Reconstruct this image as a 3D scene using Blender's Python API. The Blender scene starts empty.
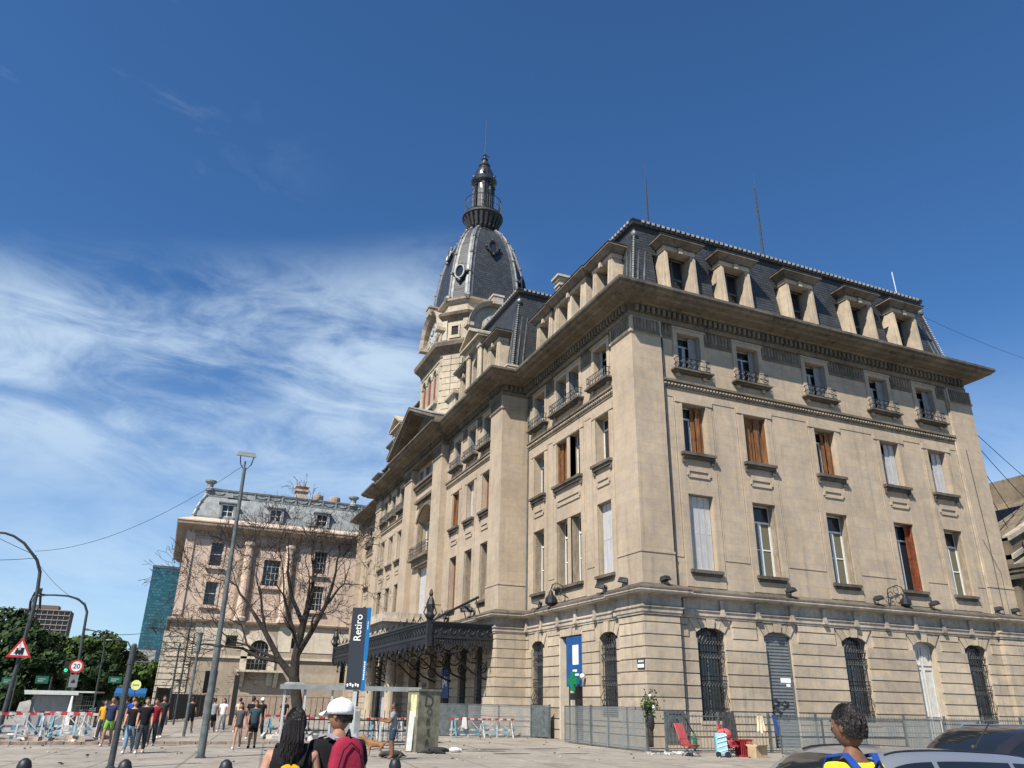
import bpy, bmesh, math, random
from mathutils import Vector, Matrix
random.seed(7)
R = math.radians
sc = bpy.context.scene
# ------------------------------------------------------------------ camera
cam_d = bpy.data.cameras.new('camera'); cam = bpy.data.objects.new('camera', cam_d)
sc.collection.objects.link(cam); sc.camera = cam
cam_d.sensor_fit = 'HORIZONTAL'; cam_d.sensor_width = 36.0
cam_d.lens = 36.0 * 765.69 / 1024.0
cam_d.clip_start = 0.1; cam_d.clip_end = 6000
EYE = 1.75
a, b, c = 0.3979, 0.3966, 0.01968
f = Vector((math.sin(a)*math.cos(b), math.cos(a)*math.cos(b), math.sin(b)))
r0 = Vector((math.cos(a), -math.sin(a), 0)); u0_ = r0.cross(f)
r2 = math.cos(c)*r0 + math.sin(c)*u0_; u2 = -math.sin(c)*r0 + math.cos(c)*u0_
cam.matrix_world = Matrix(((r2.x, u2.x, -f.x, 0), (r2.y, u2.y, -f.y, 0), (r2.z, u2.z, -f.z, EYE), (0, 0, 0, 1)))
# ------------------------------------------------------------------ sun + sky
SUN_EL = R(48); SUN_H = Vector((-0.82, -0.57)).normalized()
sun_d = bpy.data.lights.new('sun', 'SUN'); sun_d.energy = 5.0; sun_d.angle = R(0.53); sun_d.color = (1.0, 0.93, 0.83)
sun = bpy.data.objects.new('sun', sun_d); sc.collection.objects.link(sun)
sdir = Vector((SUN_H.x*math.cos(SUN_EL), SUN_H.y*math.cos(SUN_EL), math.sin(SUN_EL)))
sun.rotation_euler = sdir.to_track_quat('Z', 'Y').to_euler(); sun.location = sdir*300
world = bpy.data.worlds.new('World'); sc.world = world; world.use_nodes = True
wn = world.node_tree; wn.nodes.clear()
def N(t, kind, **k):
    n = t.nodes.new(kind)
    for kk, v in k.items():
        if kk.startswith('i_'):
            key = kk[2:]
            key = int(key) if key.isdigit() else key
            n.inputs[key].default_value = v
        else: setattr(n, kk, v)
    return n
L = lambda t, a_, b_: t.links.new(a_, b_)
sky = N(wn, 'ShaderNodeTexSky'); sky.sky_type = 'NISHITA'; sky.sun_disc = False
sky.sun_elevation = SUN_EL; sky.sun_rotation = math.atan2(sdir.x, sdir.y) % (2*math.pi)
sky.air_density = 1.0; sky.dust_density = 0.0; sky.ozone_density = 3.0; sky.altitude = 0
def math_(t, op, x, y=None, clamp=False):
    n = t.nodes.new('ShaderNodeMath'); n.operation = op; n.use_clamp = clamp
    for i, v in enumerate((x, y)):
        if v is None: continue
        if isinstance(v, (int, float)): n.inputs[i].default_value = v
        else: t.links.new(v, n.inputs[i])
    return n.outputs[0]
def ramp_(t, x, lo, hi, smooth=True):
    n = t.nodes.new('ShaderNodeMapRange'); n.interpolation_type = 'SMOOTHSTEP' if smooth else 'LINEAR'
    n.inputs[1].default_value = lo; n.inputs[2].default_value = hi
    t.links.new(x, n.inputs[0]); return n.outputs[0]
tc = N(wn, 'ShaderNodeTexCoord'); sep = N(wn, 'ShaderNodeSeparateXYZ'); L(wn, tc.outputs['Generated'], sep.inputs[0])
X_, Y_, Z_ = sep.outputs
az = math_(wn, 'ARCTAN2', X_, Y_)                       # 0 = +Y, grows towards +X
el = math_(wn, 'ARCSINE', Z_)
# cirrus: anisotropic noise on the (azimuth, elevation) chart of the dome
cmb = N(wn, 'ShaderNodeCombineXYZ'); L(wn, az, cmb.inputs[0]); L(wn, el, cmb.inputs[1])
def noise(t, vec, sc_, det, rough, dist, scale=(1, 1, 1), rot=0.0, off=(0, 0, 0)):
    mp = t.nodes.new('ShaderNodeMapping'); mp.inputs['Scale'].default_value = scale
    mp.inputs['Rotation'].default_value = (0, 0, rot); mp.inputs['Location'].default_value = off
    t.links.new(vec, mp.inputs[0])
    n = t.nodes.new('ShaderNodeTexNoise'); n.inputs['Scale'].default_value = sc_; n.inputs['Detail'].default_value = det
    n.inputs['Roughness'].default_value = rough; n.inputs['Distortion'].default_value = dist
    t.links.new(mp.outputs[0], n.inputs['Vector']); return n.outputs['Fac']
n1 = noise(wn, cmb.outputs[0], 2.6, 3, 0.5, 0.3, (1.0, 2.0, 1), 0.35, (3.1, 1.3, 0))      # large patches
n2 = noise(wn, cmb.outputs[0], 4.2, 9, 0.60, 1.2, (1.0, 3.4, 1), 0.38, (0.7, 2.0, 0))     # streaks
n3 = noise(wn, cmb.outputs[0], 14.0, 8, 0.62, 1.0, (1.0, 2.0, 1), -0.3, (0, 0, 0))
mix1 = math_(wn, 'ADD', math_(wn, 'MULTIPLY', n1, 0.50), math_(wn, 'ADD', math_(wn, 'MULTIPLY', n2, 0.55), math_(wn, 'MULTIPLY', n3, 0.20)))
# main bank: left of the tower, 18 to 34 degrees up; it thins upwards and to the right
e2 = math_(wn, 'SUBTRACT', el, math_(wn, 'MULTIPLY', math_(wn, 'MINIMUM', az, 0.3), 0.2))
band = math_(wn, 'MULTIPLY', ramp_(wn, el, 0.10, 0.34), ramp_(wn, e2, 0.55, 0.43))
left = ramp_(wn, az, 0.46, 0.22)
bank = math_(wn, 'MULTIPLY', math_(wn, 'MULTIPLY', band, left), ramp_(wn, mix1, 0.44, 0.78))
bank = math_(wn, 'MULTIPLY', bank, 0.80)
low = math_(wn, 'MULTIPLY', math_(wn, 'MULTIPLY', ramp_(wn, e2, 0.46, 0.08), ramp_(wn, mix1, 0.44, 0.80)), 0.55)
low = math_(wn, 'MULTIPLY', low, ramp_(wn, math_(wn, 'ADD', math_(wn, 'MULTIPLY', az, 0.45), el), 0.92, 0.62))
haze_ = math_(wn, 'MULTIPLY', ramp_(wn, el, 0.46, 0.0), 0.46)
faint = math_(wn, 'MULTIPLY', math_(wn, 'MULTIPLY', ramp_(wn, mix1, 0.66, 0.86), ramp_(wn, el, 1.0, 0.6)), math_(wn, 'MULTIPLY', ramp_(wn, az, 0.15, -0.25), 0.22))
cov = math_(wn, 'MAXIMUM', math_(wn, 'MAXIMUM', bank, math_(wn, 'MAXIMUM', low, faint)), 0.0)
cov = math_(wn, 'ADD', cov, math_(wn, 'MULTIPLY', math_(wn, 'SUBTRACT', 1.0, cov), haze_), True)
CLOUD_GAIN = 1.0
bg = N(wn, 'ShaderNodeBackground'); bg.inputs[1].default_value = 0.052
tint = N(wn, 'ShaderNodeMixRGB'); tint.blend_type = 'MULTIPLY'; tint.inputs[0].default_value = 1; L(wn, sky.outputs[0], tint.inputs[1]); tint.inputs[2].default_value = (0.72, 1.22, 1.66, 1)
gm = N(wn, 'ShaderNodeMixRGB'); gm.blend_type = 'MIX'; L(wn, math_(wn, 'MULTIPLY', cov, CLOUD_GAIN), gm.inputs[0]); L(wn, tint.outputs[0], gm.inputs[1])
gm.inputs[2].default_value = (8.2, 10.2, 12.2, 1)
L(wn, gm.outputs[0], bg.inputs[0]); wo = N(wn, 'ShaderNodeOutputWorld'); L(wn, bg.outputs[0], wo.inputs[0])
sc.view_settings.view_transform = 'Standard'; sc.view_settings.look = 'None'
sc.view_settings.exposure = 0.62; sc.view_settings.gamma = 1.0; sc.view_settings.use_curve_mapping = False
sc.cycles.max_bounces = 6; sc.cycles.diffuse_bounces = 1; sc.cycles.glossy_bounces = 3; sc.cycles.transparent_max_bounces = 8
# ------------------------------------------------------------------ helpers
COL = sc.collection
ORG = {}      # object -> world origin of the object (all axis aligned)
def thing(name, label, cat, loc=(0, 0, 0), group=None, rz=0.0):
    o = bpy.data.objects.new(name, None); COL.objects.link(o); o.location = loc; o.rotation_euler.z = rz
    o.empty_display_size = 0.2
    o['label'] = label; o['category'] = cat
    if group: o['group'] = group
    ORG[o.name] = Vector(loc)
    return o
def tag(o, label=None, cat=None, group=None, kind=None):
    if label: o['label'] = label
    if cat: o['category'] = cat
    if group: o['group'] = group
    if kind: o['kind'] = kind
    return o
def children(o): return [k for k in bpy.data.objects if k.parent == o]
def copy_tree(o, parent=None):
    kids = list(o.children)
    n = o.copy(); COL.objects.link(n)
    if parent: n.parent = parent
    for k in kids: copy_tree(k, n)
    return n
class MB:
    """mesh builder: vertices in the frame given by self.m (identity = world)."""
    def __init__(s): s.v = []; s.f = []; s.mi = []; s.cur = 0; s.m = None; s.sm = []; s.smooth = False
    def vert(s, p):
        p = Vector(p)
        if s.m is not None: p = s.m @ p
        s.v.append(p); return len(s.v)-1
    def face(s, ids): s.f.append(tuple(ids)); s.mi.append(s.cur); s.sm.append(s.smooth)
    def poly(s, pts): s.face([s.vert(p) for p in pts])
    def box(s, x0, x1, y0, y1, z0, z1, skip=''):
        i = [s.vert(p) for p in ((x0,y0,z0),(x1,y0,z0),(x1,y1,z0),(x0,y1,z0),(x0,y0,z1),(x1,y0,z1),(x1,y1,z1),(x0,y1,z1))]
        F_ = {'b':(0,3,2,1),'t':(4,5,6,7),'f':(0,1,5,4),'r':(1,2,6,5),'k':(2,3,7,6),'l':(3,0,4,7)}
        for k, q in F_.items():
            if k not in skip: s.face([i[j] for j in q])
    def hexa(s, lo, hi):
        """lo, hi: 4 points each (bottom ring, top ring)"""
        a_ = [s.vert(p) for p in lo]; b_ = [s.vert(p) for p in hi]; n = len(a_)
        s.face(a_[::-1]); s.face(b_)
        for i in range(n):
            j = (i+1) % n; s.face((a_[i], a_[j], b_[j], b_[i]))
    def prism(s, poly, vec):
        vec = Vector(vec); s.hexa([Vector(p) for p in poly], [Vector(p)+vec for p in poly])
    def tube(s, pts, rad, n=8, cap=True, closed=False):
        pts = [Vector(p) for p in pts]; m = len(pts)
        rads = rad if isinstance(rad, (list, tuple)) else [rad]*m
        rings = []; up = Vector((0, 0, 1)); prev = None
        for i, p in enumerate(pts):
            if closed: d = pts[(i+1) % m]-pts[i-1]
            elif i == 0: d = pts[1]-pts[0]
            elif i == m-1: d = pts[-1]-pts[-2]
            else: d = (pts[i+1]-p).normalized()+(p-pts[i-1]).normalized()
            if d.length < 1e-9: d = Vector((0, 0, 1))
            d.normalize()
            if prev is None:
                ref = up if abs(d.z) < .95 else Vector((1, 0, 0)); x = d.cross(ref).normalized()
            else:
                x = prev-d*prev.dot(d)
                x = x.normalized() if x.length > 1e-6 else d.cross(Vector((1, 0, .1))).normalized()
            prev = x; y = d.cross(x)
            rings.append([s.vert(p+(x*math.cos(2*math.pi*k/n)+y*math.sin(2*math.pi*k/n))*rads[i]) for k in range(n)])
        for i in range(m if closed else m-1):
            A, B = rings[i], rings[(i+1) % m]
            for k in range(n): s.face((A[k], A[(k+1) % n], B[(k+1) % n], B[k]))
        if cap and not closed: s.face(rings[0][::-1]); s.face(rings[-1])
    def lathe(s, prof, cx=0, cy=0, n=24, a0=0.0):
        rings = []
        for r_, z_ in prof: rings.append([s.vert((cx+r_*math.cos(a0+2*math.pi*k/n), cy+r_*math.sin(a0+2*math.pi*k/n), z_)) for k in range(n)])
        for A, B in zip(rings, rings[1:]):
            for k in range(n): s.face((A[k], A[(k+1) % n], B[(k+1) % n], B[k]))
        s.face(rings[0][::-1]); s.face(rings[-1])
    def ball(s, c_, r_, n=12, m=8, sq=(1, 1, 1)):
        c_ = Vector(c_); rings = []
        for i in range(1, m):
            t = math.pi*i/m
            rings.append([s.vert(c_+Vector((r_*sq[0]*math.sin(t)*math.cos(2*math.pi*k/n), r_*sq[1]*math.sin(t)*math.sin(2*math.pi*k/n), -r_*sq[2]*math.cos(t)))) for k in range(n)])
        lo = s.vert(c_-Vector((0, 0, r_*sq[2]))); hi = s.vert(c_+Vector((0, 0, r_*sq[2])))
        for A, B in zip(rings, rings[1:]):
            for k in range(n): s.face((A[k], A[(k+1) % n], B[(k+1) % n], B[k]))
        for k in range(n):
            s.face((lo, rings[0][(k+1) % n], rings[0][k])); s.face((hi, rings[-1][k], rings[-1][(k+1) % n]))
    def sweep(s, path, prof, closed=False, side=1.0, caps=True):
        """prof [(outward, z)]; path [(x, y)], outward = right of the travel direction * side"""
        n = len(path); P = [Vector(p) for p in path]; rings = []
        for i in range(n):
            def nor(p, q):
                d = (q-p).normalized(); return Vector((d.y, -d.x))*side
            if closed: n1_, n2_ = nor(P[i-1], P[i]), nor(P[i], P[(i+1) % n])
            elif i == 0: n1_ = n2_ = nor(P[0], P[1])
            elif i == n-1: n1_ = n2_ = nor(P[-2], P[-1])
            else: n1_, n2_ = nor(P[i-1], P[i]), nor(P[i], P[i+1])
            m_ = (n1_+n2_); m_ = m_/max(0.2, (1+n1_.dot(n2_)))
            rings.append([s.vert((P[i].x+m_.x*o, P[i].y+m_.y*o, z)) for o, z in prof])
        k = len(prof)
        for i in range(n if closed else n-1):
            A, B = rings[i], rings[(i+1) % n]
            for j in range(k-1): s.face((A[j], B[j], B[j+1], A[j+1]))
        if caps and not closed: s.face(rings[0][::-1]); s.face(rings[-1])
    def build(s, name, mats, parent=None, local=False, smooth=None, bevel=0.0):
        me = bpy.data.meshes.new(name)
        org = Vector((0, 0, 0))
        if parent is not None and not local:
            org = ORG.get(parent.name, Vector((0, 0, 0)))
        me.from_pydata([tuple(p-org) for p in s.v], [], s.f); me.update()
        if not isinstance(mats, (list, tuple)): mats = [mats]
        for m_ in mats: me.materials.append(m_)
        me.polygons.foreach_set('material_index', s.mi)
        bm = bmesh.new(); bm.from_mesh(me); bmesh.ops.recalc_face_normals(bm, faces=bm.faces); bm.to_mesh(me); bm.free()
        if smooth is True: me.polygons.foreach_set('use_smooth', [True]*len(me.polygons))
        elif any(s.sm): me.polygons.foreach_set('use_smooth', s.sm)
        o = bpy.data.objects.new(name, me); COL.objects.link(o)
        if parent is not None:
            o.parent = parent
            ORG[o.name] = org
        if bevel:
            bv = o.modifiers.new('bevel', 'BEVEL'); bv.width = bevel; bv.segments = 2; bv.limit_method = 'ANGLE'; bv.angle_limit = R(40)
        return o
class FR:
    """facade frame: u along the wall, d outward, z up"""
    def __init__(s, o, u, n): s.o = Vector((o[0], o[1], 0)); s.u = Vector((u[0], u[1], 0)); s.n = Vector((n[0], n[1], 0))
    def p(s, u, z, d=0.0): return s.o+s.u*u+s.n*d+Vector((0, 0, z))
    def box(s, mb, u0, u1, z0, z1, d0, d1):
        mb.hexa([s.p(u0, z0, d0), s.p(u1, z0, d0), s.p(u1, z0, d1), s.p(u0, z0, d1)], [s.p(u0, z1, d0), s.p(u1, z1, d0), s.p(u1, z1, d1), s.p(u0, z1, d1)])
    def quad(s, mb, u0, u1, z0, z1, d):
        mb.poly([s.p(u0, z0, d), s.p(u1, z0, d), s.p(u1, z1, d), s.p(u0, z1, d)])
def wall(mb, F, u0, u1, z0, z1, ops, d=0.0, dep=0.58):
    """wall sheet with rectangular openings (a, b, z0, z1) and their reveals"""
    us = sorted({u0, u1, *[o[0] for o in ops], *[o[1] for o in ops]}); zs = sorted({z0, z1, *[o[2] for o in ops], *[o[3] for o in ops]})
    us = [u for u in us if u0 <= u <= u1]; zs = [z for z in zs if z0 <= z <= z1]
    for i in range(len(us)-1):
        for j in range(len(zs)-1):
            cu, cz = (us[i]+us[i+1])/2, (zs[j]+zs[j+1])/2
            if any(o[0] < cu < o[1] and o[2] < cz < o[3] for o in ops): continue
            F.quad(mb, us[i], us[i+1], zs[j], zs[j+1], d)
    for a_, b_, c_, e_ in ops:
        mb.poly([F.p(a_, c_, d), F.p(a_, e_, d), F.p(a_, e_, d-dep), F.p(a_, c_, d-dep)])
        mb.poly([F.p(b_, c_, d), F.p(b_, e_, d), F.p(b_, e_, d-dep), F.p(b_, c_, d-dep)])
        mb.poly([F.p(a_, e_, d), F.p(b_, e_, d), F.p(b_, e_, d-dep), F.p(a_, e_, d-dep)])
        mb.poly([F.p(a_, c_, d), F.p(b_, c_, d), F.p(b_, c_, d-dep), F.p(a_, c_, d-dep)])
def arcpts(u0, u1, zs, zc, n=10):
    """segmental arc from (u0, zs) over crown zc to (u1, zs)"""
    w = (u1-u0)/2; h = zc-zs; r_ = (w*w+h*h)/(2*h); cz = zc-r_; th = math.asin(min(1, w/r_))
    if h > w: th = math.pi/2
    return [((u0+u1)/2+r_*math.sin(-th+2*th*i/n), cz+r_*math.cos(-th+2*th*i/n)) for i in range(n+1)]
def archfill(mb, F, u0, u1, zs, zc, ztop, d0, d1, n=10):
    A = arcpts(u0, u1, zs, zc, n)
    for (ua, za), (ub, zb) in zip(A, A[1:]):
        mb.hexa([F.p(ua, za, d0), F.p(ub, zb, d0), F.p(ub, zb, d1), F.p(ua, za, d1)], [F.p(ua, ztop, d0), F.p(ub, ztop, d0), F.p(ub, ztop, d1), F.p(ua, ztop, d1)])
# ------------------------------------------------------------------ materials
def newmat(name):
    m_ = bpy.data.materials.new(name); m_.use_nodes = True; t = m_.node_tree; bs = t.nodes['Principled BSDF']; return m_, t, bs
def hexl(r_, g_, b_): return (r_, g_, b_, 1)
def plain(name, col, rough=0.7, metal=0.0, var=0.0, vscale=3.0, spec=None, bump=0.0, bscale=40.0, emit=None, coat=0.0):
    m_, t, bs = newmat(name)
    bs.inputs['Base Color'].default_value = (*col, 1); bs.inputs['Roughness'].default_value = rough; bs.inputs['Metallic'].default_value = metal
    if spec is not None: bs.inputs['Specular IOR Level'].default_value = spec
    if coat: bs.inputs['Coat Weight'].default_value = coat; bs.inputs['Coat Roughness'].default_value = 0.05
    if emit: bs.inputs['Emission Color'].default_value = (*emit[:3], 1); bs.inputs['Emission Strength'].default_value = emit[3]
    if var or bump:
        g = N(t, 'ShaderNodeNewGeometry')
    if var:
        f1 = noise(t, g.outputs['Position'], vscale, 6, 0.6, 0.2)
        mx = N(t, 'ShaderNodeMixRGB'); L(t, ramp_(t, f1, 0.3, 0.7), mx.inputs[0])
        mx.inputs[1].default_value = (*[c_*(1-var) for c_ in col], 1); mx.inputs[2].default_value = (*[min(1, c_*(1+var)) for c_ in col], 1)
        L(t, mx.outputs[0], bs.inputs['Base Color'])
    if bump:
        f2 = noise(t, g.outputs['Position'], bscale, 5, 0.6, 0.0)
        bp = N(t, 'ShaderNodeBump'); bp.inputs['Strength'].default_value = bump; bp.inputs['Distance'].default_value = 0.02
        L(t, f2, bp.inputs['Height']); L(t, bp.outputs[0], bs.inputs['Normal'])
    return m_
def stone(name, col, dirt=0.35, lines=True, course=0.57, streak=1.0, blotch=0.22, bw=1.15):
    """rendered stone: mottled, rain streaks, soft damp patches, fine scored block joints"""
    m_, t, bs = newmat(name); bs.inputs['Roughness'].default_value = 0.88; bs.inputs['Specular IOR Level'].default_value = 0.25
    g = N(t, 'ShaderNodeNewGeometry'); pos = g.outputs['Position']
    big = noise(t, pos, 0.35, 5, 0.6, 0.4); med = noise(t, pos, 2.2, 7, 0.65, 0.3); fine = noise(t, pos, 18.0, 6, 0.7, 0.0)
    st = noise(t, pos, 1.0, 6, 0.6, 0.15, (3.2, 3.2, 0.16)); st2 = noise(t, pos, 1.0, 4, 0.6, 0.1, (9.0, 9.0, 0.3), off=(4, 2, 0))
    v = math_(t, 'ADD', math_(t, 'MULTIPLY', ramp_(t, big, 0.3, 0.72), blotch), math_(t, 'MULTIPLY', ramp_(t, med, 0.25, 0.75), blotch*0.8))
    v = math_(t, 'ADD', v, math_(t, 'MULTIPLY', ramp_(t, fine, 0.3, 0.7), 0.10))
    s1 = math_(t, 'MULTIPLY', ramp_(t, st, 0.50, 0.80), dirt*streak)
    s2 = math_(t, 'MULTIPLY', ramp_(t, st2, 0.55, 0.85), dirt*streak*0.5)
    v = math_(t, 'SUBTRACT', v, math_(t, 'ADD', s1, s2))
    v = math_(t, 'ADD', v, 1.0-blotch*0.9-0.05)
    out = v
    if lines:
        sp = N(t, 'ShaderNodeSeparateXYZ'); L(t, pos, sp.inputs[0])
        xy = math_(t, 'ADD', sp.outputs[0], sp.outputs[1])
        cb = N(t, 'ShaderNodeCombineXYZ'); L(t, xy, cb.inputs[0]); L(t, sp.outputs[2], cb.inputs[1])
        br = N(t, 'ShaderNodeTexBrick'); L(t, cb.outputs[0], br.inputs['Vector'])
        br.inputs['Scale'].default_value = 1.0; br.inputs['Brick Width'].default_value = bw; br.inputs['Row Height'].default_value = course
        br.inputs['Mortar Size'].default_value = 0.012; br.inputs['Mortar Smooth'].default_value = 0.6
        br.inputs['Color1'].default_value = (0.95, 0.95, 0.95, 1); br.inputs['Color2'].default_value = (1.03, 1.03, 1.03, 1); br.inputs['Mortar'].default_value = (0.80, 0.80, 0.80, 1)
        out = math_(t, 'MULTIPLY', v, br.outputs['Color'])
    if not lines:
        ri = math_(t, 'ADD', math_(t, 'MULTIPLY', g.outputs['Random Per Island'], 0.26), 0.87); out = math_(t, 'MULTIPLY', out, ri)
    mxr = N(t, 'ShaderNodeMixRGB'); mxr.blend_type = 'MULTIPLY'; mxr.inputs[0].default_value = 1.0
    hue = N(t, 'ShaderNodeMixRGB'); L(t, ramp_(t, med, 0.35, 0.7), hue.inputs[0])
    hue.inputs[1].default_value = (col[0]*0.96, col[1]*0.98, col[2]*1.04, 1); hue.inputs[2].default_value = (col[0]*1.04, col[1]*1.0, col[2]*0.94, 1)
    L(t, hue.outputs[0], mxr.inputs[1]); L(t, out, mxr.inputs[2]); L(t, mxr.outputs[0], bs.inputs['Base Color'])
    bp = N(t, 'ShaderNodeBump'); bp.inputs['Strength'].default_value = 0.35; bp.inputs['Distance'].default_value = 0.02
    L(t, math_(t, 'ADD', fine, med), bp.inputs['Height']); L(t, bp.outputs[0], bs.inputs['Normal'])
    return m_
def slate_mat(name, col, rows=0.16, bw=0.3, rough=0.55):
    m_, t, bs = newmat(name); bs.inputs['Roughness'].default_value = rough
    g = N(t, 'ShaderNodeNewGeometry'); sp = N(t, 'ShaderNodeSeparateXYZ'); L(t, g.outputs['Position'], sp.inputs[0])
    cb = N(t, 'ShaderNodeCombineXYZ'); L(t, math_(t, 'ADD', sp.outputs[0], sp.outputs[1]), cb.inputs[0]); L(t, sp.outputs[2], cb.inputs[1])
    br = N(t, 'ShaderNodeTexBrick'); L(t, cb.outputs[0], br.inputs['Vector']); br.inputs['Scale'].default_value = 1.0
    br.inputs['Brick Width'].default_value = bw; br.inputs['Row Height'].default_value = rows; br.inputs['Mortar Size'].default_value = 0.03
    br.inputs['Mortar Smooth'].default_value = 0.3
    br.inputs['Color1'].default_value = (*[c_*0.85 for c_ in col], 1); br.inputs['Color2'].default_value = (*[c_*1.2 for c_ in col], 1); br.inputs['Mortar'].default_value = (*[c_*0.32 for c_ in col], 1)
    md = noise(t, g.outputs['Position'], 1.6, 6, 0.65, 0.3)
    mx = N(t, 'ShaderNodeMixRGB'); mx.blend_type = 'MULTIPLY'; mx.inputs[0].default_value = 1
    L(t, br.outputs['Color'], mx.inputs[1]); vv = math_(t, 'ADD', math_(t, 'MULTIPLY', ramp_(t, md, 0.3, 0.7), 0.6), 0.7); L(t, vv, mx.inputs[2])
    L(t, mx.outputs[0], bs.inputs['Base Color'])
    bp = N(t, 'ShaderNodeBump'); bp.inputs['Strength'].default_value = 0.8; bp.inputs['Distance'].default_value = 0.02
    L(t, math_(t, 'SUBTRACT', 1.0, br.outputs['Fac']), bp.inputs['Height']); L(t, bp.outputs[0], bs.inputs['Normal'])
    return m_
def louver(name, col, pitch=0.07, rough=0.6, worn=0.25, vert=False):
    m_, t, bs = newmat(name); bs.inputs['Roughness'].default_value = rough
    g = N(t, 'ShaderNodeNewGeometry'); sp = N(t, 'ShaderNodeSeparateXYZ'); L(t, g.outputs['Position'], sp.inputs[0])
    k = math_(t, 'FRACT', math_(t, 'DIVIDE', sp.outputs[2], pitch))
    w = ramp_(t, k, 0.0, 0.5)
    nz = noise(t, g.outputs['Position'], 5.0, 6, 0.7, 0.2, (1, 1, 0.35)); v = math_(t, 'ADD', math_(t, 'MULTIPLY', w, 0.45), 0.6)
    v = math_(t, 'MULTIPLY', v, math_(t, 'ADD', math_(t, 'MULTIPLY', ramp_(t, nz, 0.35, 0.7), worn*1.6), 1.0-worn))
    mx = N(t, 'ShaderNodeMixRGB'); mx.blend_type = 'MULTIPLY'; mx.inputs[0].default_value = 1; mx.inputs[1].default_value = (*col, 1); L(t, v, mx.inputs[2])
    L(t, mx.outputs[0], bs.inputs['Base Color'])
    bp = N(t, 'ShaderNodeBump'); bp.inputs['Strength'].default_value = 1.0; bp.inputs['Distance'].default_value = 0.03
    L(t, w, bp.inputs['Height']); L(t, bp.outputs[0], bs.inputs['Normal'])
    return m_
def glass_mat(name, col=(0.02, 0.025, 0.03), rough=0.06):
    m_, t, bs = newmat(name); bs.inputs['Base Color'].default_value = (*col, 1); bs.inputs['Roughness'].default_value = rough
    bs.inputs['Specular IOR Level'].default_value = 0.6
    g = N(t, 'ShaderNodeNewGeometry'); nz = noise(t, g.outputs['Position'], 1.3, 2, 0.5, 0)
    bp = N(t, 'ShaderNodeBump'); bp.inputs['Strength'].default_value = 0.08; bp.inputs['Distance'].default_value = 0.05
    L(t, nz, bp.inputs['Height']); L(t, bp.outputs[0], bs.inputs['Normal'])
    return m_
M = {}
M['stucco'] = stone('stucco', (0.410, 0.334, 0.243), dirt=0.24, course=0.62, bw=1.5, blotch=0.2)
M['rustic'] = stone('rustic_stone', (0.425, 0.355, 0.262), dirt=0.34, lines=False, blotch=0.28)
M['corn'] = stone('cornice_stone', (0.165, 0.136, 0.098), dirt=0.6, lines=False, blotch=0.5)  # weathered stone, darkened further to stand for shade under the cornice
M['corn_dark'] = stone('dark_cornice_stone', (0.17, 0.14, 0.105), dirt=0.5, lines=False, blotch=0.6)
M['grime_shade'] = stone('grimy_shade_stone', (0.115, 0.10, 0.08), dirt=0.5, lines=False, blotch=0.6)
M['ledge'] = stone('ledge_stone', (0.40, 0.35, 0.28), dirt=0.5, lines=False, blotch=0.5)
M['tower'] = stone('tower_stone', (0.43, 0.372, 0.28), dirt=0.40, course=0.62, bw=1.0, blotch=0.3)
M['annex_up'] = stone('annex_stone', (0.56, 0.435, 0.34), dirt=0.18, course=0.7, bw=1.8)
M['annex_dull'] = stone('annex_wall', (0.36, 0.305, 0.23), dirt=0.2, lines=False)
M['annex_low'] = stone('annex_plaster', (0.56, 0.50, 0.39), dirt=0.22, lines=False)
M['annex_dirty'] = stone('annex_cornice', (0.36, 0.28, 0.21), dirt=0.45, lines=False)
M['slate'] = slate_mat('slate', (0.034, 0.040, 0.044), rows=.21, bw=.7)
M['zinc'] = plain('zinc', (0.15, 0.155, 0.155), 0.5, 0.5, var=0.35, vscale=2.0)
M['zinc_dull'] = plain('zinc_dull', (0.24, 0.26, 0.26), 0.6, 0.2, var=0.25, vscale=1.2)
M['zinc_bead'] = plain('zinc_bead', (0.34, 0.33, 0.29), 0.6, 0.1, var=0.2, vscale=3)
M['lantern_metal'] = plain('lantern_metal', (0.10, 0.10, 0.10), 0.32, 0.85, var=0.5, vscale=4)
M['mast'] = plain('mast_paint', (0.03, 0.036, 0.04), 0.8)
M['dark_metal'] = plain('dark_metal', (0.045, 0.047, 0.05), 0.45, 0.5, var=0.3)
M['fascia'] = plain('roof_fascia', (0.03, 0.03, 0.034), 0.7)
M['iron'] = plain('wrought_iron', (0.022, 0.024, 0.028), 0.5, 0.3, var=0.3)
M['pole'] = plain('pole_paint', (0.035, 0.042, 0.045), 0.55, 0.0, var=0.3, vscale=5)
M['pole_grey'] = plain('pole_grey', (0.085, 0.10, 0.10), 0.6, 0.0, var=0.3, vscale=4)
M['glass'] = glass_mat('window_glass')
M['glass_olive'] = glass_mat('curtained_glass', (0.13, 0.125, 0.085), 0.25)
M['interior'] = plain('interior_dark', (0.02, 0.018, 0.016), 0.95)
M['whiteframe'] = plain('white_frame', (0.70, 0.70, 0.67), 0.5, var=0.08, vscale=6)
M['greyframe'] = plain('grey_frame', (0.42, 0.44, 0.43), 0.55, var=0.12, vscale=6)
M['sh_orange'] = louver('varnished_shutter', (0.36, 0.155, 0.055), 0.05, worn=.45)
M['sh_red'] = louver('rusty_shutter', (0.30, 0.085, 0.035), 0.075, worn=0.45)
M['sh_white'] = louver('white_shutter', (0.72, 0.72, 0.72), 0.05, worn=0.12)
M['sh_grey'] = louver('grey_shutter', (0.36, 0.38, 0.39), 0.05, worn=0.15)
M['sh_pale'] = louver('faded_shutter', (0.50, 0.41, 0.30), 0.05, worn=0.3)
M['roller'] = louver('roller_shutter', (0.17, 0.19, 0.20), 0.16, worn=0.15)
M['door_white'] = plain('door_white', (0.52, 0.51, 0.46), 0.55, var=0.12)
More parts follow.
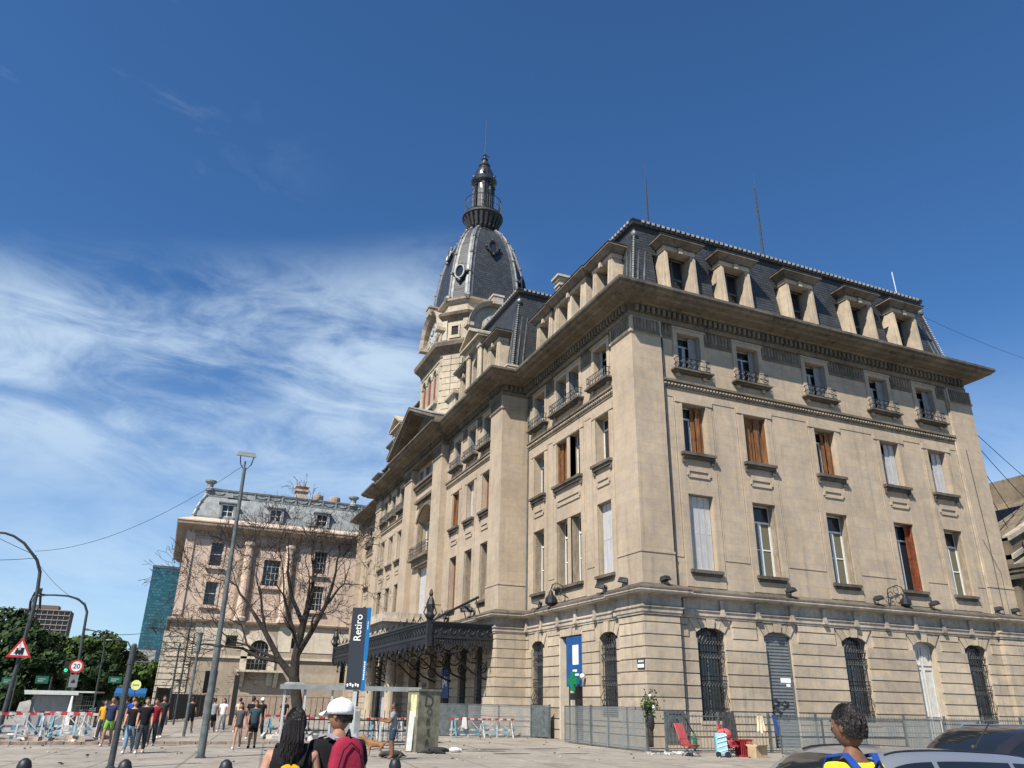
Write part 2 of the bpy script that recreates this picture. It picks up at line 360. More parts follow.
M['red_brown'] = plain('oxide_red', (0.20, 0.05, 0.035), 0.7, var=0.3)
M['white'] = plain('white_paint', (0.78, 0.78, 0.76), 0.5)
M['sign_white'] = plain('sign_white', (0.80, 0.80, 0.78), 0.45)
M['sign_red'] = plain('sign_red', (0.55, 0.03, 0.03), 0.45)
M['sign_dark'] = plain('sign_charcoal', (0.028, 0.033, 0.042), 0.4)
M['sign_blue'] = plain('sign_blue', (0.015, 0.16, 0.40), 0.4)
M['deep_blue'] = plain('deep_blue', (0.012, 0.075, 0.23), 0.45, var=0.15)
M['green'] = plain('pharmacy_green', (0.0, 0.17, 0.07), 0.5)
M['black'] = plain('black_paint', (0.012, 0.012, 0.013), 0.5)
M['concrete'] = plain('concrete', (0.33, 0.32, 0.30), 0.85, var=0.2, vscale=2.0, bump=0.3)
M['brick_face'] = stone('brick', (0.28, 0.22, 0.17), lines=True, course=0.25, bw=0.6)
# ================================================================== ground
m_, t, bs = newmat('plaza_paving'); M['paving'] = m_
bs.inputs['Roughness'].default_value = 0.85
g = N(t, 'ShaderNodeNewGeometry'); pos = g.outputs['Position']
sp = N(t, 'ShaderNodeSeparateXYZ'); L(t, pos, sp.inputs[0]); cb = N(t, 'ShaderNodeCombineXYZ'); L(t, sp.outputs[0], cb.inputs[0]); L(t, sp.outputs[1], cb.inputs[1])
mp = N(t, 'ShaderNodeMapping'); mp.inputs['Rotation'].default_value = (0, 0, 0.12); L(t, cb.outputs[0], mp.inputs[0])
br = N(t, 'ShaderNodeTexBrick'); L(t, mp.outputs[0], br.inputs['Vector']); br.offset = 0.0
br.inputs['Scale'].default_value = 1.0; br.inputs['Brick Width'].default_value = 2.2; br.inputs['Row Height'].default_value = 2.2; br.inputs['Mortar Size'].default_value = 0.045
br.inputs['Color1'].default_value = (0.25, 0.225, 0.185, 1); br.inputs['Color2'].default_value = (0.285, 0.255, 0.21, 1); br.inputs['Mortar'].default_value = (0.17, 0.155, 0.13, 1)
n1_ = noise(t, pos, .35, 6, .6, .4); n2_ = noise(t, pos, 3.0, 7, .7, .2); n3_ = noise(t, pos, 0.9, 3, .5, 1.0, off=(5, 3, 0))
v = math_(t, 'ADD', math_(t, 'MULTIPLY', ramp_(t, n1_, .3, .7), .34), math_(t, 'MULTIPLY', ramp_(t, n2_, .3, .7), .28)); v = math_(t, 'ADD', v, .68)
v = math_(t, 'MULTIPLY', v, math_(t, 'SUBTRACT', 1.0, math_(t, 'MULTIPLY', ramp_(t, n3_, .58, .70), .30)))
mx = N(t, 'ShaderNodeMixRGB'); mx.blend_type = 'MULTIPLY'; mx.inputs[0].default_value = 1; L(t, br.outputs['Color'], mx.inputs[1]); L(t, v, mx.inputs[2]); L(t, mx.outputs[0], bs.inputs['Base Color'])
bp = N(t, 'ShaderNodeBump'); bp.inputs['Strength'].default_value = .3; bp.inputs['Distance'].default_value = .02; L(t, n2_, bp.inputs['Height']); L(t, bp.outputs[0], bs.inputs['Normal'])
M['asphalt'] = plain('asphalt', (0.055, 0.055, 0.056), .9, var=.2, vscale=2, bump=.4, bscale=60)
M['earth'] = plain('distant_ground', (0.13, 0.13, 0.11), .95, var=.3, vscale=.05)
M['kerbstone'] = plain('kerbstone', (0.28, 0.22, 0.18), .9, var=.35, vscale=4)
w = MB(); w.poly([(-2500, -400, -.05), (2500, -400, -.05), (2500, 4000, -.05), (-2500, 4000, -.05)]); tag(w.build('ground', M['earth']), kind='structure')
w = MB(); w.poly([(-30, -10, 0), (60, -10, 0), (60, 108, 0), (-12, 108, 0), (-12, 60, 0), (-30, 40, 0)]); tag(w.build('plaza_pavement', M['paving']), kind='structure')
# raised walk behind a worn brick kerb, running across the middle distance
w = MB(); w.poly([(-12, 36.6, .104), (7.8, 37.9, .104), (7.8, 60, .104), (-12, 60, .104)])
tag(w.build('raised_walk', M['paving']), kind='structure')
w = MB()
for k in range(33):
    x0 = -12+k*.6; y0 = 36.3+(x0+12)*.066; w.hexa([(x0, y0, 0), (x0+.57, y0+.038, 0), (x0+.57, y0+.34, 0), (x0, y0+.30, 0)], [(x0, y0, .108+.01*(k % 3)), (x0+.57, y0+.038, .108+.01*(k % 3)), (x0+.57, y0+.34, .108+.01*(k % 3)), (x0, y0+.30, .108+.01*(k % 3))])
tag(w.build('kerb', M['kerbstone']), kind='structure')
w = MB(); w.poly([(3.2, 1, .004), (60, 1, .004), (60, 16, .004), (9.5, 16, .004)]); tag(w.build('street', M['asphalt']), kind='structure')
w = MB()
for x, y, a_, b_ in ((13.4, 33.2, .9, .35), (13.0, 30.2, .8, .3), (15.8, 33.4, .9, .3), (12.6, 31.9, .9, .3), (15.6, 30.0, .7, .25)): w.hexa([(x+a_*math.cos(k*.524), y+b_*math.sin(k*.524), .003) for k in range(12)], [(x+a_*math.cos(k*.524), y+b_*math.sin(k*.524), .006) for k in range(12)])
tag(w.build('pavement_patch', M['asphalt']), kind='structure')
# ================================================================== the station building
YC = 66.2
ST = thing('station_building', 'long sand coloured station with slate mansard roof, dormers and a domed clock tower', 'building', (0, 0, 0))
FRt = FR((0, 33.3), (1, 0), (0, -1)); FLw = FR((21.35, 0), (0, 1), (-1, 0)); FPv = FR((19.6, 0), (0, 1), (-1, 0)); FPs = FR((0, 47.6), (1, 0), (0, -1))
RC = [25.15, 29.4, 34.7, 40.0, 44.2]
F2z, F1z, F3z = (14.68, 17.57), (8.38, 12.38), (19.62, 22.0)
def mir(y): return 2*YC-y
def mops(ops): return [(mir(b_), mir(a_), c_, e_) for a_, b_, c_, e_ in ops]
up_r = [(x-.8, x+.8, z0, z1) for x in RC for z0, z1 in (F1z, F2z, F3z)]
Lsing = [(36.15, 37.73), (44.8, 46.42)]; Ldoub = [(39.7, 41.1), (41.5, 42.95)]
up_l = [(a_, b_, z0, z1) for a_, b_ in Lsing+Ldoub for z0, z1 in (F1z, F2z, F3z)]
Pw = [(50.27, 51.85), (53.58, 55.16), (56.99, 58.57)]
up_p = [(a_, b_, z0, z1) for a_, b_ in Pw for z0, z1 in (F1z, F2z, F3z)]
# ---- upper walls
mb = MB()
wall(mb, FRt, 21.2, 48.5, 7.3, 22.6, up_r)
wall(mb, FLw, 33.2, 47.6, 7.3, 22.6, up_l)
wall(mb, FLw, mir(47.6), mir(33.2), 7.3, 22.6, mops(up_l))
FPs.box(mb, 19.65, 24, 0, 24.0, -0.5, 0.0)
arch_op = (63.75, 68.65, 13.75, 17.4); top_op = [(63.3, 64.7, 20.9, 22.1), (65.4, 67.0, 20.9, 22.1), (67.7, 69.1, 20.9, 22.1)]
mid_op = (64.9, 67.5, 8.3, 12.9)
wall(mb, FPv, 47.6, 62.8, 7.3, 22.6, up_p)
wall(mb, FPv, 69.6, 84.8, 7.3, 22.6, mops(up_p))
wall(mb, FPv, 62.8, 69.6, 7.3, 22.6, [(63.75, 68.65, 13.75, 18.4), mid_op]+top_op, dep=1.0)
archfill(mb, FPv, 63.75, 68.65, 17.2, 18.38, 18.42, -1.0, 0.0, 14)
FR((0, 84.8), (1, 0), (0, 1)).box(mb, 19.65, 24, 0, 24.0, -0.5, 0.0)
mb.box(48.2, 48.5, 33.35, 99, 0, 24)           # far end wall
mb.box(20.5, 48.5, 99.0, 99.4, 0, 24)
mb.build('upper_wall', M['stucco'], ST)
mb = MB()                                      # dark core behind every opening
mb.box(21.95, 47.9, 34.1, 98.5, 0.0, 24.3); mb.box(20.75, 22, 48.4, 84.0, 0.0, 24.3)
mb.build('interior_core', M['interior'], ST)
# ---- ground floor
J = [0.0, 0.5, 1.06]+[1.63+.567*k for k in range(8)]+[5.95]
g_r = []
for i, x in enumerate(RC):
    g_r.append((x-.87, x+.87, 1.2 if i in (0, 2, 4) else 0.0, 5.3, 5.56))
g_l = [(36.15, 38.0, 1.25, 5.15, 5.45), (44.95, 46.75, 1.25, 5.2, 5.5)]
door_l = (39.9, 42.7, 0.0, 5.5)
g_p = [(50.1, 51.85, 0.0, 5.2, 5.5), (53.55, 55.2, 0.0, 5.2, 5.5), (57.0, 58.9, 0.0, 5.2, 5.5)]
def mg(ops): return [(mir(b_), mir(a_), c_, e_, h) for a_, b_, c_, e_, h in ops]
def ground(F, u0, u1, arches, rects, name):
    w = MB(); ops = [(a_, b_, c_, h) for a_, b_, c_, s_, h in arches]+list(rects)
    wall(w, F, u0, u1, 0, 7.4, ops, d=-0.06, dep=0.55)
    for a_, b_, c_, s_, h in arches: archfill(w, F, a_, b_, s_, h, h+.01, -.6, -.06)
    for j in range(len(J)-1):
        z0, z1 = J[j]+.03, J[j+1]-.03
        gaps = []
        for a_, b_, c_, s_, h in arches:
            if z1 < c_: continue
            gaps.append((a_-.5, b_+.5) if z1 > 5.1 else (a_, b_))
        for a_, b_, c_, e_ in rects:
            if z0 < e_: gaps.append((a_, b_))
            else: gaps.append((a_-.02, b_+.02))
        gaps.sort(); cur = u0
        for g0, g1 in gaps+[(u1, u1)]:
            if g0-cur > .05: F.box(w, cur, g0, z0, z1, -.06, 0.035)
            cur = max(cur, g1)
    for a_, b_, c_, s_, h in arches:
        A = arcpts(a_, b_, s_, h, 5); zt = 5.93
        for k in range(5):
            (ua, za), (ub, zb) = A[k], A[k+1]
            ta = a_-.45+(b_-a_+.9)*k/5; tb = a_-.45+(b_-a_+.9)*(k+1)/5; e = .02
            dd = .10 if k == 2 else .0
            if k == 2: za -= .05; zb -= .05
            w.hexa([F.p(ua+e, za, -.06), F.p(ub-e, zb, -.06), F.p(ub-e, zb, dd), F.p(ua+e, za, dd)],
                   [F.p(ta+e, zt, -.06), F.p(tb-e, zt, -.06), F.p(tb-e, zt, dd), F.p(ta+e, zt, dd)])
        if c_ > .5: F.box(w, a_-.12, b_+.12, c_-.16, c_-.002, -.3, .07)
    for a_, b_, c_, e_ in rects:
        n = 9
        for k in range(n):
            ta = a_-.35+(b_-a_+.7)*k/n; tb = a_-.35+(b_-a_+.7)*(k+1)/n; ua = a_+(b_-a_)*k/n; ub = a_+(b_-a_)*(k+1)/n
            w.hexa([F.p(ua+.02, e_, -.06), F.p(ub-.02, e_, -.06), F.p(ub-.02, e_, 0.0 if k != 4 else .05), F.p(ua+.02, e_, 0.0 if k != 4 else .05)],
                   [F.p(ta+.02, 5.93, -.06), F.p(tb-.02, 5.93, -.06), F.p(tb-.02, 5.93, 0.0 if k != 4 else .05), F.p(ta+.02, 5.93, 0.0 if k != 4 else .05)])
    return w.build(name, M['rustic'], ST)
ground(FRt, 23.17, 46.28, g_r, [], 'ground_floor_wall')
ground(FLw, 35.42, 47.58, g_l, [door_l], 'ground_floor_wall')
FPg = FR((19.5, 0), (0, 1), (-1, 0))
ground(FPg, 49.82, 60.28, g_p, [], 'ground_floor_wall')
ground(FPg, 62.9, 69.5, [], [(64.6, 67.8, 0, 5.2)], 'ground_floor_wall')
ground(FPg, mir(60.28), mir(49.82), mg(g_p), [], 'ground_floor_wall')
ground(FLw, mir(47.58), mir(35.42), mg(g_l), [], 'ground_floor_wall')
def gpier(x0, x1, y0, y1, name='ground_floor_pier'):
    w = MB(); w.box(x0+.07, x1-.0, y0+.07, y1, 0, 7.2)
    for j in range(len(J)-1): w.box(x0, x1, y0, y1, J[j]+.025, J[j+1]-.025)
    w.box(x0-.06, x1+.06, y0-.06, y1+.06, 6.02, 6.34)
    return w.build(name, M['rustic'], ST, bevel=.015)
gpier(21.05, 23.15, 33.0, 35.4); gpier(46.3, 48.52, 33.0, 35.4)
gpier(19.2, 21.4, 47.58, 49.8); gpier(18.9, 21, 60.3, 62.9); gpier(18.9, 21, 69.5, 72.1); gpier(19.2, 21.4, mir(49.8), mir(47.58))
gpier(21.05, 23.15, mir(35.4), mir(33.0))
# side of the pavilion, ground floor, in courses
w = MB()
for j in range(len(J)-1): w.box(19.3, 21.4, 47.54, 47.6, J[j]+.025, J[j+1]-.025)
w.build('ground_floor_return', M['rustic'], ST)
# ---- entablature over the ground floor
gp = [(48.52, 60), (48.52, 33.0), (46.3, 33.0), (46.3, 33.3), (23.15, 33.3), (23.15, 33.0), (21.05, 33.0), (21.05, 35.4), (21.35, 35.4), (21.35, 47.6),
      (19.2, 47.6), (19.2, 49.8), (19.5, 49.8), (19.5, 60.3), (18.9, 60.3), (18.9, 72.1), (19.5, 72.1), (19.5, 82.6), (19.2, 82.6), (19.2, 84.8), (21.35, 84.8), (21.35, 97), (21.05, 97), (21.05, 99.4)]
w = MB(); w.sweep(gp, [(-.4, 5.96), (.05, 5.96), (.06, 6.06), (.1, 6.08), (.1, 6.24), (.16, 6.3), (.16, 6.36), (.07, 6.40), (.07, 6.86), (.16, 6.9), (.46, 6.95), (.48, 7.0), (.52, 7.04), (.52, 7.10), (.40, 7.12)], side=-1, caps=False)
topw = MB(); topw.sweep(gp, [(.40, 7.10), (.50, 7.13), (.50, 7.22), (.3, 7.3), (.02, 7.46), (-.4, 7.47)], side=-1, caps=False)
for F, u0, u1 in ((FRt, 23.6, 46.2), (FLw, 35.9, 47.3), (FPg, 50.2, 60.0)):
    n = int((u1-u0)/2.1)
    for k in range(n+1):
        u = u0+(u1-u0)*k/n
        F.box(w, u-.12, u+.12, 6.2, 6.88, .05, .2); F.box(w, u-.14, u+.14, 6.08, 6.26, .05, .24)
lc = w.build('lower_cornice', M['ledge'], ST); topw.build('lead_weathering', M['grime_shade'], lc)
# ---- upper piers and pilasters
w = MB()
def pier(x0, x1, y0, y1):
    w = MB()
    w.box(x0, x1, y0, y1, 7.3, 22.4)
    w.box(x0-.035, x1+.03, y0-.035, y1+.03, 7.36, 9.0)
    w.box(x0-.07, x1+.03, y0-.07, y1+.05, 9.0, 9.12)
    w.box(x0-.08, x1+.05, y0-.08, y1+.08, 21.38, 21.52); w.box(x0-.04, x1+.03, y0-.04, y1+.04, 21.52, 22.4)
    w.build('corner_pier' if x0 > 19.1 else 'pilaster', M['stucco'], ST, bevel=.012)
pier(21.17, 23.15, 33.13, 35.4); pier(46.3, 48.5, 33.13, 35.4)
pier(19.3, 21.4, 47.58, 49.8); pier(19.0, 21.4, 60.4, 62.85); pier(19.0, 21.4, 69.55, 72.0); pier(19.3, 21.4, mir(49.8), mir(47.58)); pier(21.17, 23.15, 97, 99.4)
# fluted frieze blocks
w = MB()
def flutes(F, u0, u1, z0, z1, d, step=.2):
    w = MB()
    n = max(1, int((u1-u0)/step)); s_ = (u1-u0)/n
    for k in range(n): F.box(w, u0+k*s_+s_*.2, u0+k*s_+s_*.8, z0, z1, d, d+.05)
    F.box(w, u0, u1, z0-.25, z0-.13, d, d+.05); F.box(w, u0, u1, z0-.1, z1+.05, d, d+.012); w.build('fluted_panel', M['corn_dark'], ST)  # cornice shade and dirt are both put into the panel colour
FPr = FR((0, 33.13), (1, 0), (0, -1)); FPl = FR((21.17, 0), (0, 1), (-1, 0))
flutes(FPr, 21.3, 23.05, 21.65, 22.3, .04); flutes(FPl, 33.3, 35.3, 21.65, 22.3, .04)
flutes(FR((19.3, 0), (0, 1), (-1, 0)), 47.7, 49.7, 21.65, 22.3, .04); flutes(FPs, 19.4, 21.1, 21.65, 22.3, .0)
flutes(FPr, 46.4, 48.4, 21.65, 22.3, .04)
for c_ in ((60.5, 62.75), (69.65, 71.9)): flutes(FR((19.0, 0), (0, 1), (-1, 0)), c_[0], c_[1], 21.65, 22.3, .04)
w = MB()
def between(F, cs, u0, u1, hw=1.15):
    ed = [u0]+[e for c_ in cs for e in (c_-hw, c_+hw)]+[u1]
    for i in range(0, len(ed), 2):
        if ed[i+1]-ed[i] > .3:
            flutes(F, ed[i], ed[i+1], 21.75, 22.4, .0, .22)
between(FRt, RC, 23.2, 46.2); between(FLw, [36.95, 40.4, 42.2, 45.6], 35.45, 47.5, .95); between(FPv, [51.06, 54.37, 57.78], 49.9, 60.3, 1.1)
between(FPv, [mir(v) for v in (57.78, 54.37, 51.06)], 72.1, 82.5, 1.1)
# ---- main cornice
mp_ = [(48.05, 60), (48.05, 33.2), (21.17, 33.2), (21.17, 47.6), (19.3, 47.6), (19.3, 49.9), (19.6, 49.9), (19.6, 60.3), (19.0, 60.3), (19.0, 72.1), (19.6, 72.1),
       (19.6, 82.5), (19.3, 82.5), (19.3, 84.8), (21.17, 84.8), (21.17, 99.4), (22.5, 99.4)]
w = MB(); w.sweep(mp_, [(-.5, 22.4), (.10, 22.4), (.14, 22.62), (.08, 22.66), (.08, 23.10), (.40, 23.14), (.46, 23.22), (1.02, 23.28), (1.08, 23.42), (1.36, 23.46), (1.48, 23.60)], side=-1)
lip = MB(); lip.sweep(mp_, [(1.47, 23.585), (1.56, 23.63), (1.6, 23.70), (1.6, 23.86), (1.3, 23.95), (.4, 24.2), (-.6, 24.35)], side=-1, caps=False)
P = mp_[1:-1]
for i in range(len(P)-1):
    p, q = Vector(P[i]), Vector(P[i+1]); d = q-p; ln = d.length; d.normalize(); nn = Vector((d.y, -d.x))*-1
    F = FR(p, d, nn); k = .16
    while k < ln-.1 and ln > 1.2:
        F.box(w, k, k+.18, 22.72, 23.08, .08, .33); k += .36
mc = w.build('main_cornice', M['corn'], ST); lip.build('gutter_lip', M['grime_shade'], mc)
w = MB()     # blocking course
w.sweep([(48.4, 60), (48.4, 33.75), (21.75, 33.75), (21.75, 47.9), (19.95, 47.9), (19.95, 84.5), (21.75, 84.5), (21.75, 99)], [(-.4, 24.1), (0, 24.1), (0, 24.5), (.08, 24.52), (.08, 24.62), (-.4, 24.66)], side=-1)
w.build('blocking_course', M['ledge'], ST)
# ---- string course with beads
for F, u0, u1 in ((FRt, 23.2, 46.25), (FLw, 35.45, 47.5), (FPv, 49.85, 60.35), (FPv, 72.05, 82.55), (FLw, 84.9, 96.95)):
    w = MB(); bd = MB(); F.box(w, u0, u1, 18.78, 18.92, 0, .20); F.box(w, u0, u1, 18.52, 18.78, 0, .09); F.box(w, u0, u1, 18.40, 18.52, 0, .05)
    k = u0+.05
    while k < u1-.1: F.box(bd, k, k+.11, 18.60, 18.69, .09, .15); k += .22
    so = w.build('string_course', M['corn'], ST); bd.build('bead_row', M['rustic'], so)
# ---- trims round the windows
tr = MB(); lg = MB()
def flush():
    global tr, lg
    if tr.v: tr.build('window_surround', M['stucco'], ST)
    if lg.v: lg.build('window_sill', M['grime_shade'], ST)
    tr = MB(); lg = MB()
def ring(F, u0, u1, z0, z1, t_, d0, d1, mbb=None, bot=True):
    mbb = mbb or tr
    F.box(mbb, u0-t_, u0, z0-(t_ if bot else 0), z1+t_, d0, d1); F.box(mbb, u1, u1+t_, z0-(t_ if bot else 0), z1+t_, d0, d1)
    F.box(mbb, u0+.001, u1-.001, z1, z1+t_, d0, d1)
    if bot: F.box(mbb, u0+.001, u1-.001, z0-t_, z0, d0, d1)
def column(F, u0, u1):
    # slightly raised strip carrying both lower windows
    for (za, zb) in ((7.5, 8.1), (12.45, 14.4)): F.box(tr, u0-.02, u1+.02, za, zb, 0, .035)
    F.box(tr, u0-.42, u0-.02, 7.5, 17.62, 0, .05); F.box(tr, u1+.02, u1+.42, 7.5, 17.62, 0, .05); F.box(tr, u0-.46, u1+.46, 17.62, 17.98, 0, .10)
    ring(F, u0-.0, u1+.0, F2z[0]+.02, F2z[1], .16, .035, .07, bot=False); ring(F, u0, u1, F1z[0]+.02, F1z[1], .14, .035, .065, bot=False)
    F.box(lg, u0-.3, u1+.3, 14.52, 14.68, 0, .32); F.box(lg, u0-.24, u1+.24, 14.34, 14.52, 0, .22); F.box(lg, u0-.25, u0-.05, 14.1, 14.38, .03, .16); F.box(lg, u1+.05, u1+.25, 14.1, 14.38, .03, .16)
    lg.build('window_sill', M['grime_shade'], ST); lg.__init__()
    F.box(lg, u0-.2, u1+.2, 8.2, 8.36, 0, .24); F.box(lg, u0-.14, u1+.14, 8.06, 8.2, 0, .14)
    # small framed tablet
    ring(F, u0+.18, u1-.18, 13.38, 13.66, .07, .035, .10); F.box(tr, u0+.02, u0+.12, 13.42, 13.62, .035, .12); F.box(tr, u1-.12, u1-.02, 13.42, 13.62, .035, .12)
def column3(F, u0, u1, hw=.55):
    ring(F, u0, u1, F3z[0], F3z[1], .30, 0, .07, bot=False); F.box(tr, u0-.36, u1+.36, 22.26, 22.38, 0, .12)
    F.box(lg, u0-hw, u1+hw, 19.50, 19.6, 0, .46); F.box(lg, u0-hw+.08, u1+hw-.08, 19.40, 19.50, 0, .32)
    for uu in (u0-.25, u1+.0): F.box(tr, uu, uu+.25, 19.2, 19.40, 0, .14)
sets = [(FRt, [(x-.8, x+.8) for x in RC]), (FLw, Lsing+[(39.7, 42.95)]), (FPv, Pw), (FPv, [(mir(b_), mir(a_)) for a_, b_ in Pw]), (FLw, [(mir(b_), mir(a_)) for a_, b_ in Lsing+[(39.7, 42.95)]])]
for F, lst in sets:
    for a_, b_ in lst: column(F, a_, b_); flush(); column3(F, a_, b_); flush()
# tall sunk outlines between the columns (thin raised fillets)
def fillet(F, u0, u1, z0, z1):
    m_ = MB(); ring(F, u0, u1, z0, z1, .035, 0, .03, m_); m_.build('wall_fillet', M['stucco'], ST)
for a_, b_ in zip(RC, RC[1:]): fillet(FRt, a_+1.35, b_-1.35, 9.0, 17.9)
fillet(FRt, 23.3, RC[0]-1.35, 9.0, 17.9); fillet(FRt, RC[-1]+1.35, 46.1, 9.0, 17.9)
for a_, b_ in ((38.3, 39.1), (43.5, 44.2)): fillet(FLw, a_, b_, 9.0, 17.9)

# ---- windows
def winset(F, u0, u1, z0, z1, style, flip=False, d=-.52, parent=None):
    parent = parent or ST
    fw = MB(); W = 0.075
    fm = M['greyframe'] if style in ('f3', 'f3b') else M['whiteframe']
    zt = z0+(z1-z0)*.76; um = (u0+u1)/2
    def fl(a_, b_): return (a_, b_) if not flip else (u0+u1-b_, u0+u1-a_)
    if style == 'bare': fm = M['iron']
    F.box(fw, u0, u0+W, z0, z1, d-.06, d); F.box(fw, u1-W, u1, z0, z1, d-.06, d)
    F.box(fw, u0+W, u1-W, z1-W, z1, d-.06, d); F.box(fw, u0+W, u1-W, z0, z0+W, d-.06, d)
    F.box(fw, u0+W, u1-W, zt-.05, zt+.05, d-.07, d+.02); F.box(fw, um-.055, um+.055, z0+W, zt-.05, d-.06, d+.015)
    if style in ('case', 'f3', 'pale2'):
        for a_, b_ in ((u0+W, um-.055), (um+.055, u1-W)):
            F.box(fw, a_, a_+.05, z0+W, zt-.05, d-.04, d+.005); F.box(fw, b_-.05, b_, z0+W, zt-.05, d-.04, d+.005)
            F.box(fw, a_+.05, b_-.05, (z0+zt)/2-.03, (z0+zt)/2+.03, d-.04, d+.004)
    wo_ = fw.build('window', fm, parent)
    pn = MB()
    F.quad(pn, u0+.03, u1-.03, zt, z1-.03, d-.03)
    pn.build('pane', M['glass'], wo_)
    pn = MB(); F.quad(pn, u0+.03, u1-.03, z0+.03, zt, d-.03)
    pn.build('pane', M['glass_olive'] if style in ('case', 'pale2') else M['glass'], wo_)
    def leaf(a_, b_, mat, zz0=z0+.02, zz1=z1-.03, d0=-.38, n=2, ang=0):
        s_ = MB(); wd = (b_-a_)/n
        for k in range(n):
            x0, x1 = a_+k*wd+.008, a_+(k+1)*wd-.008; dz = (.05 if k % 2 else 0)*ang
            F.box(s_, x0, x1, zz0, zz1, d0-.02+dz, d0+.015+dz)
            F.box(s_, x0, x0+.035, zz0, zz1, d0+.015+dz, d0+.03+dz); F.box(s_, x1-.035, x1, zz0, zz1, d0+.015+dz, d0+.03+dz)
            F.box(s_, x0+.035, x1-.035, (zz0+zz1)/2-.04, (zz0+zz1)/2+.04, d0+.015+dz, d0+.029+dz)
        s_.build('shutter', M[mat], wo_)
    def folded(side, mat):      # leaves folded flat against a reveal
        s_ = MB()
        uu = u1-.02 if side == 'r' else u0+.02; q = -1 if side == 'r' else 1
        for k in range(3): F.box(s_, *sorted((uu, uu+q*.035)), z0+.02, z1-.04, -.46+k*.14, -.33+k*.14); uu += q*.012
        s_.build('shutter', M[mat], wo_)
    if style == 'shut_white': leaf(u0+.03, u1-.03, 'sh_white', d0=-.3, n=4)
    elif style == 'orange': leaf(u0+.03, u1-.35 if not flip else u1-.03, 'sh_orange', n=4, ang=1.8); folded('r', 'sh_orange')
    elif style == 'half': leaf(*fl(um, u1-.02), 'sh_orange', n=3, ang=2.2)
    elif style == 'halfred': leaf(*fl(um, u1-.02), 'sh_red', n=2, ang=1)
    elif style == 'pale': leaf(u0+.05, u0+.5, 'sh_pale', n=1); leaf(um-.05, u1-.08, 'sh_white', n=2, ang=1)
    elif style == 'case': folded('r', 'sh_pale')
    elif style == 'casered': folded('r', 'sh_red'); leaf(u1-.4, u1-.05, 'sh_red', n=1, d0=-.33)
    elif style == 'f3': leaf(*fl(u1-.62, u1-.06), 'sh_grey', n=1, d0=-.3); folded('r', 'sh_grey')
    elif style == 'f3b': leaf(u0+.02, u0+.30, 'sh_grey', n=1, d0=-.3); leaf(u1-.42, u1-.04, 'sh_grey', n=1, d0=-.34)
    elif style == 'red': leaf(u0+.03, u1-.03, 'sh_red', n=3)
    return wo_
for x, s1, s2, s3 in zip(RC, ('shut_white', 'case', 'case', 'casered', 'case'), ('half', 'orange', 'half', 'pale', 'pale'), ('f3', 'f3b', 'f3', 'f3', 'f3')):
    winset(FRt, x-.8, x+.8, *F1z, s1); winset(FRt, x-.8, x+.8, *F2z, s2); winset(FRt, x-.8, x+.8, *F3z, s3)
ls = {0: ('shut_white', 'half', 'f3b'), 1: ('case', 'half', 'f3'), 2: ('case', 'orange', 'f3'), 3: ('case', 'half', 'f3')}
for (a_, b_), k in zip(Lsing+Ldoub, (0, 1, 3, 2)):
    for zz, st_ in zip((F1z, F2z, F3z), ls[k]): winset(FLw, a_, b_, *zz, st_, flip=True)
for i, (a_, b_) in enumerate(Pw):
    for zz, st_ in zip((F1z, F2z, F3z), (('case', 'red', 'f3'), ('case', 'pale', 'f3'), ('red', 'orange', 'f3'))[i]): winset(FPv, a_, b_, *zz, st_, flip=True)
    for zz, st_ in zip((F1z, F2z, F3z), ('case', 'pale', 'f3')): winset(FPv, mir(b_), mir(a_), *zz, st_, flip=True)
for a_, b_ in Lsing+Ldoub:
    for zz, st_ in zip((F1z, F2z, F3z), ('case', 'pale', 'f3')): winset(FLw, mir(b_), mir(a_), *zz, st_, flip=True)
w = MB()      # mullion piers of the paired windows
for F, a_, b_ in ((FLw, 41.1, 41.5), (FLw, mir(41.5), mir(41.1))):
    for zz in (F1z, F2z, F3z): w = MB(); F.box(w, a_, b_, zz[0], zz[1], -.4, .04); w.build('mullion', M['stucco'], ST)
# central bay
w = MB()
A = arcpts(63.75, 68.65, 17.2, 18.38, 14); B = arcpts(63.35, 69.05, 17.2, 18.85, 14)
for k in range(14): w.hexa([FPv.p(*A[k], 0), FPv.p(*A[k+1], 0), FPv.p(*A[k+1], .12), FPv.p(*A[k], .12)], [FPv.p(*B[k], 0), FPv.p(*B[k+1], 0), FPv.p(*B[k+1], .12), FPv.p(*B[k], .12)])
FPv.box(w, 63.3, 69.1, 18.95, 19.2, 0, .35); FPv.box(w, 63.5, 68.9, 19.2, 19.35, 0, .2)
FPv.box(w, 62.9, 69.5, 20.55, 20.8, 0, .45); FPv.box(w, 63.0, 69.4, 20.3, 20.55, 0, .3)
FPv.box(w, 63.4, 69.0, 13.5, 13.74, 0, .7); FPv.box(w, 63.7, 68.7, 12.95, 13.5, -.2, .35)
w.build('arch_surround', M['corn'], ST)
winset(FPv, 63.75, 68.65, 13.75, 18.35, 'case', d=-.9); winset(FPv, 64.9, 67.5, 8.3, 12.85, 'shut_white', d=-.7)
for a_, b_, c_, e_ in top_op: winset(FPv, a_, b_, c_, e_, 'f3', d=-.6)
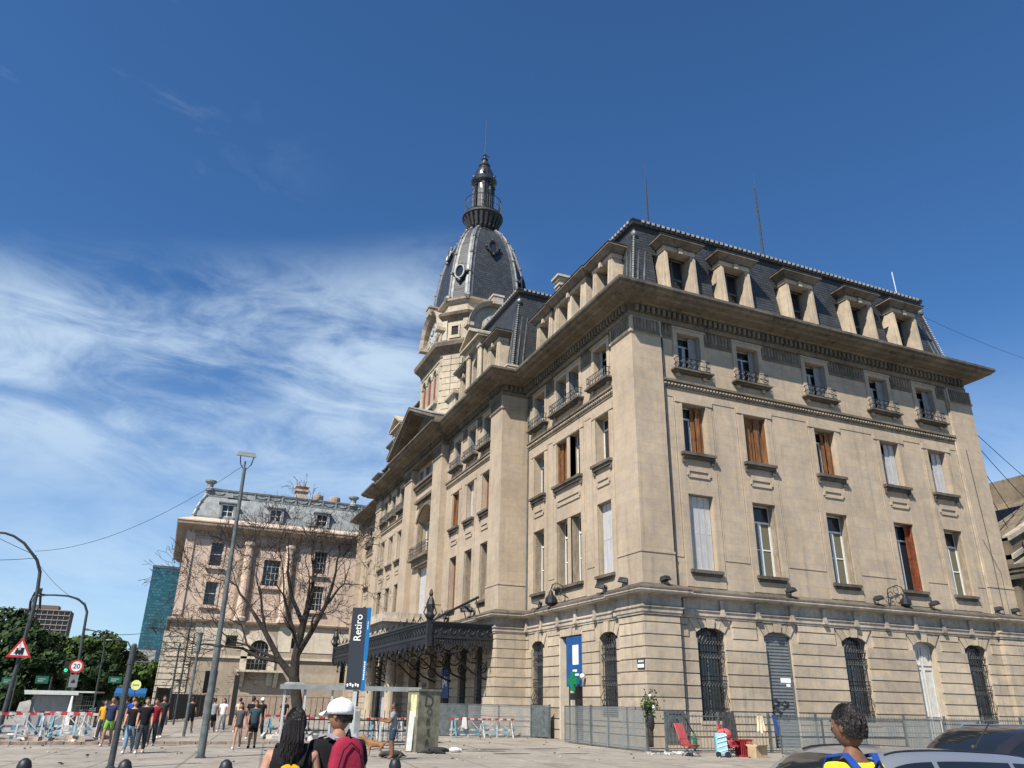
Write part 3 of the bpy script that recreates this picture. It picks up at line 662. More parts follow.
# ---- iron balconies
def railing(F, u0, u1, z0, d, h=.78):
    r_ = MB()
    for zz in (z0+.05, z0+h*.5, z0+h): r_.tube([F.p(u0, zz, .04), F.p(u0, zz, d), F.p(u1, zz, d), F.p(u1, zz, .04)], .022, 5)
    n = max(3, int((u1-u0)/.36))
    for k in range(n+1):
        u = u0+(u1-u0)*k/n; r_.tube([F.p(u, z0, d), F.p(u, z0+h, d)], .016, 4)
        if k < n:
            uc = u+(u1-u0)/n/2; q = (u1-u0)/n*.42
            for zc, rr in ((z0+h*.27, q), (z0+h*.76, q*.75)):
                r_.tube([F.p(uc+rr*math.cos(t_*math.pi/4), zc+min(rr, h*.22)*math.sin(t_*math.pi/4), d) for t_ in range(8)], .014, 4, closed=True)
    for dd in (d*.35, d*.7):
        for uu in (u0, u1): r_.tube([F.p(uu, z0, dd), F.p(uu, z0+h, dd)], .016, 4)
    return r_.build('balcony_railing', M['iron'], ST)
for F, lst in sets:
    for a_, b_ in lst: railing(F, a_-.32, b_+.32, 19.6, .40, .66)
railing(FPv, 63.6, 68.8, 13.74, .6, 1.0)
# ---- ground floor openings
def grille(F, u0, u1, z0, zs, zc, bars=10, parent=None):
    g = MB(); d = -.12; A = arcpts(u0, u1, zs, zc, 20)
    def top(u): 
        for (ua, za), (ub, zb) in zip(A, A[1:]):
            if ua <= u <= ub: return za+(zb-za)*(u-ua)/(ub-ua)
        return zs
    for k in range(1, bars): 
        u = u0+(u1-u0)*k/bars; g.tube([F.p(u, z0, d), F.p(u, top(u)-.02, d)], .022, 4)
    for zz in (z0+.12, z0+.55, z0+(zs-z0)*.45, z0+(zs-z0)*.5, z0+(zs-z0)*.78, zs-.1): g.tube([F.p(u0, zz, d), F.p(u1, zz, d)], .026, 4)
    st_ = (u1-u0)/bars
    for k in range(bars):
        uc = u0+(k+.5)*st_
        for zz in (z0+.33, z0+(zs-z0)*.72, z0+(zs-z0)*.88, z0+(zs-z0)*.4): g.tube([F.p(uc+st_*.36*math.cos(t_*math.pi/3), zz+st_*.5*math.sin(t_*math.pi/3), d) for t_ in range(6)], .016, 4, closed=True)
    for r_ in (.35, .6, .8):
        w_ = (u1-u0)/2*r_; g.tube([F.p((u0+u1)/2+w_*math.cos(math.pi*t_/10), zs-.55+w_*math.sin(math.pi*t_/10), d) for t_ in range(11)], .018, 4)
    for k in range(1, bars): 
        if k % 2: g.tube([F.p(u0+(u1-u0)*k/bars, z0+.5, d+.02), F.p(u0+(u1-u0)*k/bars+st_*.5, z0+.95, d+.16), F.p(u0+(u1-u0)*k/bars, z0+1.25, d+.02)], .014, 4)
    wo_ = MB()
    F.box(wo_, u0, u0+.08, z0, zc, -.5, -.42); F.box(wo_, u1-.08, u1, z0, zc, -.5, -.42); F.box(wo_, u0+.08, u1-.08, z0+(zs-z0)*.7, z0+(zs-z0)*.7+.12, -.5, -.4)
    F.box(wo_, (u0+u1)/2-.05, (u0+u1)/2+.05, z0, z0+(zs-z0)*.7, -.5, -.42)
    o = wo_.build('barred_window', M['pole_grey'], ST)
    p_ = MB(); F.quad(p_, u0, u1, z0, zc, -.46); p_.build('pane', M['glass'], o); g.build('grille', M['iron'], o)
for i in (0, 2, 4): grille(FRt, *[g_r[i][k] for k in (0, 1, 2, 3, 4)])
for g_ in g_l+mg(g_l): grille(FLw, *g_)
for g_ in g_p+mg(g_p): grille(FPg, *g_)
w = MB()
a_, b_, c_, s_, h = g_r[1]; FRt.quad(w, a_, b_, 0, h, -.22); o = w.build('roller_door', M['roller'], ST)
w = MB(); FRt.box(w, a_, a_+.07, 0, s_, -.22, -.15); FRt.box(w, b_-.07, b_, 0, s_, -.22, -.15); w.build('guide_rail', M['pole_grey'], o)
w = MB(); FRt.box(w, a_+.95, a_+1.6, 3.05, 3.28, -.22, -.205); FRt.box(w, a_+1.3, a_+1.55, 2.86, 3.0, -.22, -.205); w.build('notice', M['sign_white'], o)
w = MB()      # spray tags on the roller door
for (ux, uz, sc_) in ((.45, 1.95, 1), (1.05, 1.9, .9), (.5, 1.45, 1.1), (1.0, 1.2, .8)):
    w.tube([FRt.p(a_+ux+sc_*.3*math.sin(k*1.9), uz+sc_*.22*math.cos(k*1.3)+.02*k, -.205) for k in range(9)], .022, 4)
w.build('graffiti', M['black'], o)
a_, b_, c_, s_, h = g_r[3]; w = MB(); FRt.box(w, a_, b_, 0, h, -.5, -.42)
for q0, q1 in ((a_+.08, a_+.82), (a_+.92, b_-.08)):
    for z0, z1 in ((.2, 1.4), (1.6, 4.0), (4.3, 5.1)): ring(FRt, q0+.1, q1-.1, z0, z1, .06, -.42, -.37, w)
w.build('white_door', M['door_white'], ST)
# chemist's entrance on the left wing: blue hoarding over a half open door
a_, b_, c_, h = door_l
w = MB(); FLw.box(w, a_+.02, b_-.75, 2.75, 5.42, -.2, -.03); o = w.build('shop_hoarding', M['deep_blue'], ST)
w = MB(); FLw.box(w, a_+.55, a_+1.25, 3.9, 4.95, -.03, -.015)
w.build('notice', M['sign_white'], o)
w = MB(); FLw.box(w, a_+.75, a_+1.25, 3.52, 3.64, -.03, -.015); FLw.box(w, a_+.5, a_+1.25, 3.32, 3.42, -.03, -.015); w.build('notice', M['sign_white'], o)
w = MB(); FLw.box(w, a_+.05, b_-.1, 0, 2.8, -.57, -.5); w.build('doorway', M['black'], ST)
w = MB(); FLw.box(w, a_+1.55, a_+1.7, 0, 2.75, -.3, -.1); FLw.box(w, b_-.12, b_-.0, 0, 5.4, -.55, .05); w.build('door_jamb', M['annex_low'], ST)
cr = MB(); CX, CY, CZ = 20.85, 40.15, 3.0
cr.box(CX-.06, CX+.06, CY-.16, CY+.16, CZ-.5, CZ+.5); cr.box(CX-.059, CX+.059, CY-.5, CY-.16, CZ-.16, CZ+.16); cr.box(CX-.059, CX+.059, CY+.16, CY+.5, CZ-.16, CZ+.16); cr.box(CX, 21.3, CY-.04, CY+.04, CZ+.1, CZ+.18)
cr.m = None; cr.build('pharmacy_cross', M['green'], ST)
w = MB(); w.box(CX-.08, CX+.1, CY-.25, CY+.25, CZ-.95, CZ-.6); w.build('display_box', M['iron'], ST)
w = MB(); w.ball((21.1, 39.5, 3.25), .14); w.build('bulkhead_lamp', M['sign_white'], ST, smooth=True)
w = MB(); w.box(21.13, 21.16, 33.15, 33.85, 0, 0)if False else None
st_ = MB(); st_.box(21.01, 21.05, 33.08, 33.72, 3.45, 3.9); o = st_.build('street_plate', M['sign_dark'], ST)
st_ = MB(); st_.box(20.998, 21.01, 33.12, 33.68, 3.50, 3.66)
for k in range(5): st_.box(20.998, 21.01, 33.15+k*.10, 33.2+k*.10, 3.74, 3.84)
st_.build('plate_lettering', M['sign_white'], o)
# meter cabinet by the corner
w = MB(); FRt.box(w, 22.1, 22.85, .45, 1.5, .3, .34); ring(FRt, 22.1, 22.85, .45, 1.5, .14, .3, .38, w); w.build('meter_cabinet', M['pole_grey'], ST)
w = MB(); w.tube([FRt.p(22.18+.11*k, 1.0+.3*math.sin(k*2.3)+.04*k, .35) for k in range(6)], .025, 4); w.tube([FRt.p(22.2+.1*k, .9+.22*math.cos(k*1.9), .35) for k in range(6)], .02, 4); w.build('graffiti', M['black'], ST)
# ---- rain pipes, cables, floodlights
def pipe(pts, r_=.05, mat='pole_grey', name='rain_pipe'):
    w = MB(); w.tube(pts, r_, 6); return w.build(name, M[mat], ST)
pipe([FRt.p(23.28, .2, .07), FRt.p(23.28, 6.0, .07)], .055); pipe([FRt.p(23.28, 7.4, .07), FRt.p(23.28, 22.3, .07)], .05, 'dark_metal')
pipe([FRt.p(46.22, 7.3, .07), FRt.p(46.22, 22.3, .07)], .05, 'ledge'); pipe([FLw.p(47.45, 7.3, .08), FLw.p(47.45, 22.3, .08)], .05)
pipe([FRt.p(20.9+.0, 9.5, .25), FRt.p(46.6, 12, .24), FRt.p(47.6, 10, .25), FRt.p(47.5, 7.4, .3)][1:], .012, 'iron', 'loose_cable')
pipe([FRt.p(46.9, 18, .24), FRt.p(47.1, 12, .24), FRt.p(47.0, 7.4, .3)], .02, 'iron', 'loose_cable')
def flood(F, u, yaw=0.0, s=1.0):
    w = MB(); z = 7.35
    w.m = Matrix.Translation(F.p(u, z, .25)) @ Matrix.Rotation(math.atan2(F.n.y, F.n.x)+yaw, 4, 'Z') @ Matrix.Scale(s, 4)
    w.tube([(0, -.2, 0), (0, -.2, .3), (.15, -.2, .42)], .025, 5); w.tube([(0, .2, 0), (0, .2, .3), (.15, .2, .42)], .025, 5); w.box(-.15, .15, -.25, .25, 0, .05)
    w.hexa([(-.05, -.28, .3), (.55, -.28, .42), (.55, .28, .42), (-.05, .28, .3)], [(-.1, -.2, .62), (.4, -.24, .68), (.4, .24, .68), (-.1, .2, .62)])
    w.tube([(-.25, 0, .42), (-.05, 0, .46)], .12, 8)
    return w.build('floodlight', M['dark_metal'], ST)
for u in (22.3, 30.3, 36.6, 41.0, 46.4, 47.9): flood(FRt, u, .3, .72)
for u in (37.0, 45.2, 34.6): flood(FLw, u, -.5, .8)
for u in (52.5, 58.2): flood(FPg, u, -.5, 1.1)
w = MB(); w.m = Matrix.Translation(FLw.p(41.3, 7.35, .35))       # wall lantern arm on the ledge
w.tube([(0, 0, 0), (0, 0, .7), (-.1, .2, .95), (-.1, .9, 1.2), (-.1, 1.5, 1.15), (-.1, 1.7, .85)], .03, 5)
for q in ((.45, .6), (.95, .95), (1.35, 1.0)): w.tube([(-.1, q[0]+.16*math.cos(t_), q[1]+.16*math.sin(t_)) for t_ in [k*.8 for k in range(8)]], .018, 4, closed=True)
w.lathe([(.05, .85), (.12, .78), (.16, .6), (.34, .4), (.36, .1), (.2, -.05)], -.1, 1.7, 10); w.build('ledge_lantern', M['iron'], ST)
w = MB(); w.m = Matrix.Translation(FRt.p(37.4, 7.35, .35)) @ Matrix.Rotation(R(-90), 4, 'Z')
w.tube([(0, 0, 0), (0, 0, .7), (-.1, .2, .95), (-.1, .9, 1.2), (-.1, 1.3, 1.1), (-.1, 1.45, .75)], .03, 5)
for q in ((.35, .6), (.8, .9), (.1, .3)): w.tube([(-.1, q[0]+.2*math.cos(t_), q[1]+.2*math.sin(t_)) for t_ in [k*.8 for k in range(8)]], .022, 4, closed=True)
w.lathe([(.05, .75), (.12, .68), (.14, .55), (.28, .4), (.30, .15), (.16, .02)], -.1, 1.45, 10); w.build('ledge_lantern', M['iron'], ST)
w = MB(); w.tube([FPg.p(49.9, 8.4, .7), FPg.p(56.0, 7.9, .9), FPg.p(60.2, 7.6, .8)], .09, 6)
for u in (50.2, 53, 57.5): w.tube([FPg.p(u, 8.3, .75), FPg.p(u, 7.3, .4)], .04, 5)
w.build('ledge_conduit', M['dark_metal'], ST)
# ================================================================== roofs, dormers
RF = MB()
def mans(x0, x1, y0, y1, z0, z1, ins, mbb=RF, back=True):
    lo = [(x0, y0, z0), (x1, y0, z0), (x1, y1, z0), (x0, y1, z0)]; hi = [(x0+ins, y0+ins, z1), (x1-ins, y0+ins, z1), (x1-ins, y1-ins, z1), (x0+ins, y1-ins, z1)]
    mbb.hexa(lo, hi)
def slope(F, zb, zt, db, dt, u0b, u1b, u0t, u1t, holes):
    D = lambda z: db+(dt-db)*(z-zb)/(zt-zb)
    holes = sorted(holes); us = [(u0b, u0t)]
    for a_, b_, zh in holes: us += [(a_, a_), (b_, b_)]
    us.append((u1b, u1t))
    for k in range(0, len(us), 2):
        (a0, a1), (b0, b1) = us[k], us[k+1]
        RF.poly([F.p(a0, zb, D(zb)), F.p(b0, zb, D(zb)), F.p(b1, zt, D(zt)), F.p(a1, zt, D(zt))])
    for a_, b_, zh in holes: RF.poly([F.p(a_, zh, D(zh)), F.p(b_, zh, D(zh)), F.p(b_, zt, D(zt)), F.p(a_, zt, D(zt))])
def quadz(a_, b_, c_, d_): RF.poly([a_, b_, c_, d_])
dh = lambda cs, hw: [(c_-hw, c_+hw, 27.9) for c_ in cs]
slope(FRt, 24.3, 30.15, -.7, -1.55, 22.0, 48.3, 22.85, 47.45, dh(RC, 1.3))
slope(FLw, 24.3, 30.15, -.65, -1.5, 34.0, 48.6, 34.85, 49.3, dh([36.95, 45.6], 1.3)+[(41.35-2.4, 41.35+2.4, 27.9)])
slope(FPv, 24.3, 32.2, -.7, -1.65, 48.3, 61.4, 49.25, 60.45, dh([51.06, 57.78], 1.25)+[(54.4-1.7, 54.4+1.7, 29.4)])
quadz((20.3, 48.3, 24.3), (33, 48.3, 24.3), (32, 49.25, 32.2), (21.25, 49.25, 32.2)); quadz((20.3, 61.4, 24.3), (33, 61.4, 24.3), (32, 60.45, 32.2), (21.25, 60.45, 32.2))
quadz((21.25, 49.25, 32.2), (32, 49.25, 32.2), (32, 60.45, 32.2), (21.25, 60.45, 32.2))
quadz((48.3, 34, 24.3), (48.3, 47, 24.3), (47.45, 46, 30.15), (47.45, 34.85, 30.15))
RF.poly([(22.85, 34.85, 30.15), (47.45, 34.85, 30.15), (47.45, 46, 30.15), (34, 46, 30.15), (34, 49.3, 30.15), (22.85, 49.3, 30.15)])
mans(20.3, 33.0, 71.0, 84.1, 24.3, 32.2, .95)
mans(22.0, 34.0, 82.0, 98.4, 24.302, 30.152, .85)
mans(22.2, 47.5, 46.0, 98.0, 24.303, 28.5, .9)
ro = RF.build('roof', M['slate'], ST)
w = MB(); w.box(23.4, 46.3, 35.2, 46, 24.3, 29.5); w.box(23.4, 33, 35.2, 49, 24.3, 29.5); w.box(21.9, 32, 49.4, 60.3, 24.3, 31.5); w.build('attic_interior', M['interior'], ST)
def ridge(path, z, closed=True, side=-1.0, h=.5):
    RFB = MB(); BD = MB(); ZB = MB()
    RFB.sweep(path, [(-.3, z-.55), (.06, z-.55), (.08, z-.2), (.26, z-.14), (.30, z+.02), (-.3, z+.04)], closed=closed, side=side, caps=not closed)
    ZB.sweep(path, [(-.3, z+.04), (.30, z+.04), (.34, z+.1), (.30, z+.2), (.1, z+.26), (-.3, z+.27)], closed=closed, side=side, caps=not closed)
    n = len(path)
    for i in range(n if closed else n-1):
        p, q = Vector(path[i]), Vector(path[(i+1) % n]); d = q-p; ln = d.length
        if ln < 1: continue
        d.normalize(); nn = Vector((d.y, -d.x))*side; F = FR(p, d, nn); k = .1
        while k < ln-.2: F.box(BD, k, k+.19, z+.0, z+.17, .1, .37); k += .38
    RFB.build('roof_fascia', M['fascia'], ro); ZB.build('ridge_roll', M['dark_metal'], ro); BD.build('ridge_bead', M['zinc_bead'], ro)
i_ = .85
ridge([(48.3-i_, 46.5-i_), (48.3-i_, 34+i_), (22+i_, 34+i_), (22+i_, 49.2)], 30.15, closed=False)
ridge([(32, 49.25), (21.25, 49.25), (21.25, 60.45), (24, 60.45)], 32.2, closed=False)
ridge([(24, 71.95), (21.25, 71.95), (21.25, 83.15), (32, 83.15)], 32.2, closed=False)
ridge([(22+i_, 84), (22+i_, 98.4-i_), (34, 98.4-i_)], 30.15, closed=False)
# hips: rope mouldings with a zinc flashing each side
HB = MB(); HF = MB()
def hip(p, q, dx, dy):
    p, q = Vector(p), Vector(q); n = 34
    for k in range(n):
        c_ = p.lerp(q, (k+.5)/n); HB.ball(c_+Vector((dx, dy, 0))*.08, .075, 8, 5, (1, 1, .8))
    for ax, ay in ((1, 0), (0, 1)):
        for off in (.30, .75):
            o_ = Vector((-dx*ax*off, -dy*ay*off, 0))+Vector((dx*ay, dy*ax, 0))*.03
            HF.tube([p+o_, q+o_-Vector((0, 0, .3))], .06, 5)
    HF.ball(q+Vector((dx*.1, dy*.1, -.35)), .24, 10, 6)
hip((22.0, 34.0, 24.6), (22.85, 34.85, 29.6), -1, -1); hip((20.3, 48.3, 24.6), (21.25, 49.25, 31.6), -1, -1)
hip((48.3, 34.0, 24.6), (47.45, 34.85, 29.6), 1, -1); hip((20.3, 61.4, 24.6), (21.25, 60.45, 31.6), -1, 1)
HB.build('hip_beading', M['zinc_bead'], ro, smooth=True); HF.build('hip_flashing', M['zinc'], ro)
# corner plinth blocks in front of the hips
w = MB()
for x0, x1, y0, y1 in ((21.3, 23.4, 33.3, 35.4), (19.6, 21.7, 47.5, 49.6), (46.8, 48.9, 33.3, 35.4)): w.box(x0, x1, y0, y1, 24.2, 24.75); w.box(x0-.06, x1+.06, y0-.06, y1+.06, 24.75, 24.88)
w.build('corner_plinth', M['ledge'], ST)
def dormer(F, c_, hw=1.38, ow=.80, zt=27.95, double=False, ped=False, front=-.45):
    d = front; m_ = MB(); c_ += .26; kp = MB(); zt += .08
    def pierp(ua, ub, ta, tb):
        m_.hexa([F.p(ua, 24.2, d), F.p(ub, 24.2, d), F.p(ub, 24.2, d-2.0), F.p(ua, 24.2, d-2.0)], [F.p(ta, zt, d-.12), F.p(tb, zt, d-.12), F.p(tb, zt, d-2.6), F.p(ta, zt, d-2.6)])
    pierp(c_-hw, c_-ow, c_-hw+.28, c_-ow-.06); pierp(c_+ow, c_+hw, c_+ow+.06, c_+hw-.28)
    # ridges of the console face
    for s_ in (-1, 1):
        a_, b_ = sorted((c_+s_*(ow+.1), c_+s_*(ow+.28))); m_.hexa([F.p(a_, 24.3, d), F.p(b_, 24.3, d), F.p(b_, 24.3, d+.16), F.p(a_, 24.3, d+.16)], [F.p(a_+s_*.05, zt-.1, d-.12), F.p(b_+s_*.05, zt-.1, d-.12), F.p(b_+s_*.05, zt-.1, d-.02), F.p(a_+s_*.05, zt-.1, d-.02)])
        a_, b_ = sorted((c_+s_*(hw-.12), c_+s_*(hw+.08))); m_.hexa([F.p(a_, 24.3, d-.1), F.p(b_, 24.3, d-.1), F.p(b_, 24.3, d+.1), F.p(a_, 24.3, d+.1)], [F.p(a_, 24.75, d-.1), F.p(b_, 24.75, d-.1), F.p(b_-s_*.05, 24.75, d+.02), F.p(a_, 24.75, d+.02)])
    if double:
        m_.hexa([F.p(c_-.38, 24.2, d), F.p(c_+.38, 24.2, d), F.p(c_+.38, 24.2, d-2.0), F.p(c_-.38, 24.2, d-2.0)], [F.p(c_-.26, zt, d-.12), F.p(c_+.26, zt, d-.12), F.p(c_+.26, zt, d-2.6), F.p(c_-.26, zt, d-2.6)])
    F.box(m_, c_-hw+.2, c_+hw-.2, zt, zt+.30, d-2.8, d-.06)            # lintel
    F.box(m_, c_-.14, c_+.14, zt-.12, zt+.26, d-.06, d+.1)
    q = .26; zc = zt+.30
    F.box(kp, c_-hw+.05, c_+hw-.05, zc, zc+.12, d-2.9, d+.12)
    if not ped:
        kp.hexa([F.p(c_-hw+.05, zc+.12, d+.12), F.p(c_+hw-.05, zc+.12, d+.12), F.p(c_+hw-.05, zc+.12, d-3), F.p(c_-hw+.05, zc+.12, d-3)],
                [F.p(c_-hw-q+.06, zc+.34, d+.38), F.p(c_+hw+q-.06, zc+.34, d+.38), F.p(c_+hw+q-.06, zc+.34, d-3), F.p(c_-hw-q+.06, zc+.34, d-3)])
        F.box(kp, c_-hw-q, c_+hw+q, zc+.34, zc+.45, d-3, d+.42)
    else:
        F.box(m_, c_-hw-q, c_+hw+q, zc+.14, zc+.3, d-2.9, d+.5)
        m_.hexa([F.p(c_-hw, zc+.3, d+.1), F.p(c_+hw, zc+.3, d+.1), F.p(c_+hw, zc+.3, d-3), F.p(c_-hw, zc+.3, d-3)], [F.p(c_-.02, zc+1.35, d+.1), F.p(c_+.02, zc+1.35, d+.1), F.p(c_+.02, zc+1.35, d-3), F.p(c_-.02, zc+1.35, d-3)])
        for s_ in (-1, 1):
            m_.hexa([F.p(c_+s_*(hw+q), zc+.3, d+.5), F.p(c_, zc+1.4, d+.5), F.p(c_, zc+1.4, d-3), F.p(c_+s_*(hw+q), zc+.3, d-3)], [F.p(c_+s_*(hw+q), zc+.48, d+.5), F.p(c_, zc+1.62, d+.5), F.p(c_, zc+1.62, d-3), F.p(c_+s_*(hw+q), zc+.48, d-3)])
    o = m_.build('dormer', M['rustic'] if not ped else M['tower'], ST); kp.build('dormer_cap', M['corn_dark'], o)
    if not ped:
        t_ = MB(); F.box(t_, c_-hw-q-.03, c_+hw+q+.03, zc+.452, zc+.50, d-3, d+.46); t_.build('dormer_flashing', M['dark_metal'], o)
    g = MB(); d2 = d-1.05; f_ = MB()
    for a_, b_ in (((c_-ow, c_+ow),) if not double else ((c_-ow, c_-.3), (c_+.3, c_+ow))):
        F.quad(g, a_, b_, 24.4, zt, d2); F.box(f_, (a_+b_)/2-.06, (a_+b_)/2+.06, 24.4, zt, d2, d2+.06); F.box(f_, a_, b_, 26.6, 26.72, d2, d2+.055)
        F.box(f_, a_, a_+.08, 24.4, zt, d2, d2+.05); F.box(f_, b_-.08, b_, 24.4, zt, d2, d2+.05)
    g.build('pane', M['glass'], o); f_.build('window_frame', M['pole_grey'], o)
    return o
for x in RC: dormer(FRt, x)
dormer(FLw, 36.95, 1.5, .75, front=-.35); dormer(FLw, 41.35, 2.6, 1.65, double=True, front=-.25); dormer(FLw, 45.6, 1.5, .8, front=-.35)
for c_ in (36.95, 45.6): dormer(FLw, mir(c_), 1.5, .75, front=-.25)
dormer(FPv, 51.06, 1.45, .7, front=-.25); dormer(FPv, 57.78, 1.45, .7, front=-.25)
dormer(FPv, mir(51.06), 1.45, .7, front=-.25); dormer(FPv, mir(57.78), 1.45, .7, front=-.25)
def aedicule(yc):      # arched and pedimented dormer
    m_ = MB(); F = FPv; d = -.05; a_, b_ = yc-.8, yc+.8
    wall(m_, F, yc-1.75, yc+1.75, 24.2, 29.3, [(a_, b_, 25.1, 28.3)], d=d, dep=.7)
    archfill(m_, F, a_, b_, 27.5, 28.29, 28.31, d-.7, d)
    F.box(m_, yc-1.75, yc-1.70, 24.2, 29.3, d-3.2, d-.002); F.box(m_, yc+1.70, yc+1.75, 24.2, 29.3, d-3.2, d-.002)
    for s_ in (-1, 1):
        for k in (1.15, 1.5): m_.tube([F.p(yc+s_*k, 25.0, d+.2), F.p(yc+s_*k, 28.6, d+.2)], .15, 8)
        F.box(m_, *sorted((yc+s_*.95, yc+s_*1.75)), 24.2, 25.0, d, d+.4); F.box(m_, *sorted((yc+s_*.95, yc+s_*1.75)), 28.6, 28.9, d, d+.4)
    F.box(m_, yc-1.8, yc+1.8, 28.9, 29.3, d-3, d+.42); F.box(m_, yc-2.15, yc+2.15, 29.3, 29.46, d-3, d+.75)
    m_.hexa([F.p(yc-1.8, 29.46, d+.3), F.p(yc+1.8, 29.46, d+.3), F.p(yc+1.8, 29.46, d-3), F.p(yc-1.8, 29.46, d-3)], [F.p(yc-.02, 30.6, d+.3), F.p(yc+.02, 30.6, d+.3), F.p(yc+.02, 30.6, d-3), F.p(yc-.02, 30.6, d-3)])
    for s_ in (-1, 1):
        m_.hexa([F.p(yc+s_*2.2, 29.46, d+.8), F.p(yc, 30.65, d+.8), F.p(yc, 30.65, d-3), F.p(yc+s_*2.2, 29.46, d-3)], [F.p(yc+s_*2.2, 29.66, d+.8), F.p(yc, 30.9, d+.8), F.p(yc, 30.9, d-3), F.p(yc+s_*2.2, 29.66, d-3)])
    o = m_.build('arched_dormer', M['tower'], ST)
    g = MB(); F.quad(g, a_, b_, 25.1, 28.3, d-.6); g.build('pane', M['glass'], o)
aedicule(54.4); aedicule(mir(54.4))
# attic walls behind the pediment
w = MB(); w.box(19.9, 24, 60.3, 72.1, 24.2, 27.2); w.box(19.6, 24, 60.0, 72.4, 27.2, 27.5); w.build('attic_wall', M['tower'], ST)
# ---- pediment
w = MB(); F = FR((19.0, 0), (0, 1), (-1, 0)); y0, y1, za = 58.75, 73.65, 26.9
F.box(w, y0, y1, 23.70, 23.80, -.5, 1.64)
w.hexa([F.p(y0+.8, 23.8, .15), F.p(y1-.8, 23.8, .15), F.p(y1-.8, 23.8, -1), F.p(y0+.8, 23.8, -1)], [F.p(YC-.03, za, .15), F.p(YC+.03, za, .15), F.p(YC+.03, za, -1), F.p(YC-.03, za, -1)])
for s_ in (-1, 1):
    e = YC+s_*(YC-y0)
    for t0, t1, dd in ((0, .34, 1.35), (.34, .62, 1.66)):
        w.hexa([F.p(e, 23.8+t0, dd), F.p(YC, za+t0, dd), F.p(YC, za+t0, -2.4), F.p(e, 23.8+t0, -2.4)], [F.p(e, 23.8+t1, dd), F.p(YC, za+t1, dd), F.p(YC, za+t1, -2.4), F.p(e, 23.8+t1, -2.4)])
w.build('pediment', M['corn_dark'], ST)
w = MB()
for s_ in (-1, 1):
    e = YC+s_*(YC-y0+.05); w.hexa([F.p(e, 24.43, 1.72), F.p(YC, za+.63, 1.72), F.p(YC, za+.63, -2.4), F.p(e, 24.43, -2.4)], [F.p(e, 24.49, 1.72), F.p(YC, za+.69, 1.72), F.p(YC, za+.69, -2.4), F.p(e, 24.49, -2.4)])
w.build('pediment_flashing', M['zinc_dull'], ST)
# chimneys and aerials
def chimney(x0, x1, y0, y1, z0, z1):
    w = MB(); w.box(x0, x1, y0, y1, z0, z1-.9); w.box(x0-.1, x1+.1, y0-.1, y1+.1, z1-.9, z1-.7); w.box(x0, x1, y0, y1, z1-.7, z1-.45); w.box(x0-.12, x1+.12, y0-.12, y1+.12, z1-.45, z1-.2); w.box(x0-.28, x1+.28, y0-.28, y1+.28, z1-.2, z1); w.build('chimney', M['tower'], ST)
chimney(24.3, 26.0, 48.3, 49.0, 28.4, 34.0)
def mast(x, y, z0, z1, r_=.18):
    w = MB(); pts = [(x+r_*math.cos(k*2.094), y+r_*math.sin(k*2.094)) for k in range(3)]
    for p in pts: w.tube([(p[0], p[1], z0), (p[0]*.3+x*.7, p[1]*.3+y*.7, z1-1.5)], .03, 4)
    n = int((z1-z0)/.5)
    for k in range(n):
        t0, t1 = k/n, (k+1)/n; s0, s1 = 1-.7*t0, 1-.7*t1
        for q in range(3):
            a_, b_ = pts[q], pts[(q+1) % 3]
            w.tube([(x+(a_[0]-x)*s0, y+(a_[1]-y)*s0, z0+(z1-1.5-z0)*t0), (x+(b_[0]-x)*s1, y+(b_[1]-y)*s1, z0+(z1-1.5-z0)*t1)], .018, 3)
    w.tube([(x, y, z1-1.6), (x, y, z1)], .02, 4); w.build('radio_mast', M['mast'], ST)
mast(30.9, 45, 30, 45.2, .13); mast(40.0, 42, 30, 44.8, .2)
w = MB(); w.tube([(46.6, 35.6, 30), (46.5, 35.6, 33.0)], .03, 5); w.tube([(46.35, 35.6, 32.7), (46.65, 35.6, 32.7)], .02, 4); w.build('whip_aerial', M['whiteframe'], ST)
# ================================================================== clock tower
TX, TY = 23.95, 66.2
def octo(a_, c_): return [(TX-a_, TY-a_+c_), (TX-a_+c_, TY-a_), (TX+a_-c_, TY-a_), (TX+a_, TY-a_+c_), (TX+a_, TY+a_-c_), (TX+a_-c_, TY+a_), (TX-a_+c_, TY+a_), (TX-a_, TY+a_-c_)]
w = MB(); A_, C_ = 4.75, 1.6
Ff = FR((TX-A_, TY), (0, 1), (-1, 0)); Fs = FR((TX, TY-A_), (1, 0), (0, -1)); Fb = FR((TX, TY+A_), (-1, 0), (0, 1)); Fe = FR((TX+A_, TY), (0, -1), (1, 0))
hw = A_-C_
bw = [(-1.7-.5, -1.7+.5, 27.6, 31.0), (-.5, .5, 27.6, 31.0), (1.7-.5, 1.7+.5, 27.6, 31.0)]
for F in (Ff, Fs, Fb, Fe):
    wall(w, F, -hw, hw, 23.5, 32.2, bw, dep=.6)
    for b_ in bw: archfill(w, F, b_[0], b_[1], 30.48, 30.98, 31.01, -.6, 0)
    for b_ in bw:
        Ai = arcpts(b_[0], b_[1], 30.48, 31.0, 8); Bi = arcpts(b_[0]-.2, b_[1]+.2, 30.48, 31.22, 8)
        for k in range(8): w.hexa([F.p(*Ai[k], 0), F.p(*Ai[k+1], 0), F.p(*Ai[k+1], .1), F.p(*Ai[k], .1)], [F.p(*Bi[k], 0), F.p(*Bi[k+1], 0), F.p(*Bi[k+1], .1), F.p(*Bi[k], .1)])
    for u in (-.85, .85, -2.35, 2.35): F.box(w, u-.11, u+.11, 27.6, 30.3, 0, .06); F.box(w, u-.2, u+.2, 30.3, 30.48, 0, .12)
    F.box(w, -hw+.3, hw-.3, 31.4, 31.55, 0, .08); F.box(w, -2.8, 2.8, 27.25, 27.58, 0, .3)
O = octo(A_, C_)
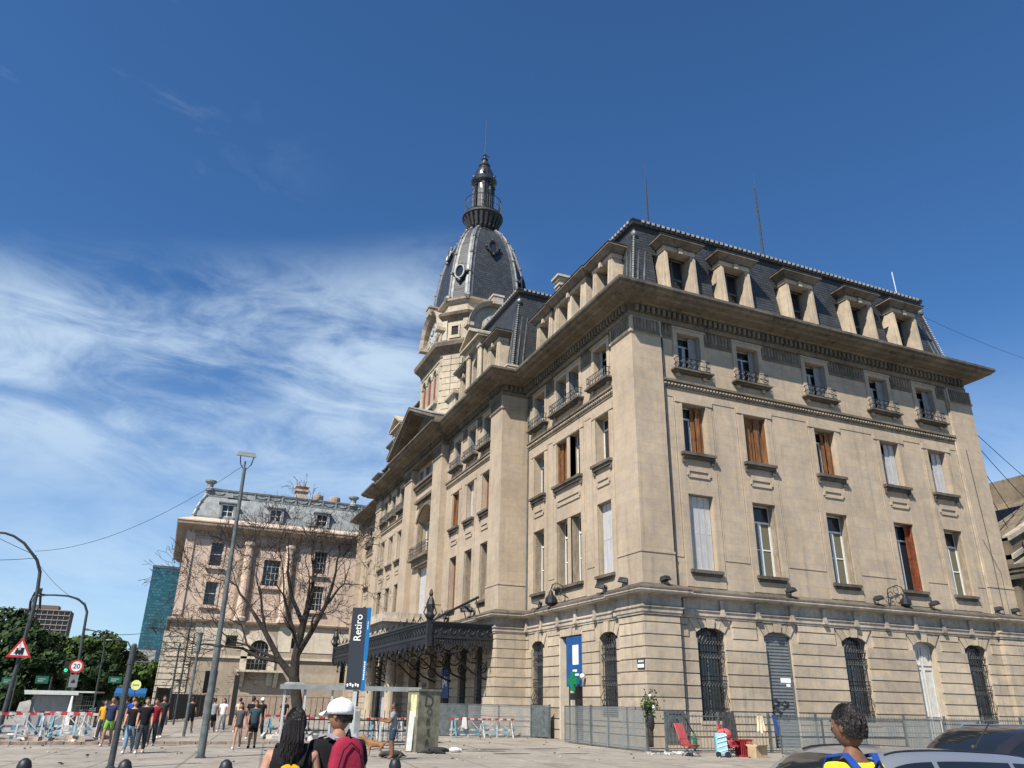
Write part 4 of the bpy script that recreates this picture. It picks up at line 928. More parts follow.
for i in (0, 2, 4, 6):
    p, q = Vector(O[i]), Vector(O[i+1]); d = (q-p); ln = d.length; d.normalize(); F = FR(p, d, Vector((d.y, -d.x)))
    if (F.n.x*(p.x-TX)+F.n.y*(p.y-TY)) < 0: F.n = -F.n
    F.quad(w, 0, ln, 23.5, 32.2, 0)
    zz = 24.0; k = 0
    while zz < 31.8:
        F.box(w, 0 if k % 2 else .25, ln*.5-.02, zz+.03, zz+.59, 0, .08); F.box(w, ln*.5+.02, ln if k % 2 else ln-.25, zz+.03, zz+.59, 0, .08); zz += .62; k += 1
tw = w.build('clock_tower', M['tower'], ST)
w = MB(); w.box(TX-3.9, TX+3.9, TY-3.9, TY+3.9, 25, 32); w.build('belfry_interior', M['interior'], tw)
w = MB()
for F in (Ff, Fs):
    for b_ in bw: F.box(w, b_[0]+.02, b_[1]-.02, 27.6, 30.3, -.16, -.08)
w.build('belfry_louvre', M['red_brown'], tw)
w = MB(); w.sweep(O, [(-.3, 31.7), (.06, 31.7), (.1, 32.0), (.3, 32.3), (.7, 32.6), (.78, 32.95), (.72, 33.1), (-.3, 33.4)], closed=True, side=1)
if True: pass
w.build('belfry_cornice', M['corn_dark'], tw)
w = MB(); O2 = octo(4.5, 1.75)
for i in range(8):
    p, q = O2[i], O2[(i+1) % 8]; w.poly([(*p, 33.0), (*q, 33.0), (*q, 36.4), (*p, 36.4)])
w.sweep(octo(4.5, 1.75), [(-.1, 33.2), (.12, 33.2), (.12, 33.7), (0, 33.75)], closed=True, side=1)
for i in (0, 2, 4, 6):
    p, q = Vector(O2[i]), Vector(O2[i+1]); d = (q-p); ln = d.length; d.normalize(); F = FR(p, d, Vector((d.y, -d.x)))
    if (F.n.x*(p.x-TX)+F.n.y*(p.y-TY)) < 0: F.n = -F.n
    ring(F, ln/2-.36, ln/2+.36, 34.15, 35.1, .16, -.02, .12, w); F.box(w, ln/2-.6, ln/2+.6, 33.8, 33.98, 0, .2)
    F.box(w, -.1, .4, 33.7, 35.8, 0, .14); F.box(w, ln-.4, ln+.1, 33.7, 35.8, 0, .14)
w.build('clock_stage', M['tower'], tw)
w = MB()
for i in (0, 2, 4, 6):
    p, q = Vector(O2[i]), Vector(O2[i+1]); d = (q-p); ln = d.length; d.normalize(); F = FR(p, d, Vector((d.y, -d.x)))
    if (F.n.x*(p.x-TX)+F.n.y*(p.y-TY)) < 0: F.n = -F.n
    F.box(w, ln/2-.35, ln/2+.35, 34.16, 35.09, 0, .02)
w.build('small_window', M['interior'], tw)
# cornice of the corners, arched hoods over the clocks
w = MB()
w0 = w; w = MB()
prof = [(-.3, 35.7), (.1, 35.7), (.15, 35.9), (.5, 36.15), (.58, 36.4), (.5, 36.48), (-.3, 36.6)]
for i in (0, 2, 4, 6):
    p, q = Vector(O2[i]), Vector(O2[i+1]); pr_, nx = Vector(O2[i-1]), Vector(O2[(i+2) % 8])
    a0 = p+(pr_-p).normalized()*.35; b0 = q+(nx-q).normalized()*.35
    w.sweep([tuple(a0), tuple(p), tuple(q), tuple(b0)], prof, side=1)
w.build('corner_cornice', M['corn_dark'], tw); w = MB()
Ff2 = FR((TX-4.5, TY), (0, 1), (-1, 0)); Fs2 = FR((TX, TY-4.5), (1, 0), (0, -1)); Fb2 = FR((TX, TY+4.5), (-1, 0), (0, 1)); Fe2 = FR((TX+4.5, TY), (0, -1), (1, 0))
for F in (Ff2, Fs2, Fb2, Fe2):
    rad0, rad1, zc = 2.5, 2.85, 34.95
    for k in range(16):
        t0, t1 = math.pi*k/16, math.pi*(k+1)/16
        P4 = lambda r_, t_, dd: F.p(r_*math.cos(t_), zc+r_*math.sin(t_), dd)
        w.hexa([P4(rad0, t0, -3), P4(rad0, t1, -3), P4(rad0, t1, .5), P4(rad0, t0, .5)], [P4(rad1, t0, -3), P4(rad1, t1, -3), P4(rad1, t1, .8), P4(rad1, t0, .8)])
        w.hexa([P4(0.02, t0, -.5), P4(0.02, t1, -.5), P4(0.02, t1, .05), P4(0.02, t0, .05)], [P4(rad0, t0, -.5), P4(rad0, t1, -.5), P4(rad0, t1, .05), P4(rad0, t0, .05)])
    for s_ in (-1, 1): F.box(w, *sorted((s_*2.35, s_*3.05)), 34.7, 35.05, -.3, .8)
    F.box(w, -.5, .5, zc+2.5, zc+3.45, -1.2, .95); F.box(w, -.6, .6, zc+3.3, zc+3.5, -1.2, 1.02)
w.build('clock_hood', M['ledge'], tw)
for F in (Ff2, Fs2):
    w = MB(); zc = 35.45
    w.hexa([F.p(1.35*math.cos(t_*.2618), zc+1.35*math.sin(t_*.2618), .05) for t_ in range(24)], [F.p(1.3*math.cos(t_*.2618), zc+1.3*math.sin(t_*.2618), .2) for t_ in range(24)])
    ck = w.build('clock', M['rustic'], tw)
w = MB()
for F in (Ff2, Fs2):
    zc = 35.45; w.hexa([F.p(1.08*math.cos(t_*.2618), zc+1.08*math.sin(t_*.2618), .2) for t_ in range(24)], [F.p(1.06*math.cos(t_*.2618), zc+1.06*math.sin(t_*.2618), .23) for t_ in range(24)])
w.build('clock_face', M['greyframe'], tw)
w = MB()
for F in (Ff2, Fs2):
    zc = 35.45
    for t_ in range(12): a_ = t_*math.pi/6; w.tube([F.p(.78*math.cos(a_), zc+.78*math.sin(a_), .25), F.p(.98*math.cos(a_), zc+.98*math.sin(a_), .25)], .035, 4)
    for a_, l_ in ((1.9, .55), (.4, .8)): w.tube([F.p(0, zc, .27), F.p(l_*math.cos(a_), zc+l_*math.sin(a_), .27)], .045, 4)
w.build('clock_hand', M['iron'], tw)
w = MB(); O3 = octo(4.15, 1.5)
for i in range(8):
    p, q = O3[i], O3[(i+1) % 8]; w.poly([(*p, 36.4), (*q, 36.4), (*q, 38.2), (*p, 38.2)])
w.sweep(O3, [(-.2, 37.75), (.08, 37.75), (.15, 37.9), (.4, 38.0), (.45, 38.18), (.3, 38.25), (-.4, 38.4)], closed=True, side=1)
w.build('dome_attic', M['tower'], tw)
# ---- dome
prof = [(38.2, 4.12), (39.8, 4.02), (41.4, 3.87), (42.7, 3.70), (43.9, 3.49), (45.2, 3.19), (46.3, 2.84), (47.0, 2.55), (47.6, 2.22), (48.1, 1.84), (48.4, 1.5)]
w = MB(); rings = []
for z, a_ in prof: rings.append([w.vert((x, y, z)) for x, y in octo(a_, a_*.36)])
for A, B in zip(rings, rings[1:]):
    for k in range(8): w.face((A[k], A[(k+1) % 8], B[(k+1) % 8], B[k]))
w.face(rings[-1]); dm = w.build('dome', slate_mat('dome_slate', (0.036, 0.041, 0.048), rows=.25, bw=.5, rough=.5), tw)
for k in range(8):
    w = MB(); pts = [Vector((*octo(a_, a_*.36)[k], z)) for z, a_ in prof]
    o_ = Vector((pts[0].x-TX, pts[0].y-TY, 0)).normalized()*.02
    w.tube([p+o_ for p in pts], [.15]*len(pts), 8)
    for p in pts[::2]: w.ball(p+o_*4, .21, 8, 5)
    # flat lead strip either side of the rib
    for s_ in (-1, 1):
        j = (k+s_) % 8; P2 = [Vector((*octo(a_, a_*.36)[j], z)) for z, a_ in prof]
        st2 = [p+(q-p).normalized()*.42+Vector((0, 0, .0)) for p, q in zip(pts, P2)]
        out = [Vector((p.x-TX, p.y-TY, 0)).normalized()*.05 for p in st2]
        for i in range(len(pts)-1): w.hexa([pts[i]+out[i]*.3, st2[i]+out[i]*.3, st2[i]+out[i], pts[i]+out[i]], [pts[i+1]+out[i+1]*.3, st2[i+1]+out[i+1]*.3, st2[i+1]+out[i+1], pts[i+1]+out[i+1]])
    w.ball(pts[0]+o_*8+Vector((0, 0, .1)), .42, 8, 6); w.build('dome_rib', M['zinc'], dm, smooth=False)
def oculus(pos, n_, s=1.0):
    n_ = Vector(n_).normalized(); w = MB(); q = n_.to_track_quat('X', 'Z').to_matrix().to_4x4(); w.m = Matrix.Translation(pos) @ q @ Matrix.Scale(s, 4)
    w.tube([(.35, .5*math.cos(t_*.3927), .78*math.sin(t_*.3927)) for t_ in range(16)], .13, 6, closed=True)
    gl = MB(); gl.m = w.m; gl.hexa([(-.4, .45*math.cos(t_*.3927), .7*math.sin(t_*.3927)) for t_ in range(16)], [(.3, .45*math.cos(t_*.3927), .7*math.sin(t_*.3927)) for t_ in range(16)]); gl.build('oculus_pane', M['glass'], dm)
    for y_, z_ in ((0, 1.0), (0, -.95)): w.ball((.3, y_, z_), .2, 8, 5)
    for s_ in (-1, 1): w.ball((.25, s_*.72, .05), .17, 8, 5)
    w.build('oculus', M['dark_metal'] if abs(n_.x) < .2 or n_.x > 0 else M['zinc'], dm)
def a_at(z):
    for (z0, a0), (z1, a1) in zip(prof, prof[1:]):
        if z0 <= z <= z1: return a0+(a1-a0)*(z-z0)/(z1-z0)
oculus((TX, TY-a_at(44.9)-.0, 44.9), (0, -1, .2)); oculus((TX-a_at(44.9), TY, 44.9), (-1, 0, .2)); oculus((TX+a_at(44.5), TY, 44.5), (1, 0, .2))
ac = a_at(41.3); cc = ac*(1-.36/2); oculus((TX-cc, TY-cc, 41.3), (-1, -1, .12)); oculus((TX+cc, TY-cc, 41.3), (1, -1, .12))
# ---- lantern
w = MB(); w.lathe([(1.5, 47.9), (1.66, 48.1), (1.66, 48.3), (1.45, 48.45), (1.38, 48.8), (1.5, 49.4), (1.85, 50.1), (2.12, 50.45), (2.22, 50.5), (2.22, 50.72), (2.05, 50.85), (1.2, 50.87)], TX, TY, 32)
for k in range(22):
    a_ = 2*math.pi*k/22; w.m = Matrix.Translation((TX, TY, 0)) @ Matrix.Rotation(a_, 4, 'Z'); w.hexa([(1.38, -.10, 48.8), (1.55, -.10, 48.8), (1.55, .10, 48.8), (1.38, .10, 48.8)], [(1.6, -.15, 50.3), (2.14, -.15, 50.48), (2.14, .15, 50.48), (1.6, .15, 50.3)]); w.ball((1.72, 0, 49.0), .11, 6, 4)
w.m = None
ln_ = w.build('lantern_gallery', M['fascia'], tw)
w = MB(); w.lathe([(1.66, 48.25), (1.76, 48.33), (1.66, 48.42)], TX, TY, 32); w.build('gallery_ring', M['zinc'], tw)
w = MB(); rr = 1.98
for zz, t_ in ((51.0, .03), (51.8, .02), (52.7, .04)): w.tube([(TX+rr*math.cos(k*math.pi/16), TY+rr*math.sin(k*math.pi/16), zz) for k in range(32)], t_, 5, closed=True)
for k in range(48): a_ = k*math.pi/24; w.tube([(TX+rr*math.cos(a_), TY+rr*math.sin(a_), 50.86), (TX+rr*math.cos(a_), TY+rr*math.sin(a_), 52.7)], .016, 4)
w.build('gallery_railing', M['iron'], tw)
w = MB(); w.lathe([(1.0, 50.87), (1.0, 55.0), (1.15, 55.1), (1.4, 55.3), (1.45, 55.55), (1.35, 55.7), (1.25, 55.8), (1.15, 56.0), (1.05, 56.5), (.88, 57.0), (.66, 57.4), (.5, 57.7)], TX, TY, 24)
w.m = None
for k in range(8):
    a_ = math.pi*k/4+.39; w.m = Matrix.Translation((TX, TY, 0)) @ Matrix.Rotation(a_, 4, 'Z'); w.box(.95, 1.22, -.12, .12, 50.9, 54.9); w.box(.95, 1.28, -.17, .17, 54.6, 54.8)
    if k % 2: w.ball((1.12, 0, 56.3), .2, 8, 5, (1, 1, 1.4))
w.m = None; w.build('lantern', M['lantern_metal'], tw, smooth=False)
w = MB()
for k in range(8):
    a_ = math.pi*k/4; w.m = Matrix.Translation((TX, TY, 0)) @ Matrix.Rotation(a_, 4, 'Z'); w.box(.98, 1.03, -.22, .22, 51.4, 54.1); w.ball((1.0, 0, 54.1), .22, 10, 6, (.15, 1, 1))
w.m = None; w.build('lantern_opening', M['black'], tw)
w = MB(); w.lathe([(.62, 57.6), (.68, 57.75), (.6, 57.95), (.35, 58.1), (.28, 58.5), (.4, 58.65), (.2, 58.85), (.14, 59.1), (.24, 59.25), (.1, 59.45), (.05, 59.7), (.03, 62), (.015, 64.4)], TX, TY, 12)
w.box(TX-.05, TX+.6, TY-.03, TY+.03, 59.2, 59.32); w.build('finial', M['dark_metal'], tw)
# ================================================================== porch and iron canopy
w = MB(); w.box(15.6, 19.4, 62.4, 70.0, 6.0, 6.7); w.box(15.75, 19.4, 62.55, 69.85, 6.7, 7.7); w.box(15.35, 19.4, 62.15, 70.25, 7.7, 7.95); w.box(15.6, 19.4, 62.4, 70.0, 7.95, 8.45)
w.build('porch_entablature', M['ledge'], ST)
for y in (62.95, 69.4):
    w = MB(); w.lathe([(.55, 0), (.55, .3), (.48, .35), (.42, .6), (.42, 3.0), (.37, 5.4), (.42, 5.5), (.52, 5.75), (.52, 6.0)], 16.6, y, 16); w.build('porch_column', M['rustic'], ST)
cn = MB(); y0, y1, x0, x1 = 48.0, 78.0, 14.9, 19.25
def truss(mbb, F, L_, z0, z1):
    F.box(mbb, 0, L_, z1-.16, z1, -.1, .12); F.box(mbb, 0, L_, z0+.42, z0+.55, -.05, .07); F.box(mbb, 0, L_, z0+.55, z1-.16, -.02, .02)
    F.box(mbb, 0, L_, z1, z1+.07, -.16, .2)
    n = int(L_/.62)
    for k in range(n):
        u = (k+.5)*L_/n; mbb.tube([F.p(u+.19*math.cos(t_), (z0+.55+z1-.16)/2+.19*math.sin(t_), .05) for t_ in [q*math.pi/4 for q in range(8)]], .025, 4, closed=True)
    n = int(L_/.16)
    for k in range(n):
        u = (k+.5)*L_/n; h = .50+.16*math.cos(k*.8); F.box(mbb, u-.055, u+.055, z0+.42-h, z0+.42, 0, .03)
truss(cn, FR((x0, y0), (0, 1), (-1, 0)), y1-y0, 5.1, 6.42); truss(cn, FR((x0, y0), (1, 0), (0, -1)), x1-x0, 5.1, 6.42); truss(cn, FR((x0, y1), (1, 0), (0, 1)), x1-x0, 5.1, 6.42)
can = cn.build('canopy', M['iron'], ST)
w = MB(); w.box(x0+.1, x1, y0+.1, y1-.1, 6.2, 6.3); w.build('canopy_roof', M['dark_metal'], can)
for (x, y) in ((x0, y0), (x0, y1)):
    w = MB(); w.box(x-.16, x+.16, y-.16, y+.16, 5.0, 6.9); w.lathe([(.3, 6.7), (.34, 6.85), (.2, 7.0), (.26, 7.3), (.30, 7.5), (.2, 7.8), (.1, 8.0), (.14, 8.15), (.05, 8.45)], x, y, 8)
    for a_ in range(4): w.tube([(x+.15*math.cos(a_*1.57), y+.15*math.sin(a_*1.57), 6.6), (x+.42*math.cos(a_*1.57), y+.42*math.sin(a_*1.57), 7.0), (x+.25*math.cos(a_*1.57), y+.25*math.sin(a_*1.57), 7.4)], .04, 5)
    w.build('canopy_finial', M['iron'], can)
w = MB()
n = 17
for k in range(n):
    y = y0+2+(y1-y0-4)*k/(n-1); w.tube([(x0, y-.6, 6.62), (x0, y, 6.95), (x0, y+.6, 6.62)], .035, 4); w.tube([(x0, y, 6.62), (x0, y, 7.08)], .03, 4)
w.build('canopy_cresting', M['iron'], can)
for y in [49.0, 52.8, 56.0, 59.6, 62.6, 69.8, 72.8, 76.4]:
    w = MB(); w.tube([(19.2, y, 3.2), (18.2, y, 3.6), (17.0, y, 4.6), (15.4, y, 5.3), (15.0, y, 5.6)], .07, 5)
    for cx, cz, rr in ((18.3, 4.7, .55), (17.2, 5.3, .36), (18.9, 3.9, .3), (16.3, 5.55, .24)):
        w.tube([(cx+rr*math.cos(t_), y, cz+rr*math.sin(t_)) for t_ in [q*math.pi/5 for q in range(10)]], .045, 5, closed=True)
        w.tube([(cx+rr*.5*math.cos(t_), y, cz+rr*.5*math.sin(t_)) for t_ in [q*math.pi/4 for q in range(8)]], .03, 4, closed=True)
    w.box(15.0, 19.2, y-.05, y+.05, 5.75, 5.95); w.build('canopy_bracket', M['iron'], can)
w = MB()
for x in (15.6, 16.7, 17.8, 18.8):
    w.tube([(x, 48.05, 5.0), (x, 48.05, 4.3)], .04, 4); w.tube([(x+.26*math.cos(t_), 48.05, 4.95+.26*math.sin(t_)) for t_ in [q*math.pi/5 for q in range(10)]], .05, 5, closed=True); w.ball((x, 48.05, 4.2), .09, 6, 4)
for k in range(18):
    y = 49+k*1.6
    w.tube([(15.0, y, 5.1), (15.0, y, 4.35)], .035, 4); w.tube([(15.0, y+.3*math.cos(t_), 4.9+.3*math.sin(t_)) for t_ in [q*math.pi/5 for q in range(10)]], .045, 5, closed=True); w.ball((15.0, y, 4.3), .1, 6, 4)
w.box(14.97, 15.03, 48.9, 76.6, 5.06, 5.12); w.build('canopy_fringe', M['iron'], can)
for y in (50.1, 53.6, 57.0):
    pass
w = MB(); w.box(19.42, 19.5, 57.05, 58.85, 2.1, 4.1); bn = w.build('blue_banner', M['deep_blue'], ST)
w = MB()
for (a_, b_, c_, e_) in ((57.5, 57.7, 2.9, 3.5), (57.9, 58.1, 3.1, 3.6), (58.25, 58.45, 2.8, 3.4), (57.7, 57.9, 3.1, 3.25), (58.1, 58.25, 3.0, 3.15)): w.box(19.405, 19.42, a_, b_, c_, e_)
w.build('banner_mark', M['sign_white'], bn)
w = MB()
for z in (2.6, 2.85, 3.0): w.box(18.86, 18.9, 60.8, 61.9, z, z+.16)
w.build('wall_plate', M['sign_dark'], ST)
# ================================================================== second building (across the forecourt)
AN = thing('annex_building', 'pinkish four storey block with grey zinc roof and half columns behind the bare tree', 'building', (-.4, 110, 0))
FA = FR((0, 110), (1, 0), (0, -1)); FAs = FR((-.4, 110), (0, 1), (-1, 0)); XR = 40.0
an_w = [(3.3, 4.9, 18.0, 21.0), (10.3, 12.5, 15.9, 19.3), (16.9, 18.7, 13.1, 16.3), (16.9, 18.7, 18.0, 21.0), (3.4, 4.9, 13.0, 15.9), (24, 26, 18, 21), (24, 26, 13, 16), (31, 33, 18, 21)]
w = MB(); wall(w, FA, 0.1, XR, 11.0, 22.5, an_w, dep=.4); w.box(.0, .6, 110.01, 140, 11, 22.5)
for k in range(3): FA.box(w, .0+k*.0, 1.1, 11.6+.0, 22.4, 0, .18) if k == 0 else None
w.build('upper_wall', M['annex_up'], AN)
w = MB()
for a_, b_, c_, e_ in an_w:
    ring(FA, a_, b_, c_, e_, .22, 0, .1, w); FA.box(w, a_-.4, b_+.4, c_-.42, c_-.22, 0, .35)
for u in (10.25, 17.0): ring(FA, u, u+1.6, 12.2, 12.75, .12, 0, .08, w)
w.build('window_surround', M['annex_up'], AN)
w = MB()
for u0_a in (8.2, 13.6):
    w.lathe([(.8, 11.2), (.8, 11.6), (.62, 11.8), (.62, 16), (.56, 20.6), (.65, 20.8), (.78, 21.0), (.8, 21.4)], u0_a, 109.9, 14)
for u0_a in (): w.lathe([(.95, 11.2), (.95, 11.8), (.75, 12.0), (.78, 16), (.70, 20.3), (.8, 20.5), (1.0, 20.8), (1.05, 21.4)], u0_a, 109.75, 14)
w.build('half_column', M['annex_up'], AN)
w = MB(); FA.box(w, 7.1, 9.4, 11, 22.3, 0, .06); FA.box(w, 12.5, 14.8, 11, 22.3, 0, .06); FA.box(w, 9.4, 12.5, 20.9, 22.3, 0, .2); w.build('column_panel', M['annex_dirty'], AN)
for a_, b_, c_, e_ in an_w:
    w = MB(); F = FA; F.box(w, a_, a_+.1, c_, e_, -.35, -.25); F.box(w, b_-.1, b_, c_, e_, -.35, -.25)
    F.box(w, a_, b_, (c_+e_)/2-.05, (c_+e_)/2+.05, -.34, -.27)
    if a_ > 8: 
        for k in range(1, 4): F.box(w, a_+(b_-a_)*k/4-.025, a_+(b_-a_)*k/4+.025, c_, e_, -.34, -.26); F.box(w, a_, b_, c_+(e_-c_)*k/4-.025, c_+(e_-c_)*k/4+.025, -.339, -.27)
    o = w.build('window', M['greyframe'], AN); w = MB(); F.quad(w, a_, b_, c_, e_, -.33); w.build('pane', M['glass'], o)
low_o = [(9.95, 12.4, 5.15, 9.0), (5.1, 6.6, 0, 5.0), (7.0, 8.3, 8.0, 9.3), (15.2, 16.6, 8.1, 9.4), (22, 24, 4, 8)]
w = MB(); wall(w, FA, .1, XR, 0, 10.9, low_o, dep=.5); w.box(.0, .5, 110.01, 140, 0, 10.9)
archfill(w, FA, 9.95, 12.4, 7.6, 8.95, 9.01, -.5, 0, 12); w.build('lower_wall', M['annex_dull'], AN)
w = MB(); FA.box(w, 3.0, 6.9, 7.6, 10.7, 0, .06); FA.box(w, 8.35, 9.0, 7.6, 10.7, 0, .06); FA.box(w, 13.35, 15.15, 7.6, 10.7, 0, .06); FA.box(w, 16.65, 39, 7.6, 10.7, 0, .06); FA.box(w, 6.9, 8.35, 9.4, 10.7, 0, .06); w.build('pale_band', M['annex_low'], AN)
w = MB(); zz = .3
while zz < 9: FA.box(w, -.35, 3.0, zz, zz+.62, -.02, .16); FAs.box(w, -.1, 3, zz, zz+.62, 0, .0+.12) ; zz += .72
w.build('corner_quoin', M['annex_low'], AN)
w = MB(); FA.box(w, .1, XR, 6.6, 6.9, 0, .25); FA.box(w, 3.2, XR, .0, 6.55, 0, .03) if False else None
Ai = arcpts(9.95, 12.4, 7.6, 8.95, 12); Bi = arcpts(9.0, 13.35, 7.6, 10.2, 12)
for k in range(12): w.hexa([FA.p(*Ai[k], 0), FA.p(*Ai[k+1], 0), FA.p(*Ai[k+1], .2), FA.p(*Ai[k], .2)], [FA.p(*Bi[k], 0), FA.p(*Bi[k+1], 0), FA.p(*Bi[k+1], .2), FA.p(*Bi[k], .2)])
FA.box(w, 9.0, 9.8, 4.0, 7.6, 0, .25); FA.box(w, 12.55, 13.35, 3.4, 7.6, 0, .25); FA.box(w, 8.8, 14.4, 5.0, 5.25, 0, 1.4)
for u in (9.2, 13.4): w.hexa([FA.p(u, 3.2, 0), FA.p(u+.5, 3.2, 0), FA.p(u+.5, 3.2, .3), FA.p(u, 3.2, .3)], [FA.p(u, 5.0, 0), FA.p(u+.5, 5.0, 0), FA.p(u+.5, 5.0, 1.3), FA.p(u, 5.0, 1.3)])
w.build('arched_balcony', M['annex_low'], AN)
for a_, b_, c_, e_ in low_o: w = MB(); FA.box(w, a_, b_, c_, e_, -.6, -.4); w.build('dark_opening', M['black'], AN)
w = MB()
for a_, b_, c_, e_ in (low_o[0],):
    for k in range(1, 5): FA.box(w, a_+(b_-a_)*k/5-.03, a_+(b_-a_)*k/5+.03, c_, e_-.4, -.4, -.36)
    for k in range(1, 4): FA.box(w, a_, b_, c_+k*.9, c_+k*.9+.05, -.4, -.35)
w.build('glazing_bar', M['greyframe'], AN)
w = MB(); FA.box(w, .1, XR, .02, 2.4, 0, .05); w.build('plinth', M['annex_dirty'], AN)
w = MB(); an_path = [(XR, 110), (-.4+.4, 110), (0, 140)]
w.sweep(an_path, [(-.2, 10.7), (.2, 10.7), (.45, 10.95), (.5, 11.15), (.1, 11.3), (-.2, 11.3)], side=-1)
w.build('belt_cornice', M['annex_dirty'], AN)
w = MB(); w.sweep(an_path, [(-.2, 21.4), (.12, 21.4), (.14, 21.7), (.05, 21.8), (.1, 22.0), (.08, 22.3), (.2, 22.4), (.9, 22.75), (1.3, 23.0), (1.35, 23.35), (1.3, 23.45), (-.2, 23.6)], side=-1)
k = .3
while k < 30: FA.box(w, k, k+.25, 22.05, 22.35, .05, .3); k += .5
w.build('main_cornice', M['annex_dirty'], AN)
w = MB(); w.sweep(an_path, [(1.36, 23.36), (1.42, 23.4), (1.42, 23.55), (.3, 24.0), (-.4, 24.3), (-.5, 24.2)], side=-1, caps=False); w.build('cornice_top', M['annex_up'], AN)
w = MB(); rp = [(.4, 24.0), (.45, 24.6), (.7, 25.6), (1.1, 26.6), (1.7, 27.6)]
w.sweep([(XR, 110), (0, 110), (0, 140)], [(-o, z) for o, z in rp]+[(-9, 27.7)], side=-1, caps=False); rf = w.build('roof', M['zinc_dull'], AN)
w = MB(); zp = [(XR-2, 111.7), (1.7, 111.7), (1.7, 138)]
w.sweep(zp, [(-.1, 27.5), (.1, 27.5), (.12, 27.7), (.02, 27.75), (.02, 28.4), (.12, 28.45), (.18, 28.65), (-.1, 28.75)], side=-1)
Fz = FR((0, 111.7), (1, 0), (0, -1)); k = 2.2
while k < 30:
    Fz.box(w, k, k+.16, 27.7, 28.45, 0, .14); w.tube([Fz.p(k+.3, 28.1, .08), Fz.p(k+.8, 27.85, .08), Fz.p(k+1.4, 27.95, .08), Fz.p(k+1.7, 28.2, .08)], .06, 4); k += 1.9
w.build('roof_cresting', M['zinc_dull'], rf)
w = MB(); w.tube([(o*.9+.05, 110+o, z) for o, z in rp], .2, 6)
for o, z in rp: w.ball((o*.9+.02, 110+o, z), .3, 8, 5)
w.build('roof_hip', M['zinc_dull'], rf)
w = MB()
for x in (1.9, 21.9): w.lathe([(.55, 28.3), (.6, 28.6), (.4, 28.8), (.45, 29.3), (.75, 29.5), (.8, 29.7), (.4, 29.85)], x, 111.8, 10)
w.build('roof_urn', M['zinc_dull'], AN)
for x in (4.6, 11.0, 17.4, 24.5, 31): 
    w = MB(); FA.box(w, x-1.05, x-.75, 24.5, 26.2, -.55, -.2); FA.box(w, x+.75, x+1.05, 24.5, 26.2, -.55, -.2); FA.box(w, x-1.05, x+1.05, 26.2, 26.5, -1.6, -.15); FA.box(w, x-1.25, x+1.25, 26.5, 26.65, -1.6, -.02); FA.box(w, x-1.0, x+1.0, 24.5, 26.4, -1.6, -.56)
    o = w.build('dormer', M['zinc_dull'], AN); w = MB(); FA.box(w, x-.75, x+.75, 24.6, 26.2, -.56, -.5); w.build('pane', M['glass'], o)
    w = MB(); FA.box(w, x-.04, x+.04, 24.6, 26.2, -.5, -.45); FA.box(w, x-.75, x+.75, 25.35, 25.42, -.5, -.46); FA.box(w, x-.75, x-.66, 24.6, 26.2, -.5, -.46); FA.box(w, x+.66, x+.75, 24.6, 26.2, -.5, -.46); w.build('window_frame', M['whiteframe'], o)
w = MB(); w.box(13.7, 15.3, 113, 114.5, 27.5, 30.4); w.box(13.5, 15.5, 112.8, 114.7, 30.0, 30.25); w.box(13.5, 15.5, 112.8, 114.7, 30.7, 30.95); w.box(13.75, 15.25, 113.1, 114.4, 30.4, 30.7); w.build('chimney', M['annex_up'], AN)
for x in (16.9, 19.4): w = MB(); w.lathe([(.75, 27.6), (.85, 29.4), (.8, 29.7), (.4, 29.9)], x, 113.5, 14); w.build('water_tank', M['annex_dirty'], AN)
# ================================================================== neighbour on the right
NB = thing('side_hall', 'grimy stone hall with sloping coping, right of the big station facade', 'building', (49.5, 33.5, 0))
w = MB(); Y = 33.2
w.prism([(49.2, Y, 0), (70, Y, 0), (70, Y, 18.4), (57, Y, 18.4), (56.8, Y, 16.6), (51.6, Y, 13.4), (49.2, Y, 12.4)], (0, 14, 0)); w.build('gable_wall', M['corn'], NB)
w = MB()
for t_ in (0, 1.0, 1.5): w.prism([(49.2, Y-.18+.05*t_, 12.2-t_*1.2), (51.6, Y-.18+.05*t_, 13.3-t_*1.2), (57, Y-.18+.05*t_, 16.6-t_*1.2), (57, Y-.18+.05*t_, 16.95-t_*1.2), (51.6, Y-.18+.05*t_, 13.65-t_*1.2), (49.2, Y-.18+.05*t_, 12.5-t_*1.2)], (0, .6, 0))
w.box(56.9, 62, Y-.25, Y+2, 18.2, 18.7); w.build('sloping_coping', M['ledge'], NB)
w = MB(); w.box(48.7, 62, Y-1.5, Y+1, 10.35, 10.6); w.box(48.8, 62, Y-1.35, Y+1, 10.1, 10.35); w.box(48.9, 62, Y-1.1, Y+1, 9.7, 10.1); w.build('projecting_cornice', M['grime_shade'], NB)
w = MB(); w.box(49.25, 62, Y-.12, Y+.02, 7.6, 9.7); w.build('shadow_frieze', M['grime_shade'], NB)  # dark strip whose colour stands for the shade under the cornice
w = MB()
for k in range(6): w.ball((52.0+.08*k, Y-.4, 6.4+.46*k), .3-.02*k, 8, 6)
w.build('carved_drop', M['annex_low'], NB)
w = MB(); w.tube([(50.0, Y-.5, 10.5), (50.0, Y-.5, 11.9)], .08, 6); w.ball((50.0, Y-.5, 11.9), .18, 8, 6, (1, 1, 1.8)); w.box(50.0, 50.9, Y-.6, Y-.4, 11.2, 11.45); w.build('roof_siren', M['black'], NB)
